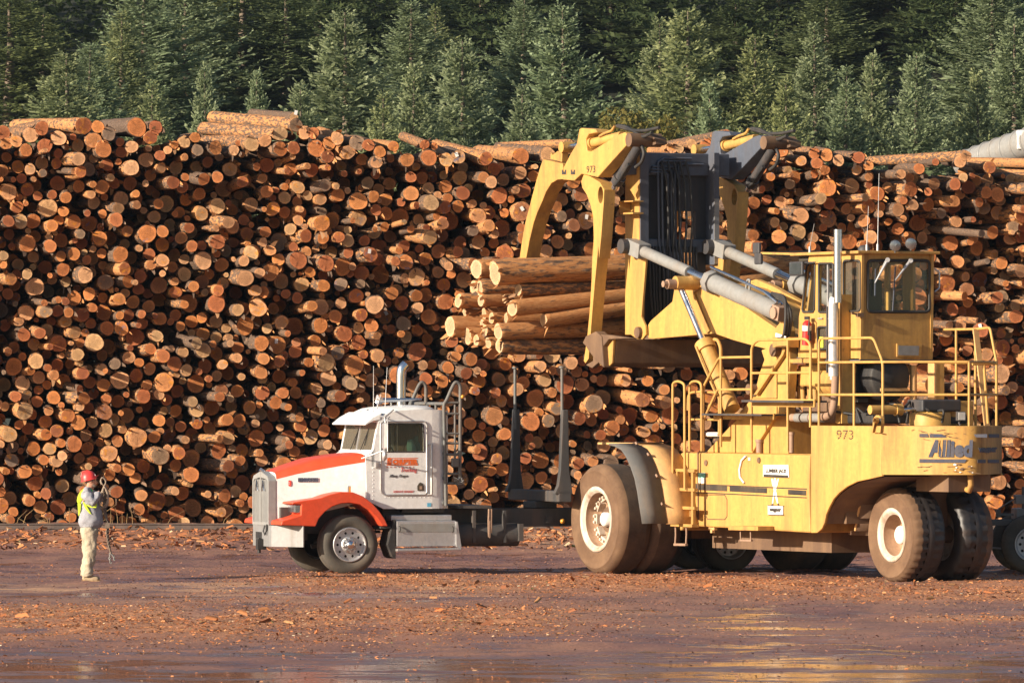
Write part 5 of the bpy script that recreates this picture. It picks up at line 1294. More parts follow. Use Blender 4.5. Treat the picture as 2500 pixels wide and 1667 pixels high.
# cab pedestal, engine and the clutter on the rear deck
MB().bx(-5.95, -3.7, -.72, .72, 3.60, 3.655).build('cab_base', M['bluegrey'], loader)
mb = MB(); P = S1(8, [(80, 1060), (330, 1040), (500, 1050), (500, 1120), (330, 1160), (300, 1215), (80, 1215)], .55); mb.poly([(p.x, .55, p.z) for p in P], (0, -1.1, 0)); mb.build('engine_cover', M['yellow'], loader, bevel=.03)
P = S1(8, [(20, 1015), (180, 1010), (170, 1045), (30, 1045)], 1.0); MB().poly([(p.x, 1.0, p.z) for p in P], (0, -.7, 0)).build('catwalk_plate', M['yellow2'], loader, bevel=.01)
mb = MB(); c_ = LF.side(8, 385, 1180, .42); mb.cyl(c_ - Vector((.5, 0, 0)), c_ + Vector((.35, 0, 0)), .26, n=24); mb.build('air_cleaner', M['yellow2'], loader)
MB().bx(-5.0, -3.7, -.6, .5, 2.6, 2.95).bx(-4.9, -3.9, -.45, .4, 2.95, 3.2).build('engine_block', M['brownsteel'], loader, bevel=.02)
mb = MB()
for X in (95, 120, 170, 210): a, b = LF.side(8, X, 1215, .5), LF.side(8, X + 5, 1320, .5); mb.cyl(a, b, .045, n=10)
mb.build('engine_legs', M['yellow2'], loader)
a, b = LF.rear(8, 500, 1100, -5.2), LF.rear(8, 580, 1330, -5.2); MB().bx(-5.3, -5.1, a.y, b.y, b.z, a.z).build('heat_exchanger', M['greymetal'], loader, bevel=.01)
c_ = LF.rear(8, 770, 1150, -5.9); MB().lathe([(.001, 0), (.36, 0), (.38, .05), (.38, .35)], c_, (1, 0, 0), n=28).bx(-5.5, -4.95, c_.y + .42, c_.y - .40, c_.z - .35, c_.z + .42).build('cooling_fan', M['black'], loader)
a = LF.rear(8, 935, 1060, -5.85); b = LF.rear(8, 935, 1340, -5.85); MB().cyl(a, b, .06, n=14).beam(LF.rear(8, 690, 1240, -5.9), LF.rear(8, 890, 1240, -5.9), .05, .05).build('frame_post', M['fendertan'], loader)
MB().bx(-6.4, -5.5, .75, -.9, 2.60, 2.78).bx(-7.2, -6.5, .15, -.6, 2.60, 2.72).build('pump_housing', M['black'], loader, bevel=.03)
g4 = random.Random(2); mb = MB()
for k in range(14):
    x, y = g4.uniform(-7.4, -5.6), g4.uniform(-.7, .8); mb.tube([(x, y, 2.62), (x + g4.uniform(-.2, .2), y, 2.62 + g4.uniform(.1, .4)), (x + g4.uniform(-.5, .5), y + g4.uniform(-.4, .4), 2.64 + g4.uniform(0, .25))], .022, n=6, bend=.08)
mb.build('rubber_hoses', M['black'], loader)
# steering cylinder and pot
a, b, c_, d_ = (LF.rear(11, -420, 1120, -7.0), LF.rear(11, 150, 1120, -7.0), LF.rear(11, 400, 1110, -7.0), LF.rear(11, 590, 1110, -7.0))
sc_ = MB().cyl(a, b, .075, n=18).cyl(b - Vector((0, .0, 0)), b + (b - a).normalized() * -.12, .1, n=18).build('steering_cylinder', M['yellow'], loader)
MB().cyl(b, c_, .03, n=12).build('cylinder_rod', M['chrome'], sc_); MB().cyl(c_, d_, .055, n=14).build('rod_end', M['yellow'], sc_)
a, b = LF.rear(11, 780, 1090, -7.1), LF.rear(11, 1090, 1120, -7.1); MB().cyl(a, b, .085, n=18).cyl(b + Vector((0, .0, -.12)), b + Vector((0, 0, .1)), .1, n=16).build('steering_cylinder', M['yellow'], loader)
c_ = LF.rear(11, 680, 1340, -7.0); MB().lathe([(.001, .22), (.32, .22), (.34, .20), (.34, 0)], Vector((c_.x, c_.y, 2.57)), (0, 0, 1), n=32).build('kingpin_housing', M['yellow'], loader)
MB().bx(-7.25, -6.75, c_.y + .3, c_.y - .45, 2.80, 3.0).build('steering_yoke', M['darksteel'], loader, bevel=.03)
a, b = LF.rear(11, 850, 1390, -6.6), LF.rear(11, 1470, 960, -6.6); MB().bx(-6.6, -6.1, a.y, b.y, 2.57, b.z).build('battery_box', M['yellow2'], loader, bevel=.01)
a, b = LF.rear(11, 790, 270, -6.2), LF.rear(11, 940, 930, -6.2); MB().bx(-6.2, -6.0, a.y, b.y, b.z, a.z).build('yellow_post', M['yellow'], loader, bevel=.008)
MB().bx(-6.205, -6.0, a.y + .04, a.y - .0, b.z, a.z).build('post_edge', M['fendertan'], loader)
c_ = LF.rear(11, 1235, 1235, -7.9); l_ = MB().box(c_, (.07, .15, .15)).tube([c_, c_ - Vector((-.05, 0, .12)), Vector((c_.x, c_.y, 2.58))], .02, n=6).build('work_light', M['darksteel'], loader, bevel=.01)
MB().box(c_ + Vector((-.038, 0, 0)), (.006, .125, .125)).build('lamp_lens', M['signwhite'], l_)
# exhaust
VX = 1.0
tp = [LF.side(8, 378, 62, VX), LF.side(8, 378, 600, VX)]
ex = MB().lathe([(.068, 0), (.066, .002)], tp[0], (0, 0, 1), n=24).cyl(tp[0], tp[1], .068, n=24, caps=False).build('exhaust_stack', M['chrome'], loader)
MB().cyl(tp[0] - Vector((0, 0, .04)), tp[1], .062, n=20, caps=False).build('stack_bore', M['black'], ex)
a, b = LF.side(8, 345, 605, VX), LF.side(8, 345, 1140, VX); MB().cyl(a, b, .085, n=28).cyl(a, a + Vector((0, 0, .1)), .085, .065, n=28).cyl(b - Vector((0, 0, .06)), b, .06, n=20).cyl(a.lerp(b, .2), a.lerp(b, .22), .09, n=28).cyl(a.lerp(b, .77), a.lerp(b, .79), .09, n=28).build('muffler', M['muffler'], ex)
MB().bx(a.x + .10, a.x + .13, VX + .06, VX - .08, b.z + .05, a.z - .05).build('heat_guard', M['darksteel'], ex)
P = [LF.side(8, X, Y, VX) for X, Y in [(360, 1140), (357, 1250), (350, 1370), (320, 1432), (250, 1445), (40, 1445)]]
lowpipe = MB().tube(P, .065, n=18, bend=.2).build('exhaust_pipe', M['rust'], ex)
mb = MB()
for X0, X1 in ((75, 120), (128, 180), (190, 270)): mb.cyl(LF.side(8, X0, 1446, VX), LF.side(8, X1, 1446, VX), .075, n=20)
mb.build('pipe_wrap', M['greymetal'], lowpipe)
a, b = LF.side(8, 412, 540, .82), LF.side(8, 412, 1488, .82); MB().bx(a.x - .02, a.x + .22, .82, .80, b.z, a.z).bx(a.x - .05, a.x - .021, .86, .64, b.z, a.z).build('exhaust_post', M['yellow'], loader)

# handrails
RAIL = .0225
def rail(name, pts, r_=RAIL, bend=.10, mat='yellow'): return MB().tube(pts, r_, n=10, bend=bend).build(name, M[mat], loader)
L7 = lambda v, *pts: [LF.side(7, X, Y, v) for X, Y in pts]
rail('handrail', L7(1.60, (145, 2040), (145, 1110), (148, 1070), (170, 1045)) [:3] + L7(1.60, (192, 1055), (240, 1080)) + L7(1.60, (243, 1120), (245, 1960)), bend=.10)
rail('handrail', L7(1.36, (285, 1640), (285, 1110), (292, 1068), (335, 1055), (378, 1072), (385, 1120), (385, 1640)), bend=.08)
rail('handrail', L7(1.36, (270, 1300), (272, 1180), (300, 1150), (390, 1145)), .02, .06)
rail('handrail', L7(1.30, (400, 1640), (400, 1105), (530, 862), (800, 857)), bend=.08)
rail('handrail_post', L7(1.30, (545, 1605), (545, 862)))
rail('handrail', L7(1.24, (430, 1150), (490, 1150), (530, 1190), (530, 1500)), .02, .06)
rail('handrail_bar', L7(1.24, (300, 1376), (530, 1378)), .02); rail('handrail_bar', L7(1.24, (415, 1500), (530, 1500)), .04, mat='signwhite')
rail('handrail_bar', L7(1.30, (405, 1372), (518, 1128), (800, 1126)), bend=.04)
rail('handrail', L7(1.2, (545, 862), (545, 780), (520, 715), (490, 710)), .03, .06)
rail('handrail', L7(1.30, (800, 1640), (800, 770), (850, 716), (1100, 710), (1250, 706), (1292, 750), (1290, 1440)), bend=.10)
rail('handrail_bar', L7(1.30, (800, 991), (1290, 986))); rail('handrail_post', L7(1.30, (1102, 710), (1102, 1640)))
L8 = lambda v, *pts: [LF.side(8, X, Y, v) for X, Y in pts]
VR = 1.28
VR = 1.25; fr = (-7.55, VR); bc = (-8.40, .13); cd = (-7.55, -.93)
zt_, zm_, zl_ = LF.side(8, 500, 860, VR).z, LF.side(8, 500, 1038, VR).z, LF.side(8, 500, 1277, VR).z
x_start = LF.side(8, 240, 1000, VR).x; xa = LF.side(8, 640, 860, VR).x; xp = LF.side(8, 498, 1000, VR).x
ring = [(x_start, VR), fr, bc, cd, (x_start + .3, -.93)]
rail('handrail', [(x_start, VR, ztop), (x_start, VR, zt_), (xa, VR, zt_), (fr[0] + .0, fr[1], zm_), (fr[0], fr[1], ztop)], bend=.10)
for z_ in (zm_, zl_): rail('handrail_bar', [(a, b, z_) for a, b in ring], bend=.04)
for a, b, z1_ in ((xp, VR, zm_), (*bc, zm_), (*cd, zm_), (-6.3, -.93, zm_ + .55), (-6.9, -.93, zm_ + .55)): rail('handrail_post', [(a, b, ztop), (a, b, z1_)])
rail('handrail', [(-7.55, -.93, zm_), (-7.35, -.93, zm_ + .57), (-6.9, -.93, zm_ + .55), (-5.9, -.93, zm_ + .55)], bend=.06)
rail('handrail_post', [LF.rear(11, 1735, 1370, -7.7), LF.rear(11, 1660, 300, -7.7)], .024); rail('handrail_bar', [LF.rear(11, 1450, 290, -7.7), LF.rear(11, 1890, 280, -7.7)], .022)
MB().beam((-7.3, -.90, ztop), (-6.95, -.90, zm_ + .55), .10, .03).build('rear_ladder_rail', M['fendertan'], loader)

# ------------------------------------------------------------------ logs held in the grapple
NRM = LF.fy                                               # bundle lies across the machine
def held(X, Y, r6, u, length, label, tone, slope=0.0, strip=.5, tx=None, ty=None):
    u = u + .85; p = LF.rear(6, X, Y, u); r_ = r6 * .2551 / (FPX / 115.5)
    d = Vector((0.08 + random.uniform(-.04, .04), 1, slope))
    if tx is not None:
        q = LF.rear(6, tx, ty, u); d = (p - q) + Vector((random.uniform(-.05, .05), 0, 0))
    dw = (LF.fx * d.x + LF.fy * d.y + Vector((0, 0, d.z))).normalized()
    S = LogSet(); S.add((0, 0, 0), dw, r_, length, (tone if tone > .1 else g2.uniform(0, .02), .42 + strip * .75, .5), n=28, splint=4, backcap=True, bow=random.uniform(-.08, .08), rough=.045)
    o = bpy.data.objects.new('held_log', S.mesh('held_log')); COL.objects.link(o); o.location = LF.to_world(p)
    return tag(o, label, 'log', 'logs held in the grapple')
HL = [(500, 262, 120, 2.25, 6.6, 'thickest dark barked log along the top of the grapple load, nearest the viewer', .02, 1900, 215, .55),
      (325, 222, 97, 3.05, 6.8, 'thick pale ended log at the top of the load just behind the thickest one', .02, 1900, 180, .9),
      (300, 395, 66, 3.3, 6.5, 'log with narrow pale end peeking out left under the top pair', .03, 1900, 380, .9),
      (355, 410, 77, 2.9, 6.5, 'dark log with pale end directly below the thick pale ended one', .03, 1900, 395, .4),
      (727, 422, 60, 2.2, 6.0, 'slim grey barked log just below the thickest top log', .02, 1900, 398, .15),
      (152, 525, 72, 3.2, 6.6, 'red brown log whose yellow end sticks out left at mid height', .04, 1900, 500, .6),
      (368, 525, 58, 2.75, 6.5, 'orange streaked log overlapping the red brown one at mid height', .04, 1900, 500, .9),
      (593, 508, 46, 2.5, 6.2, 'thin log with small cream end left of the stripped diagonal log', .03, 1900, 470, .4),
      (757, 492, 20, 2.35, 5.5, 'thinnest stick end showing between the slim grey log and the diagonal log', .03, 1900, 470, .9),
      (668, 600, 80, 2.0, 6.0, 'bare yellow log lying diagonally, its torn end facing left', .03, 1900, 455, 1.0),
      (213, 638, 37, 3.3, 6.6, 'thin stub with round cream end below the red brown log', .03, 1900, 620, .9),
      (398, 650, 58, 2.9, 6.4, 'log with cream end left of the split one at lower mid height', .03, 1900, 640, .9),
      (470, 692, 58, 2.65, 6.4, 'log with tall oval end just right of the cream ended one, lower middle', .03, 1900, 680, .5),
      (525, 625, 30, 2.85, 6.2, 'small pale end tucked under the torn diagonal log', .02, 1900, 610, .9),
      (605, 700, 62, 2.45, 6.2, 'log with a split double looking end under the diagonal log', .02, 1900, 690, .9),
      (878, 700, 50, 2.6, 5.5, 'short set back log in shadow right of the split end', .3, 1900, 690, .6),
      (970, 718, 68, 1.95, 5.5, 'bright barked log right of the split end, rising to the right', .03, 1900, 610, .85),
      (72, 772, 100, 3.2, 6.8, 'big log whose pale end sticks out furthest left', .02, 1900, 750, .9),
      (380, 748, 44, 2.8, 6.2, 'small oval end above the row of the lowest logs', .03, 1900, 740, .9),
      (408, 805, 55, 2.6, 6.2, 'log with oval end between the furthest left log and the bottom pair', .03, 1900, 800, .6),
      (532, 822, 82, 2.15, 6.2, 'upper log of the bottom right pair, bright torn end', .01, 1900, 815, .7),
      (240, 865, 82, 3.0, 6.5, 'lowest log at left with round cream end', .02, 1900, 850, .9),
      (323, 902, 58, 2.75, 6.3, 'lowest row log, second cream end from the left', .02, 1900, 890, .6),
      (437, 930, 56, 2.55, 6.2, 'lowest row log with orange bark, third cream end', .02, 1900, 915, .9),
      (545, 955, 74, 2.2, 6.2, 'bottom log of the load, dark barked with smooth pale end', .02, 1900, 945, .25)]
for X, Y, r6, u, ln, lab, tone, tx, ty, strip in HL: held(X, Y, r6, u, ln, lab, tone, strip=strip, tx=tx, ty=ty)
# ------------------------------------------------------------------ white logging truck
TF = Frame(-3.104, 113.2, math.pi + R(18))
truck = tag(empty('logging_truck', TF.o, TF.ang), 'white and orange red logging truck with chrome exhaust stack and empty log stakes', 'truck')
T = lambda z, v, *pts: TF.sides(z, v, pts)
tp = lambda X, Y, v: TF.side(1, X, Y, v)
def tsolid(name, pts, v0, v1, mat, parent=truck, bevel=.0, seg=2): return MB().poly([(p.x, v0, p.z) for p in pts], (0, v1 - v0, 0)).build(name, mat, parent, bevel=bevel, seg=seg)
# hood loft
st = []
for X, hw, Yb, Ys, (Xc, Yc) in ((205, .50, 1160, 852, (146, 800)), (340, .58, 1150, 818, (262, 752)), (480, .66, 1080, 790, (400, 708)), (650, .77, 1040, 760, (556, 683)), (805, .88, 995, 736, (700, 671))):
    a, b, c_ = tp(X, Ys, hw), tp(X, Yb, hw), tp(Xc, Yc, 0)
    st.append((a.x, hw, b.z, a.z, c_.z))
mb = MB(); rings = []
for x, hw, zb, zs, zc in st:
    half = [(hw * .99, zb), (hw, (zb + zs) / 2), (hw, zs)] + [(hw * (1 - .06), zs + .55 * (zc - zs)), (hw * .80, zs + .86 * (zc - zs)), (hw * .45, zs + .97 * (zc - zs)), (0, zc)]
    rings.append([(x, y, z) for y, z in half] + [(x, -y, z) for y, z in half[-2::-1]])
m = len(rings[0])
for mi, rng_ in ((0, [0, 1, m - 3, m - 2]), (1, range(2, m - 3))):
    vs = [p for r_ in rings for p in r_]
    mb.add(vs, [(i * m + j, i * m + j + 1, (i + 1) * m + j + 1, (i + 1) * m + j) for i in range(len(rings) - 1) for j in rng_], mi, True)
mb.add(rings[0], [tuple(range(m))], 0); mb.add(rings[-1], [tuple(range(m))], 0)
mb.build('hood', [M['white'], M['red']], truck)
# grille
xg = st[0][0]; zgb, zgs, zgc = tp(200, 1160, .5).z, tp(200, 862, .5).z, tp(146, 800, 0).z
gl = [(-.51, zgb), (-.51, zgs), (-.44, zgs + .08), (0, zgc + .01), (.44, zgs + .08), (.51, zgs), (.51, zgb)]
inn = [(-.45, zgb + .05), (-.45, zgs - .02), (-.40, zgs + .02), (0, zgs + .06), (.40, zgs + .02), (.45, zgs - .02), (.45, zgb + .05)]
gr = MB().panel(gl, [inn], lambda a, b: (xg + .14, a, b), (-.13, 0, 0)).build('grille', M['grille'], truck)
MB().bx(xg + .02, xg + .04, -.46, .46, zgb + .04, zgs + .04).build('radiator', M['interior'], gr)
mb = MB()
for k in range(25):
    y = -.43 + .86 * k / 24; mb.bx(xg + .09, xg + .125, y - .011, y + .011, zgb + .05, zgs + .02)
mb.bx(xg + .10, xg + .145, -.025, .025, zgb + .05, zgc); mb.build('grille_bars', M['grille'], gr)
for y in (-.2, .2): MB().tube([(xg + .15, y - .07, zgs - .18), (xg + .155, y, zgs + .0), (xg + .15, y + .07, zgs - .18)], .012, n=6).build('grille_chevron', M['chrome'], gr)
mb = MB(); mb.cyl((xg + .06, 0, zgc - .02), (xg + .15, 0, zgc + .04), .035, n=12).build('grille_emblem', M['chrome'], gr)
# bumper with swept ends
xb = xg + .13; za, zb_ = tp(200, 1162, .6).z, tp(200, 1303, .6).z
path = [(xb - .42, 1.16), (xb - .02, .58), (xb, .50), (xb, -.50), (xb - .02, -.58), (xb - .42, -1.16)]
mb = MB(); n = len(path); vs = [(a, b, zb_) for a, b in path] + [(a, b, za) for a, b in path]; mb.add(vs, [(i, i + 1, n + i + 1, n + i) for i in range(n - 1)])
bp = mb.build('bumper', M['bumper'], truck); so = bp.modifiers.new('thick', 'SOLIDIFY'); so.thickness = .03
MB().bx(xb + .001, xb + .012, -.30, .05, zb_ + .12, za - .12).build('licence_recess', M['black'], bp)
mb = MB(); mb.bx(xb - .05, xb + .10, .02, .16, zb_ - .06, zb_ + .12).cyl((xb + .06, .09, zb_ - .12), (xb + .06, .09, zb_ + .14), .03, n=10); mb.build('tow_hook', M['black'], bp)
MB().tube([(xb + .02, .30, za), (xb + .05, .32, za - .10), (xb + .04, .38, za - .16), (xb + .02, .43, za - .08), (xb + .02, .44, za + .02)], .014, n=6).build('hose_loop', M['black'], bp)
MB().bx(xb - .7, xb - .1, -.45, .45, zb_ + .1, za - .05).build('front_crossmember', M['frame'], truck)
# fenders
outer = [(236, 1160), (244, 1132), (370, 1092), (374, 1022), (312, 1018), (318, 1006), (500, 978), (560, 955), (640, 936), (720, 938), (790, 966), (850, 1012), (900, 1068), (935, 1120), (956, 1166), (916, 1166), (880, 1110), (830, 1060), (770, 1022), (700, 1010), (640, 1014), (580, 1036), (530, 1072), (490, 1118), (470, 1168)]
for sgn in (1, -1):
    P = T(1, 1.17, *outer); fd = tsolid('fender', P, sgn * 1.17, sgn * .52, M['red'], bevel=.05, seg=4)
    P = T(1, 1.02, (316, 1022), (374, 1022), (372, 1078), (316, 1076)); hl = tsolid('headlight', P, sgn * 1.13, sgn * .72, M['chrome'], bevel=.012)
    P = T(1, 1.02, (322, 1030), (352, 1030), (350, 1070), (322, 1070)); tsolid('headlight_lens', P, sgn * 1.136, sgn * 1.12, M['lens'], hl)
    P = T(1, 1.02, (356, 1030), (370, 1030), (369, 1070), (355, 1070)); tsolid('turn_signal', P, sgn * 1.137, sgn * 1.12, M['amber'], hl)
MB().bx(st[0][0] - .05, st[4][0] + .3, -.62, .62, .75, 1.15).build('engine_bay_block', M['frame'], truck)  # solid dark block filling the space under the hood
b = tp(692, 925, 1.05); MB().box(b, (.06, .05, .15)).build('fender_marker', M['alu'], truck, bevel=.008); MB().box(b + Vector((-.012, .027, 0)), (.025, .006, .12)).build('marker_lens', M['amber'], truck)
# front axle wheels
def truck_wheel(parent, c, out, dual=False, r=.515, steer=True):
    e = empty('wheel', c); e.parent = parent; s = out; w_ = .29; ri = .30
    fl = lambda pr: [(a, b * s) for a, b in pr]
    prof = [(ri, 0), (ri + .02, .012), (r * .72, .035), (r * .88, .03), (r * .965, -.005), (r, -.05)]
    mb = MB(); n = 80; md = lambda j, k, rr: rr - (.012 if k % 2 and rr > r * .99 else 0)
    mb.lathe(fl(prof), n=n); mb.lathe(fl([(r, -.05), (r, -.11), (r - .012, -.115), (r - .012, -.13), (r, -.135), (r, -.24)]), n=n, mod=md if not steer else None)
    mb.lathe(fl([(r, -.24), (r * .96, -.285), (r * .8, -.31), (ri, -.28)]), n=n)
    for (a0, a1) in ((-14, -9), (-2, 3), (10, 15)): pass
    mb.build('tyre', M['trucktyre'], e)
    mb = MB()
    if steer:
        mb.lathe(fl([(ri - .002, -.02), (ri - .002, .022), (ri - .03, .018), (ri - .045, -.03)]), n=64)
        hs = [[(.205 * math.cos(t) + .023 * math.cos(q), .205 * math.sin(t) + .023 * math.sin(q)) for q in np.linspace(0, 5.6, 9)] for t in np.linspace(0, 2 * math.pi, 10, endpoint=False)]
        mb.panel([(ri * .87 * math.cos(t), ri * .87 * math.sin(t)) for t in np.linspace(0, 2 * math.pi, 48, endpoint=False)], hs, lambda a, b: (a, s * -.028, b), (0, -s * .012, 0))
        mb.lathe(fl([(.15, -.03), (.145, .0), (.12, .015), (.001, .015)]), n=40)
    else:
        mb.lathe(fl([(ri, -.02), (ri, .015), (ri - .02, .012), (ri - .035, -.03), (ri - .045, -.13), (ri - .06, -.16)]), n=64)
        hs = [[(.19 * math.cos(t) + .026 * math.cos(q), .19 * math.sin(t) + .026 * math.sin(q)) for q in np.linspace(0, 5.6, 9)] for t in np.linspace(0, 2 * math.pi, 10, endpoint=False)]
        mb.panel([((ri - .055) * math.cos(t), (ri - .055) * math.sin(t)) for t in np.linspace(0, 2 * math.pi, 48, endpoint=False)], hs, lambda a, b: (a, s * -.155, b), (0, -s * .012, 0))
    mb.build('rim', M['alu'], e)
    MB().lathe(fl([(.001, -.11 - (0 if steer else .12)), (ri - .05, -.11 - (0 if steer else .12)), (ri - .05, -.14 - (0 if steer else .1))]), n=32).build('brake_drum', M['black'], e)
    mb = MB(); dz = 0 if steer else -.14
    mb.lathe(fl([(.085, .01 + dz), (.08, .07 + dz), (.06, .105 + dz), (.001, .115 + dz)]), n=32)
    for k in range(10):
        t = 2 * math.pi * (k + .5) / 10; mb.cyl((.118 * math.cos(t), s * (.01 + dz), .118 * math.sin(t)), (.118 * math.cos(t), s * (.05 + dz), .118 * math.sin(t)), .017, n=8)
    mb.build('hub', M['chrome'], e); return e
for sgn in (1, -1): truck_wheel(truck, (0, sgn * 1.05, .512), sgn)
xr = -6.9
for dx in (0, 1.38):
    for sgn in (1, -1):
        truck_wheel(truck, (xr + dx, sgn * 1.17, .512), sgn, steer=False); truck_wheel(truck, (xr + dx, sgn * (1.17 - .34), .512), sgn, steer=False)
MB().cyl((xr, -1, .51), (xr, 1, .51), .12).cyl((xr + 1.38, -1, .51), (xr + 1.38, 1, .51), .12).cyl((0, -.95, .5), (0, .95, .5), .07).box((xr, 0, .55), (.45, .5, .45)).box((xr + 1.38, 0, .55), (.45, .5, .45)).build('axles', M['frame'], truck)
# cab
VCB = .985
tc = lambda X, Y, v=VCB: TF.side(12, X, Y, v)
xe = tc(1535, 400).x; xend = tc(1738, 900, .88).x
side = [(478, 965), (482, 862), (590, 800), (640, 700), (672, 520), (700, 300), (780, 215), (860, 175), (1000, 148), (1300, 128), (1535, 130), (1535, 1690)]
side = [(p.x, p.z) for p in TF.sides(12, VCB, side)]
zbot = tp(1300, 1048, VCB).z; pb = [tp(925, 1050, VCB), tp(812, 992, VCB)]
side = side[:-1] + [(xe, zbot)] + [(p.x, p.z) for p in pb]
win = [(q.x, q.z) for q in (tc(*p) for p in [(742, 800), (745, 420), (800, 350), (1370, 350), (1392, 370), (1410, 780), (1405, 800)])]
cab = empty('cab', (0, 0, 0)); cab.parent = truck
for sgn in (1, -1): MB().panel(side, [win], lambda a, b: (a, sgn * VCB, b), (0, -sgn * .04, 0)).build('cab_side', M['white'], cab)
# rounded rear corner and back wall
ztop_ = tc(1535, 130).z; zt2 = tc(1690, 190, .9).z
mb = MB()
for sgn in (1, -1):
    prof = [(xe, VCB), (xe - .12, VCB - .01), (xe - .30, VCB - .05), (xend + .06, VCB - .10), (xend, VCB - .20)]
    tops = [ztop_, ztop_ - .0, ztop_ - .015, ztop_ - .06, ztop_ - .18]
    n = len(prof); vs = [(a, sgn * b, zbot) for a, b in prof] + [(a, sgn * b, t) for (a, b), t in zip(prof, tops)]
    mb.add(vs, [(i, i + 1, n + i + 1, n + i) for i in range(n - 1)], 0, True)
mb.add([(xend, VCB - .2, zbot), (xend, -VCB + .2, zbot), (xend, -VCB + .2, ztop_ - .18), (xend, VCB - .2, ztop_ - .18)], [(0, 1, 2, 3)])
mb.build('cab_back', M['white'], cab)
roofp = [(p.x, p.z) for p in TF.sides(12, VCB, [(672, 320), (700, 285), (780, 205), (860, 168), (1000, 143), (1300, 124), (1535, 126)])] + [(xend + .15, ztop_ - .03), (xend, ztop_ - .17)]
mb = MB(); cols = [(-VCB, -.012), (-VCB + .06, .03), (-.7, .06), (0, .075), (.7, .06), (VCB - .06, .03), (VCB, -.012)]
m = len(cols); vs = [(x, y * (1 if i < len(roofp) - 2 else .9), z + dz) for i, (x, z) in enumerate(roofp) for y, dz in cols]
mb.add(vs, [(i * m + j, i * m + j + 1, (i + 1) * m + j + 1, (i + 1) * m + j) for i in range(len(roofp) - 1) for j in range(m - 1)], 0, True)
rf = mb.build('cab_roof', M['white'], cab); so = rf.modifiers.new('thick', 'SOLIDIFY'); so.thickness = .02
# front wall with windscreen
wb0, wt0 = tc(600, 800), tc(690, 310); wlo, whi = tc(615, 768), tc(650, 330)
F3 = lambda a, t: (wb0.x + (wt0.x - wb0.x) * t + .012, a, wb0.z + (wt0.z - wb0.z) * t)
tl, thh = .055, .95
MB().panel([(VCB, 0), (-VCB, 0), (-VCB, 1), (VCB, 1)], [[(VCB - .10, tl), (-VCB + .08, tl), (-VCB + .10, thh), (VCB - .10, thh)]], F3, (-.035, 0, 0)).build('windscreen_frame', M['white'], cab)
MB().poly([F3(*q) for q in [(VCB - .09, tl), (-VCB + .07, tl), (-VCB + .09, thh), (VCB - .09, thh)]], (-.012, 0, 0)).build('windscreen', M['screenglass'], cab)
a, b = Vector(F3(.0, tl)), Vector(F3(.0, thh)); MB().beam(a, b, .035, .03).build('windscreen_post', M['alu'], cab)
MB().beam((wb0.x + .01, VCB, wb0.z - .12), (wb0.x + .01, -VCB, wb0.z - .12), .05, .26).build('cowl', M['white'], cab)
mb = MB()
for y in (.35, -.25): q = Vector(F3(y, tl - .02)) + Vector((.04, 0, 0)); r2 = Vector(F3(y + .20, .62)) + Vector((.03, 0, 0)); mb.tube([q, r2], .008, n=5); mb.beam(Vector(F3(y + .14, .2)) + Vector((.02, 0, 0)), Vector(F3(y + .2, .75)) + Vector((.02, 0, 0)), .012, .016)
mb.build('wiper', M['black'], cab)
vis = [(p.x, p.z) for p in TF.sides(12, VCB, [(690, 292), (770, 215), (700, 235), (595, 290), (560, 312), (600, 305)])]
a = tc(690, 300); MB().poly([(x, VCB + .01, z) for x, z in [(a.x - .05, a.z + .14), (a.x + .12, a.z + .05), (a.x + .26, a.z - .06), (a.x + .25, a.z - .085), (a.x + .10, a.z - .01), (a.x - .02, a.z + .01)]], (0, -2 * VCB - .02, 0)).build('sun_visor', M['white'], cab, bevel=.01)
# door
door = [(p.x, p.z) for p in (tc(*q) for q in [(715, 350), (760, 320), (1380, 312), (1425, 330), (1450, 380), (1452, 1440), (1420, 1485), (790, 1490), (735, 1460), (712, 1400)])]
dr = MB().panel(door, [win], lambda a, b: (a, VCB + .006, b), (0, -.006 + .0012, 0)).build('door', M['white'], cab)
MB().tube([(a, VCB + .008, b) for a, b in door] + [(door[0][0], VCB + .008, door[0][1])], .016, n=6).build('door_trim', M['alu'], dr)
MB().tube([(a, VCB + .006, b) for a, b in win] + [(win[0][0], VCB + .006, win[0][1])], .012, n=6).build('window_seal', M['black'], dr)
MB().poly([(a, VCB - .02, b) for a, b in win], (0, -.008, 0)).build('door_window', M['glass'], dr)
MB().poly([(a, -VCB + .02, b) for a, b in win], (0, .008, 0)).build('far_window', M['dustyglass'], cab)
q = [tc(735, 795, VCB - .01), tc(775, 400, VCB - .01)]; MB().beam(q[0], q[1], .04, .03).build('quarter_light_bar', M['alu'], dr)
q = tc(640, 1010, VCB + .03); MB().box(q, (.05, .06, .10)).build('door_handle', M['alu'], dr, bevel=.01)
q0, q1 = tc(1528, 680, VCB + .04), tc(1528, 1480, VCB + .04); MB().tube([q0 + Vector((.06, -.04, 0)), q0, q1, q1 + Vector((.06, -.04, 0))], .020, n=8).build('grab_rail', M['alu'], cab)
# rivets
mb = MB()
for X in (1570, 1625, 1680):
    for Y in (302, 360): c_ = tc(X, Y, VCB - .03 - .0002 * (X - 1535)); mb.lathe([(.016, 0), (.012, .012), (.001, .016)], c_ + Vector((0, -.0, 0)), (0, 1, 0), n=8)
for X in range(790, 1500, 70): mb.lathe([(.010, 0), (.001, .01)], tc(X, 1525, VCB), (0, 1, 0), n=6)
for Y in range(1060, 1560, 62): mb.lathe([(.010, 0), (.001, .01)], tc(592, Y, VCB), (0, 1, 0), n=6)
mb.build('rivets', M['alu'], cab)
MB().poly([tp(X, Y, VCB + .003) for X, Y in [(1218, 1010), (1245, 1010), (1244, 1035), (1218, 1035)]], (0, .003, 0)).build('blue_sticker', M['bluesticker'], cab)
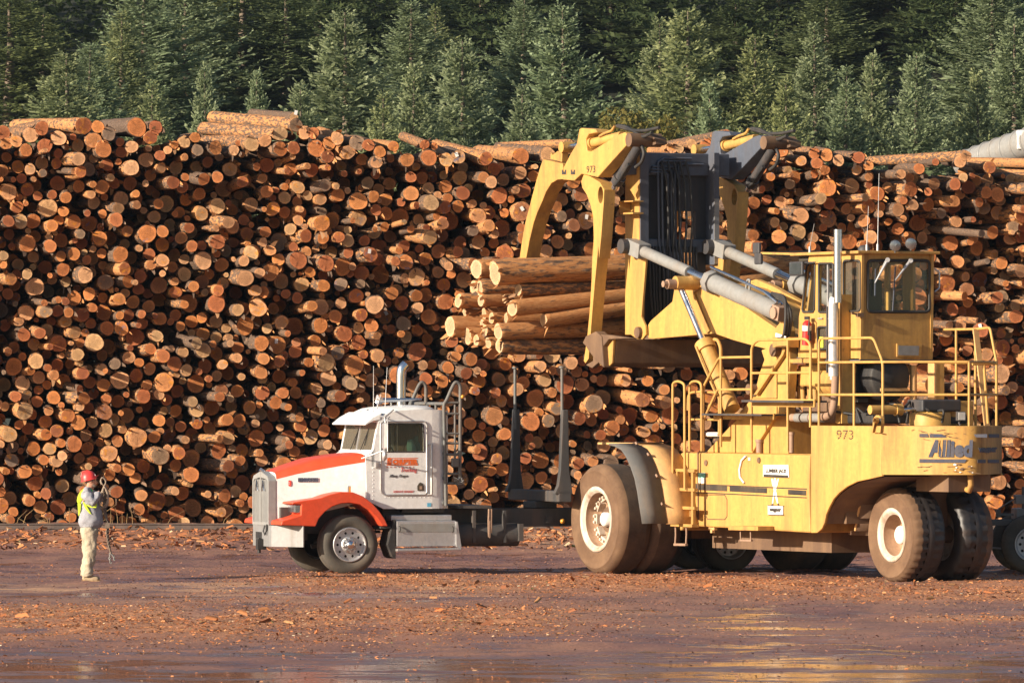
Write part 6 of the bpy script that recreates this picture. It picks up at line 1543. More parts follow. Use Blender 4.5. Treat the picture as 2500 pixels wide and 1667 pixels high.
# door lettering
VD = VCB + .010
def ttext(body, X0, Y, X1, h, mat, v=VD, cap=.70, parent=dr, **k):
    a, b, t = tc(X0, Y, v), tc(X1, Y, v), tc(X0, Y - h, v)
    o = text_mesh(body, 'lettering', (t.z - a.z) / cap, a, RT, UP, mat, parent, **k)
    xs = [q.co.x for q in o.data.vertices]; f = (b - a).length / (max(xs) - min(xs)); m0 = min(xs)
    for q in o.data.vertices: q.co.x = (q.co.x - m0) * f
    return o
for Y0, Y1 in ((896, 908), (1003, 1016)):
    MB().poly([tc(X, Y, VD - .003) for X, Y in [(808, Y0 + 2), (1300, Y0), (1312, Y1), (808, Y1)]], (0, .003, 0)).build('logo_bar', M['orangeink'], dr)
ttext('S', 818, 996, 890, 84, M['orangeink'], bold=.022); ttext('CHUSTER', 905, 992, 1312, 66, M['orangeink'], bold=.010)
ttext('BROTHERS', 810, 1052, 1240, 18, M['redink'], space=2.4); ttext('Trucking', 1040, 1120, 1300, 66, M['redink'], shear=.35)
ttext('Albany, Oregon', 850, 1205, 1150, 46, M['stencil'], shear=.45); ttext('USDOT 2532667', 920, 1450, 1245, 32, M['redink'], shear=.25)
P = [tc(X, Y, VD) for X, Y in [(1302, 1420), (1298, 1345), (1325, 1300), (1350, 1288), (1380, 1305), (1404, 1345), (1402, 1420)]]; eb = MB().poly(P, (0, .006, 0)).build('door_badge', M['stencil'], dr)
MB().poly([tc(X, Y, VD + .008) for X, Y in [(1335, 1400), (1335, 1345), (1376, 1345), (1376, 1400)]], (0, .003, 0)).build('badge_shield', M['rust'], eb)
# hood lettering
hoodv = lambda X: float(np.interp(X, [205, 340, 480, 650, 805], [.50, .58, .66, .77, .88])) + .012
def htext(body, X0, Y, X1, h, mat, **k):
    a, b = tp(X0, Y, hoodv(X0)), tp(X1, Y, hoodv(X1)); t = tp(X0, Y - h, hoodv(X0)); r_ = (b - a); r_.z = 0
    o = text_mesh(body, 'lettering', (t.z - a.z) / .7, a, r_, UP, mat, truck, **k)
    xs = [q.co.x for q in o.data.vertices]; f = (b - a).length / (max(xs) - min(xs)); m0 = min(xs)
    for q in o.data.vertices: q.co.x = (q.co.x - m0) * f
    return o
htext('3', 286, 891, 308, 26, M['redink'], bold=.02)
P = [tp(X, Y, hoodv(X) - .006) for X, Y in [(349, 844), (489, 844), (489, 869), (349, 869)]]; MB().poly(P, (0, .006, 0)).build('name_plate', M['alu'], truck)
htext('KENWORTH', 352, 865, 486, 19, M['ink'], bold=.012)
# cab interior
MB().bx(xe + .02, xe + .06, -.9, .9, 1.2, ztop_ - .1).build('cab_rear_lining', M['interior'], cab)
mb = MB()
for k in range(16): y = -.85 + k * .11; mb.cyl((xe + .09, y, 1.5), (xe + .09, y, ztop_ - .15), .035, n=8)
mb.build('sleeper_curtain', M['curtain'], cab)
MB().bx(xe, wb0.x, -.9, .9, 1.15, 1.22).bx(wb0.x - .35, wb0.x - .06, -.88, .88, 1.3, wb0.z - .08).build('cab_floor_and_dash', M['interior'], cab)
s0 = tc(1195, 800, .45)
MB().bx(s0.x - .30, s0.x - .16, .68, .20, 1.45, s0.z + .22).bx(s0.x - .28, s0.x + .26, .70, .18, 1.4, 1.55).bx(s0.x - .28, s0.x - .18, .58, .30, s0.z + .22, s0.z + .47).build('driver_seat', M['seatblack'], cab, bevel=.05)
MB().lathe([(.20, 0), (.24, .1), (.20, .32), (.12, .45), (.06, .50)], (s0.x - .16, .45, s0.z - .22), (0, 0, 1), n=16).lathe([(.10, 0), (.09, .30), (.05, .42)], (s0.x - .02, .62, s0.z - .2), (.2, 0, 1), n=10).build('green_jacket', M['greenjacket'], cab)
MB().lathe([(.20, -.012), (.215, 0), (.20, .012), (.19, 0), (.20, -.012)], (wb0.x - .45, .45, wb0.z + .02), (-.8, 0, .5), n=28).build('steering_wheel', M['black'], cab)
# mirrors
def mirror(v, X0, parent):
    s = 1 if v > 0 else -1
    c0, c1 = tc(X0 - 25, 340, v), tc(X0 + 25, 760, v); hgt = c0.z - c1.z
    mr = MB().bx(c0.x - .03, c0.x + .04, v - .11, v + .11, c1.z, c0.z).build('side_mirror', M['alu'], parent, bevel=.03)
    MB().bx(c0.x - .034, c0.x - .031, v - .095, v + .095, c1.z + .03, c0.z - .03).build('mirror_glass', M['mirrorglass'], mr)
    w0 = s * VCB
    mb = MB(); mb.tube([(c0.x, w0, c0.z + .12), (c0.x + .01, v, c0.z + .10), (c0.x, v, c0.z), ], .014, n=6); mb.tube([(c0.x + .32, w0, c1.z - .16), (c0.x + .05, v, c1.z - .03), (c0.x, v, c1.z)], .014, n=6)
    mb.tube([(c0.x + .0, v + s * .13, c1.z - .04), (c0.x, v + s * .13, c0.z + .08), (c0.x - .06, v + s * .05, c0.z + .10)], .012, n=6); mb.tube([(c0.x - .25, w0, c0.z + .22), (c0.x, v, c0.z + .1)], .012, n=6); mb.build('mirror_bracket', M['alu'], mr)
    MB().lathe([(.001, .03), (.07, .02), (.11, -.01), (.09, -.05), (.001, -.06)], (c0.x, v, c1.z - .10), (-1, .2 * s, 0), n=20).build('spot_mirror', M['alu'], mr)
mirror(1.33, 815, cab); mirror(-1.33, 815, cab)
# roof lights, horn, aerials
mb = MB()
for k, y in enumerate((-.75, -.38, 0, .38, .75)):
    c_ = Vector((wt0.x - .10, y, ztop_ - .08 - .10 * (abs(y) / .75) ** 2)); mb.lathe([(.055, 0), (.05, .05), (.02, .085), (.001, .09)], c_ + Vector((0, 0, .0)), (0, 0, 1), n=14)
mb.build('roof_lights', M['alu'], cab)
q = tc(1000, 128, .0); zr2 = ztop_ + .08
MB().tube([(wt0.x - .35, .05, zr2 + .08), (wt0.x - 1.05, .05, zr2 + .10)], [.045, .018], n=12).lathe([(.10, 0), (.07, .03), (.045, .1)], (wt0.x - .25, .05, zr2 + .08), (-1, 0, 0), n=16).cyl((wt0.x - .5, .05, zr2 - .05), (wt0.x - .5, .05, zr2 + .07), .015).build('air_horn', M['chrome'], cab)
for X, Y0, X1, Y1 in ((858, 380, 858, 90), (935, 385, 950, 100), (880, 375, 908, 280), (672, 440, 672, 408)):
    MB().tube([tp(X, Y0, .3), tp(X1, Y1, .3)], [.008, .004], n=5).build('antenna', M['alu'], cab)
# exhaust stack
P = [tp(X, Y, -.72) for X, Y in [(1043, 420), (1043, 160), (1048, 110), (1076, 82)]]
P = [Vector((p.x, -.72, p.z)) for p in P]; MB().tube([Vector((P[0].x, -.72, ztop_ - .9))] + P[1:], .085, n=20, bend=.12).build('exhaust_stack', M['chrome'], truck)
# headache rack behind the cab
mb = MB()
for v in (1.0, -1.0):
    rk = [TF.side(1, X, Y, 1.0) for X, Y in [(1455, 870), (1437, 840), (1442, 220), (1412, 195), (1390, 225), (1345, 330), (1330, 345), (1345, 1030)]]
    mb.tube([Vector((p.x, v, p.z)) for p in rk], .032, n=8, bend=.1)
    for Y in (338, 412, 545, 610, 685, 815, 880): a, b = TF.side(1, 1330, Y, 1.0), TF.side(1, 1440, Y, 1.0); mb.cyl((a.x, v, a.z), (b.x, v, b.z), .022, n=8)
    a, b = TF.side(1, 1405, 350, 1.0), TF.side(1, 1405, 720, 1.0); mb.cyl((a.x, v, a.z), (b.x, v, b.z), .02, n=8)
a = TF.side(1, 1335, 345, 1.0); b = TF.side(1, 1335, 1010, 1.0)
for t in (0, .25, .5, .75, 1): z = a.z * (1 - t) + b.z * t; mb.cyl((a.x, 1.0, z), (a.x, -1.0, z), .03, n=8)
for y in (.5, 0, -.5): mb.cyl((a.x, y, b.z), (a.x, y, a.z), .025, n=8)
rack = mb.build('headache_rack', M['stake'], truck)
q = TF.side(1, 1405, 740, 1.05); MB().box(q, (.12, .08, .15)).build('rack_lamp_box', M['stake'], rack, bevel=.01)
q = TF.side(1, 1452, 300, 1.0); MB().lathe([(.03, 0), (.03, .05), (.001, .06)], q, (0, 1, .2), n=10).build('rack_marker', M['amber'], rack)
q = TF.side(1, 1430, 870, 1.02); g5 = random.Random(3); mb = MB()
for k in range(9): mb.tube([q + Vector((g5.uniform(-.1, .1), g5.uniform(-.05, .05), g5.uniform(-.05, .08))) for _ in range(4)], .012, n=5)
mb.build('chain_coil', M['greymetal'], rack)
# chassis, bunk with stakes
zfr0, zfr1 = tp(1700, 1050, .45).z, tp(1700, 1170, .45).z
mb = MB()
for y in (.45, -.45): mb.bx(xend + 2.6, -8.3, y - .05, y + .05, zfr1, zfr0)
for x in (xend - .2, -4.2, -5.3, -6.9, -8.1): mb.bx(x - .08, x + .08, -.45, .45, zfr1 + .04, zfr0 - .04)
mb.build('chassis_rails', M['frame'], truck)
xb2 = TF.side(1, 2140, 960, 1.35).x
z0, z1, z2, z3 = (tp(2140, Y, 1.35).z for Y in (1005, 930, 385, 105))
bunk = MB().bx(xb2 - .11, xb2 + .13, -1.42, 1.42, z0, z1).bx(xb2 - .2, xb2 + .2, -.35, .35, zfr0, z0).build('bunk_beam', M['frame'], truck, bevel=.02)
for s in (1, -1):
    prof = [(.20, z1 - .05), (.13, z1 + .10), (.095, z1 + .35), (.05, z2), (-.05, z2), (-.07, z1 + .35), (-.13, z1 - .05)]
    sk = MB().poly([(xb2 + a, s * 1.42, z) for a, z in prof], (0, -s * .13, 0)).build('log_stake', M['frame'], truck, bevel=.012)
    MB().cyl((xb2 + .03, s * 1.31, z2 - .35), (xb2 + .03, s * 1.31, z3), .027, n=12).cyl((xb2 + .03, s * 1.31, z3), (xb2 + .03, s * 1.31, z3 + .03), .055, n=12).build('stake_extension', M['stake'], sk)
# deck plate, tanks, steps and toolbox
a, b = tp(1435, 1060, .95), tp(1650, 1045, .95); MB().bx(b.x, a.x, -.95, .95, zfr0 + .02, zfr0 + .07).build('deck_plate', M['frame'], truck)
a, b = tp(1440, 1185, .95), tp(1845, 1265, .95); MB().cyl((b.x, .75, (a.z + b.z) / 2), (a.x, .75, (a.z + b.z) / 2), .20, n=24).build('air_tank', M['frame'], truck)
mb = MB()
mb.beam((tp(1530, 1060, .9).x, .9, tp(1530, 1060, .9).z), (tp(1530, 1275, .9).x, .9, tp(1530, 1275, .9).z), .10, .05); mb.build('tank_strap', M['frame'], truck); mb = MB()
mb.beam((tp(1735, 1060, .9).x, .9, tp(1735, 1060, .9).z), (tp(1735, 1275, .9).x, .9, tp(1735, 1275, .9).z), .10, .05); mb.build('tank_strap', M['frame'], truck); mb = MB()
q, r2 = tp(1845, 1150, .95), tp(1845, 1265, .95); mb.bx(q.x - .04, q.x + .04, .6, 1.0, r2.z, q.z); mb.build('tank_end_bracket', M['frame'], truck)
mb = MB(); g6 = random.Random(8)
for k in range(7):
    X = 1650 + g6.uniform(-18, 12); mb.tube([tp(X, 1050, 1.0), tp(X + g6.uniform(-6, 6), 1130, 1.02), tp(X + g6.uniform(-8, 8), 1180 + g6.uniform(0, 65), 1.0)], .014, n=5)
mb.build('hanging_chains', M['rust'], truck)
def tbox(name, X0, Y0, X1, Y1, v0, v1, mat, parent=truck, bevel=.015):
    a, b = tp(X0, Y0, v0), tp(X1, Y1, v0); return MB().bx(a.x, b.x, v0, v1, b.z, a.z).build(name, mat, parent, bevel=bevel)
tbox('step_tray', 978, 1093, 1385, 1128, 1.02, .55, M['alu'])
bx_ = tbox('battery_box', 1012, 1131, 1412, 1300, 1.12, .55, M['alu'])
tbox('tread_plate', 1030, 1150, 1405, 1205, 1.126, 1.10, M['greymetal'], bx_, .004)
P = T(1, 1.18, (1012, 1335), (1444, 1326), (1442, 1312), (1012, 1318)); tsolid('lower_step', P, 1.22, .70, M['alu'], bevel=.008)
P = T(1, 1.12, (1412, 1135), (1420, 1135), (1446, 1315), (1412, 1305)); tsolid('step_gusset', P, 1.15, 1.10, M['alu'])
mb = MB()
for X, Y in ((1032, 1185), (1390, 1188)): q = tp(X, Y, 1.14); mb.tube([q + Vector((0, 0, .05)), q + Vector((0, .03, .03)), q + Vector((0, .03, -.03)), q + Vector((0, 0, -.05))], .012, n=6)
mb.build('latch', M['black'], bx_)
P = T(1, 1.05, (988, 1120), (1000, 1125), (1000, 1385), (975, 1370), (945, 1290)); tsolid('mudflap', P, 1.12, .60, M['rubber'], bevel=.006)
tbox('fender_bracket', 905, 1168, 1000, 1182, 1.05, .6, M['frame'], bevel=.004)
a, b = tp(2035, 1120, .5), tp(2120, 1165, .5); MB().box(a, (.12, .1, .12)).build('frame_bracket', M['frame'], truck); q = tp(2125, 1132, .55); MB().lathe([(.045, 0), (.045, .03), (.001, .05)], q, (0, 1, 0), n=14).build('side_marker', M['amber'], truck)
MB().bx(-1.6, -.7, -.7, .7, .75, 1.2).bx(xend, -1.0, -.85, .85, 1.05, zbot - .01).build('cab_underframe', M['frame'], truck)
for s in (1, -1): MB().cyl((.25, s * .45, .45), (-.4, s * .45, .6), .04).box((0, s * .5, .72), (1.4, .09, .05)).build('leaf_spring', M['frame'], truck)

# ------------------------------------------------------------------ parked trailer at the right edge
RF = Frame(8.75, 113.5, math.pi + R(1))
rp = lambda X, Y, v: (lambda px, py: RF.side(0, px, py, v))(2350 + X * .14032, 1180 + Y * .14032)
trl = tag(empty('log_trailer', RF.o, RF.ang), 'grey log trailer cut off by the right edge behind the loader', 'trailer')
a, b = rp(600, 640, .5), rp(1400, 730, .5)
MB().bx(b.x - 1.5, a.x + .25, .5, .38, b.z, a.z).bx(b.x - 1.5, a.x + .25, -.38, -.5, b.z, a.z).bx(a.x + .1, a.x + .25, -.5, .5, b.z, a.z).build('trailer_frame', M['stake'], trl, bevel=.01)
a, b = rp(940, 440, .5), rp(1300, 635, .5); MB().bx(b.x - 1.2, a.x, .5, -.5, b.z, a.z).build('frame_box', M['greymetal'], trl, bevel=.01)
a, b = rp(925, 200, .5), rp(1100, 355, .5); MB().bx(b.x - .3, a.x, .5, .1, b.z, a.z).build('valve_box', M['greymetal'], trl, bevel=.01)
a = rp(1060, 60, .45); MB().cyl((a.x, .45, 1.0), a, .03).build('post', M['stake'], trl)
a, b = rp(620, 440, .4), rp(915, 260, .4); MB().tube([a, b], .012, n=5).build('air_line', M['greymetal'], trl)
a, b, c_, d_ = rp(640, 1130, .5), rp(820, 1140, .5), rp(960, 1080, .5), rp(1080, 1000, .5); MB().tube([rp(450, 1110, .45), a, b, c_, d_], .02, n=6).build('hose', M['greymetal'], trl)
a, b = rp(600, 510, .45), rp(890, 560, .45); MB().bx(b.x, a.x, .3, .45, b.z, b.z + .04).bx(a.x - .06, a.x, .2, .5, b.z - .02, a.z + .06).build('hitch_tongue', M['stake'], trl)
truck_wheel(trl, (rp(1210, 930, 1.1).x, 1.1, .512), 1, steer=False); truck_wheel(trl, (rp(1210, 930, 1.1).x, -1.1, .512), -1, steer=False)
MB().cyl((rp(1210, 930, 1.1).x, -1.1, .51), (rp(1210, 930, 1.1).x, .9, .51), .09).bx(rp(1210, 930, 1.1).x - .05, rp(1210, 930, 1.1).x + .05, -.6, .6, .5, 1.0).build('axle', M['frame'], trl)
# ------------------------------------------------------------------ worker with hard hat, facing right
def skin(name, verts, edges, radii, mat, parent, root=0, sub=2):
    me = bpy.data.meshes.new(name); me.from_pydata(verts, edges, []); me.materials.append(mat)
    o = bpy.data.objects.new(name, me); COL.objects.link(o); o.parent = parent
    s = o.modifiers.new('skin', 'SKIN'); s.use_smooth_shade = True; s.branch_smoothing = .3
    for i, r_ in enumerate(radii):
        d = me.skin_vertices[0].data[i]; d.radius = r_ if isinstance(r_, tuple) else (r_, r_); d.use_root = (i == root)
    b = o.modifiers.new('sub', 'SUBSURF'); b.levels = sub; b.render_levels = sub
    if name in ('jacket', 'trousers'):
        b.render_levels = b.levels = 3; t = bpy.data.textures.new(name + '_folds', 'CLOUDS'); t.noise_scale = .09; t.noise_depth = 2
        q = o.modifiers.new('folds', 'DISPLACE'); q.texture = t; q.strength = .055; q.mid_level = .5; q.texture_coords = 'LOCAL'
    return o
M['skin'] = paint('skin', (.52, .27, .18), .55, (.45, .16, .11), .5, streak=False, scale=14)
M['hair'] = paint('grey_beard', (.22, .17, .14), .9, (.35, .3, .26), .5, streak=False, scale=40)
M['jacket'] = paint('grey_jacket', (.36, .36, .40), .9, (.2, .2, .23), .7, scale=9, bump=.5)
M['vest'] = paint('neon_vest', (.62, .78, .05), .8, (.4, .5, .06), .5, scale=9)
M['vestgreen'] = paint('green_vest_trim', (.05, .38, .12), .8, (.03, .2, .06), .4)
M['khaki'] = paint('khaki_trousers', (.50, .42, .31), .9, (.26, .21, .15), .7, scale=7, bump=.5)
M['boot'] = paint('tan_boots', (.46, .35, .22), .8, (.25, .15, .09), .6, scale=8)
M['glove'] = paint('pale_work_glove', (.60, .50, .34), .9, (.35, .25, .15), .5, scale=20)
M['hat'] = paint('red_hard_hat', (.66, .05, .045), .3, (.5, .1, .08), .15)
M['rope'] = paint('wire_rope', (.50, .40, .30), .6, (.2, .12, .08), .5)
M['chain'] = paint('steel_chain', (.13, .10, .08), .45, (.3, .2, .13), .6)
px0, py0 = pix(0, 222, 1418)
W0 = Vector((-1028 / FPX * 108.3, 108.3, float(ground_z(np.array(-6.96), np.array(108.3)))))
man = tag(empty('person', W0), 'person in red hard hat, neon vest, grey jacket and khaki trousers raising a rope', 'person')
Hs = 723.0                                              # figure picture units per metre
P = lambda X, Y, d=0.0: Vector(((X - 345) / Hs, d, (1452 - Y) / Hs))   # d away from viewer
# body: head, neck, torso, arms, legs in one surface
V, E, RR = [], [], []
def node(p, r_, par=None):
    V.append(tuple(p)); RR.append(r_); i = len(V) - 1
    if par is not None: E.append((par, i))
    return i
pel = node(P(330, 830), (.14, .15)); wai = node(P(325, 700), (.14, .15), pel); che = node(P(310, 520), (.15, .17), wai); sh = node(P(305, 400), (.13, .16), che)
nk = node(P(330, 345), (.055, .06), sh); jaw = node(P(362, 300), (.075, .07), nk); cr_ = node(P(345, 235), (.10, .078), jaw); tp_ = node(P(335, 195), (.08, .065), cr_)
node(P(428, 268), (.016, .014), jaw); node(P(402, 322), (.028, .03), jaw)
for s in (-1, 1):
    hip = node(P(318, 880, s * .09), (.10, .10), pel); kn = node(P(325, 1130, s * .10), (.065, .07), hip); an = node(P(292, 1370, s * .10), (.045, .05), kn); node(P(400, 1425, s * .11), (.035, .045), an)
    sd = node(P(305, 405, s * .18), (.065, .07), sh)
    el = node(P(385, 525, s * .25) if s < 0 else P(420, 520, s * .22), (.05, .05), sd); wr = node(P(452, 375, s * .13) if s < 0 else P(470, 400, s * .08), (.034, .038), el)
skin('body', V, E, [(q if isinstance(q, tuple) else (q, q)) if 2 < i < 10 else tuple(c * .72 for c in (q if isinstance(q, tuple) else (q, q))) for i, q in enumerate(RR)], M['skin'], man)
mb = MB()
for s in (-1, 1): mb.lathe([(.001, .012), (.010, .008), (.012, 0)], P(412, 243, s * .032), (1, s * .3, 0), n=10)
mb.build('eyes', M['black'], man)
MB().lathe([(.020, 0), (.023, .006), (.020, .012)], P(415, 243, -.036), (.8, -.6, 0), n=16).lathe([(.020, 0), (.023, .006), (.020, .012)], P(415, 243, .036), (.8, .6, 0), n=16).beam(P(412, 243, -.06), P(345, 250, -.085), .006, .006).build('glasses', M['black'], man)
for s in (-1, 1): MB().lathe([(.030, 0), (.034, .010), (.022, .018), (.001, .018)], P(345, 262, s * .068), (-.2, s, 0), n=12).build('ear', M['skin'], man)
skin('beard', [tuple(P(350, 285, -.05)), tuple(P(385, 318, -.03)), tuple(P(405, 318, 0)), tuple(P(385, 318, .03)), tuple(P(350, 285, .05))], [(0, 1), (1, 2), (2, 3), (3, 4)], [.028, .035, .034, .035, .028], M['hair'], man, 2)
skin('hair', [tuple(P(300, 262, -.06)), tuple(P(280, 285, 0)), tuple(P(300, 262, .06)), tuple(P(292, 305, 0))], [(0, 1), (1, 2), (1, 3)], [.035, .045, .035, .035], M['hair'], man, 1)
# hard hat
axis = Vector((-.22, 0, 1)).normalized(); hc = P(325, 258)
hat = MB().lathe([(.128, .0), (.123, .05), (.106, .10), (.07, .135), (.034, .148), (.001, .152)], hc, axis, n=32).lathe([(.128, 0), (.140, -.006), (.138, .004), (.126, .01)], hc, axis, n=32).build('hard_hat', M['hat'], man)
hat.scale = (1.02, .86, 1.0); hat.location = (0, 0, .012)
MB().poly([P(395, 225, -.085), P(430, 205, -.05), P(434, 204, .05), P(395, 225, .085)], (0, 0, .012)).build('hat_peak', M['hat'], hat)
mb = MB(); mb.tube([hc + axis * .05 + Vector((-.12, 0, 0)), hc + axis * .138 + Vector((-.08, 0, 0)), hc + axis * .160, hc + axis * .138 + Vector((.08, 0, 0)), hc + axis * .05 + Vector((.12, 0, 0))], .012, n=6); mb.build('hat_ridge', M['hat'], hat)
MB().box(hc + axis * .07 + Vector((.105, -.03, 0)), (.03, .04, .05)).build('hat_badge', M['signwhite'], hat)
# jacket (torso, sleeves, skirt), trousers, boots, gloves
V, E, RR = [], [], []
b0 = node(P(345, 850), (.21, .205)); b1 = node(P(345, 700), (.195, .195), b0); b2 = node(P(335, 590), (.175, .19), b1); b3 = node(P(312, 460), (.155, .19), b2); b4 = node(P(308, 375), (.10, .15), b3); b5 = node(P(325, 340), (.075, .08), b4)
for s in (-1, 1):
    a = node(P(300, 410, s * .185), (.085, .09), b4); m1 = node(P(335, 470, s * .23), (.085, .085), a)
    el = node(P(392, 520, s * .255) if s < 0 else P(420, 520, s * .22), (.078, .078), m1); f1 = node(P(425, 450, s * .19) if s < 0 else P(446, 460, s * .15), (.066, .066), el); node(P(440, 385, s * .135) if s < 0 else P(462, 410, s * .09), (.056, .056), f1)
skin('jacket', V, E, [(a * 1.12, b * 1.1) for a, b in RR], M['jacket'], man)
V, E, RR = [], [], []
p0 = node(P(335, 770), (.15, .16)); p1 = node(P(330, 860), (.15, .165), p0)
for s in (-1, 1):
    a = node(P(325 - 8 * s, 930, s * .085), (.112, .10), p1); b = node(P(332 - 16 * s, 1130, s * .095), (.085, .085), a); c_ = node(P(304 - 14 * s, 1290, s * .10), (.078, .078), b); d_ = node(P(298 - 12 * s, 1372, s * .10), (.086, .085), c_); node(P(298 - 12 * s, 1405, s * .10), (.082, .082), d_)
skin('trousers', V, E, [(a * 1.22, b * 1.18) for a, b in RR], M['khaki'], man)
for s in (-1, 1):
    skin('boot', [tuple(P(262, 1424, s * .10)), tuple(P(330, 1422, s * .105)), tuple(P(400, 1428, s * .11)), tuple(P(450, 1434, s * .115)), tuple(P(290, 1385, s * .10))], [(0, 1), (1, 2), (2, 3), (0, 4)], [(.048, .05), (.047, .05), (.044, .052), (.030, .042), (.055, .055)], M['boot'], man, 1)
    MB().poly([P(228, 1448, s * .10 - .05), P(228, 1448, s * .10 + .05), P(330, 1448, s * .105 + .052), P(462, 1446, s * .115 + .05), P(478, 1446, s * .115), P(462, 1446, s * .115 - .05), P(330, 1448, s * .105 - .052)], (0, 0, -.022)).build('boot_sole', M['fendertan'], man, bevel=.008)
def hand(s, wx, wy, wd, tx, ty, td):
    w_, k = P(wx, wy, wd), P(tx, ty, td); d = (k - w_).normalized(); side = Vector((0, 1, 0)); up = d.cross(side).normalized()
    V, E, RR = [], [], []
    n0 = node(w_, (.040, .034)); n1 = node(w_ + d * .05, (.046, .030), n0); n2 = node(w_ + d * .085, (.046, .028), n1)
    for i, (o_, l_) in enumerate(((-.036, .075), (-.012, .088), (.012, .082), (.034, .064))):
        q = w_ + d * .095 + side * o_; a = node(q, (.012, .012), n2); b = node(q + d * l_ * .45 + up * -.012, (.0115, .0115), a); c_ = node(q + d * l_ * .62 + up * -.045, (.0105, .0105), b); node(q + d * l_ * .35 + up * -.068, (.0095, .0095), c_)
    t0 = node(w_ + d * .035 + side * (-.045 * s) + up * -.01, (.015, .015), n1); t1 = node(w_ + d * .07 + side * (-.055 * s) + up * -.04, (.0125, .0125), t0); node(w_ + d * .10 + side * (-.03 * s) + up * -.06, (.011, .011), t1)
    return skin('glove', V, E, RR, M['glove'], man, 0, 1)
hand(-1, 446, 368, -.13, 480, 300, -.08); hand(1, 466, 392, .09, 500, 320, .05)
# vest: straps and drape over the jacket
def cloth(name, pts, mat, w_=.05, th=.012):
    mb = MB(); m = len(pts); vs = []
    for (X, Y, d, hw) in pts: vs += [P(X - hw, Y, d), P(X + hw, Y + hw * .2, d)]
    mb.add(vs, [(2 * i, 2 * i + 1, 2 * i + 3, 2 * i + 2) for i in range(m - 1)], 0, True); o = mb.build(name, mat, man)
    so = o.modifiers.new('t', 'SOLIDIFY'); so.thickness = th; so.offset = 0; b = o.modifiers.new('s', 'SUBSURF'); b.levels = 2; b.render_levels = 2; return o
cloth('vest', [(320, 330, -.09, 26), (265, 370, -.15, 40), (228, 450, -.17, 42), (205, 530, -.13, 30)], M['vest'])
cloth('vest', [(212, 470, -.12, 22), (218, 560, -.14, 24), (212, 640, -.12, 14), (208, 680, -.10, 6)], M['vest'])
cloth('vest', [(262, 500, -.19, 16), (300, 575, -.205, 24), (335, 630, -.21, 16), (362, 658, -.205, 6)], M['vest'])
cloth('vest', [(300, 535, -.205, 12), (350, 560, -.215, 30), (390, 580, -.22, 34), (412, 560, -.22, 16), (425, 505, -.21, 6)], M['vest'])
cloth('vest_trim', [(330, 335, -.105, 12), (352, 365, -.13, 20), (372, 385, -.135, 10)], M['vestgreen'])
mb = MB()
for k in range(2):
    mb.add([P(230 + a * 30, 350 + k * 8 + 20 * abs(a), .02 * k + b) for a in (-1, 0, 1) for b in (-.14, 0, .14)], [(0, 1, 4, 3), (1, 2, 5, 4), (3, 4, 7, 6), (4, 5, 8, 7)], 0, True)
# rope coil and binder chain held in the hands: things of their own
rope = tag(empty('rope_coil', man.location + P(490, 310, -.06)), 'coil of pale wire rope held up in the hands of the worker', 'rope')
Q = lambda X, Y, d=0.0: P(X, Y, d) - P(490, 310, -.06)
g7 = random.Random(6); mb = MB()
for k in range(8):
    j = lambda a: g7.uniform(-a, a); dd = -.10 + .02 * k
    mb.tube([Q(480 + j(8), 300, dd), Q(455 + j(10), 250 + j(12), dd), Q(490 + j(8), 213 + j(8), dd), Q(528 + j(8), 262 + j(12), dd + .03), Q(505 + j(8), 330 + j(10), dd), Q(455 + j(14), 445 + j(20), dd), Q(430 + j(14), 530 + j(20), dd), Q(480 + j(15), 590 + j(10), dd), Q(545 + j(10), 535 + j(25), dd), Q(548 + j(8), 420 + j(20), dd), Q(520 + j(8), 330 + j(10), dd), Q(490, 300, dd)], .0065, n=5, bend=.09)
mb.build('rope_strands', M['rope'], rope)
ch = tag(empty('binder_chain', man.location + P(500, 330, -.02)), 'dark heavy chain hanging from the raised hand of the worker to knee height', 'chain')
Q2 = lambda X, Y, d=0.0: P(X, Y, d) - P(500, 330, -.02)
def chain_line(pts, nl, big):
    pts = [Q2(*p) for p in pts]; L_ = [0]
    for a, b in zip(pts, pts[1:]): L_.append(L_[-1] + (b - a).length)
    mb = MB()
    for i in range(nl):
        s_ = L_[-1] * (i + .5) / nl; j = max(k for k in range(len(L_) - 1) if L_[k] <= s_); c_ = pts[j].lerp(pts[j + 1], (s_ - L_[j]) / (L_[j + 1] - L_[j])); d, x, y = basis(pts[j + 1] - pts[j])
        n_ = x if i % 2 else y; l_ = L_[-1] / nl * .72; w_ = l_ * .55
        ring = [c_ + d * (l_ * math.cos(t)) + n_ * (w_ * math.sin(t)) for t in np.linspace(0, 2 * math.pi, 9)]
        mb.tube(ring, big, n=5)
    return mb
chain_line([(505, 330, -.03), (500, 480, -.03), (500, 620, -.05), (545, 760, -.06), (535, 880, -.06), (560, 1030, -.05), (590, 1130, -.05)], 40, .011).build('chain_links', M['chain'], ch)
mb = chain_line([(520, 340, -.02), (525, 520, -.02), (520, 640, -.03), (555, 790, -.04), (548, 900, -.05), (575, 1080, -.04)], 34, .011); mb.box(Q2(545, 790, -.06), (.08, .06, .09)); mb.build('chain_links', M['chain'], ch)
chain_line([(585, 1120, -.05), (625, 1170, -.05), (628, 1205, -.04)], 5, .009).build('end_links', M['greymetal'], ch)
chain_line([(580, 1120, -.05), (572, 1190, -.05), (588, 1240, -.04)], 5, .009).build('end_links', M['greymetal'], ch)

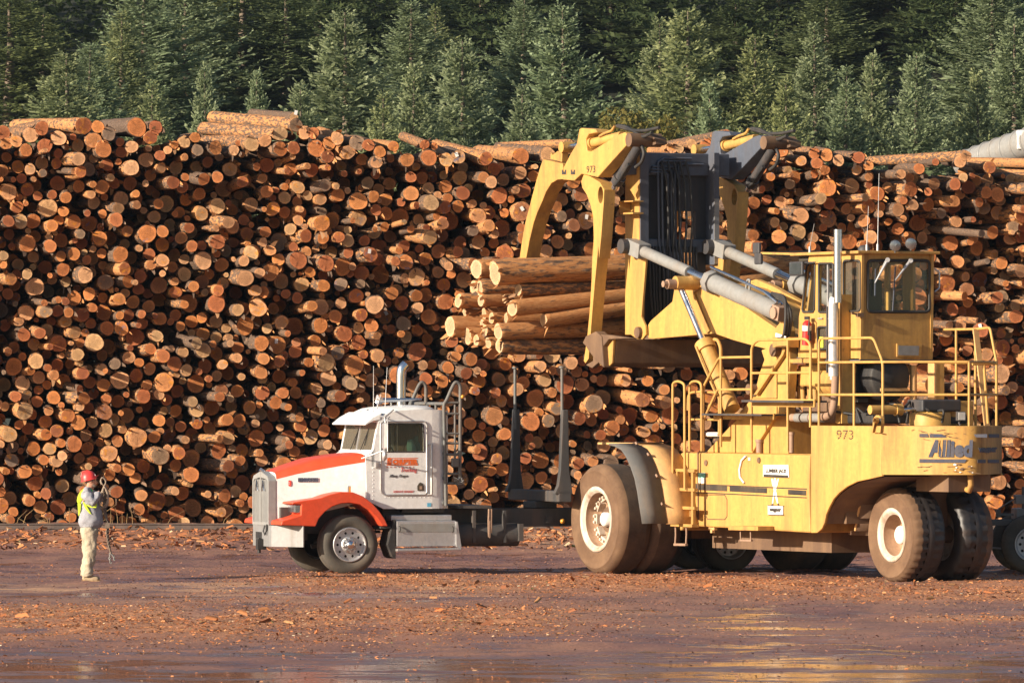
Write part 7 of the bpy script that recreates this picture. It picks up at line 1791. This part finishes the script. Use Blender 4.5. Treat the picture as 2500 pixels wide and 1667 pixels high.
# operator seen dimly through the loader cab glass
M['camo'] = paint('green_work_jacket', (.10, .15, .08), .9, (.04, .06, .035), .8, scale=9)
op = tag(empty('person', LF.to_world((-4.86, .10, 4.33)), LF.ang), 'operator in green jacket seated behind the loader cab windows', 'person')
V, E, RR = [], [], []
a = node((0, 0, 0), .15); b = node((.03, 0, .28), .15, a); c_ = node((.02, 0, .48), .14, b); n_ = node((.03, 0, .60), .055, c_); h1 = node((.06, 0, .70), .085, n_); h2 = node((.04, 0, .80), .08, h1); node((.155, 0, .71), .016, h1)
for s in (-1, 1):
    t = node((.25, s * .12, .02), .085, a); k = node((.44, s * .13, -.02), .07, t); node((.50, s * .13, -.40), .05, k)
    q = node((.03, s * .20, .47), .065, c_); e_ = node((.16, s * .26, .22), .05, q); w_ = node((.40, s * .18, .22), .036, e_)
    for i in range(4): f = node((.48, s * .18 + (i - 1.5) * .02, .225), .011, w_); node((.53, s * .18 + (i - 1.5) * .02, .20), .009, f)
    node((.45, s * .13, .215), .012, w_)
skin('body', V, E, RR, M['skin'], op)
V, E, RR = [], [], []
a = node((0, 0, .0), .20); b = node((.03, 0, .28), .19, a); c_ = node((.02, 0, .50), .15, b)
for s in (-1, 1):
    q = node((.03, s * .20, .47), .09, c_); e_ = node((.16, s * .26, .22), .075, q); node((.36, s * .19, .22), .055, e_)
skin('jacket', V, E, RR, M['camo'], op)
MB().lathe([(.10, 0), (.10, .05), (.08, .09), (.001, .11)], (.05, 0, .765), (0, 0, 1), n=20).build('cap', M['black'], op)

# ------------------------------------------------------------------ thin air that pales the far slope
hz = MB().bx(-700, 700, -30, 900, -3, 260).build('haze', bpy.data.materials.new('haze'))
hm = hz.data.materials[0]; hm.use_nodes = True; hn = hm.node_tree; hn.nodes.clear()
ho = hn.nodes.new("ShaderNodeOutputMaterial"); hv = hn.nodes.new("ShaderNodeVolumePrincipled")
hv.inputs["Density"].default_value = 0.00006; hv.inputs["Color"].default_value = (.62, .80, 1.0, 1); hv.inputs["Anisotropy"].default_value = .2
hn.links.new(hv.outputs[0], ho.inputs["Volume"]); tag(hz, kind='stuff')
hz['label'] = 'thin bluish morning air over the yard and the wooded slope'
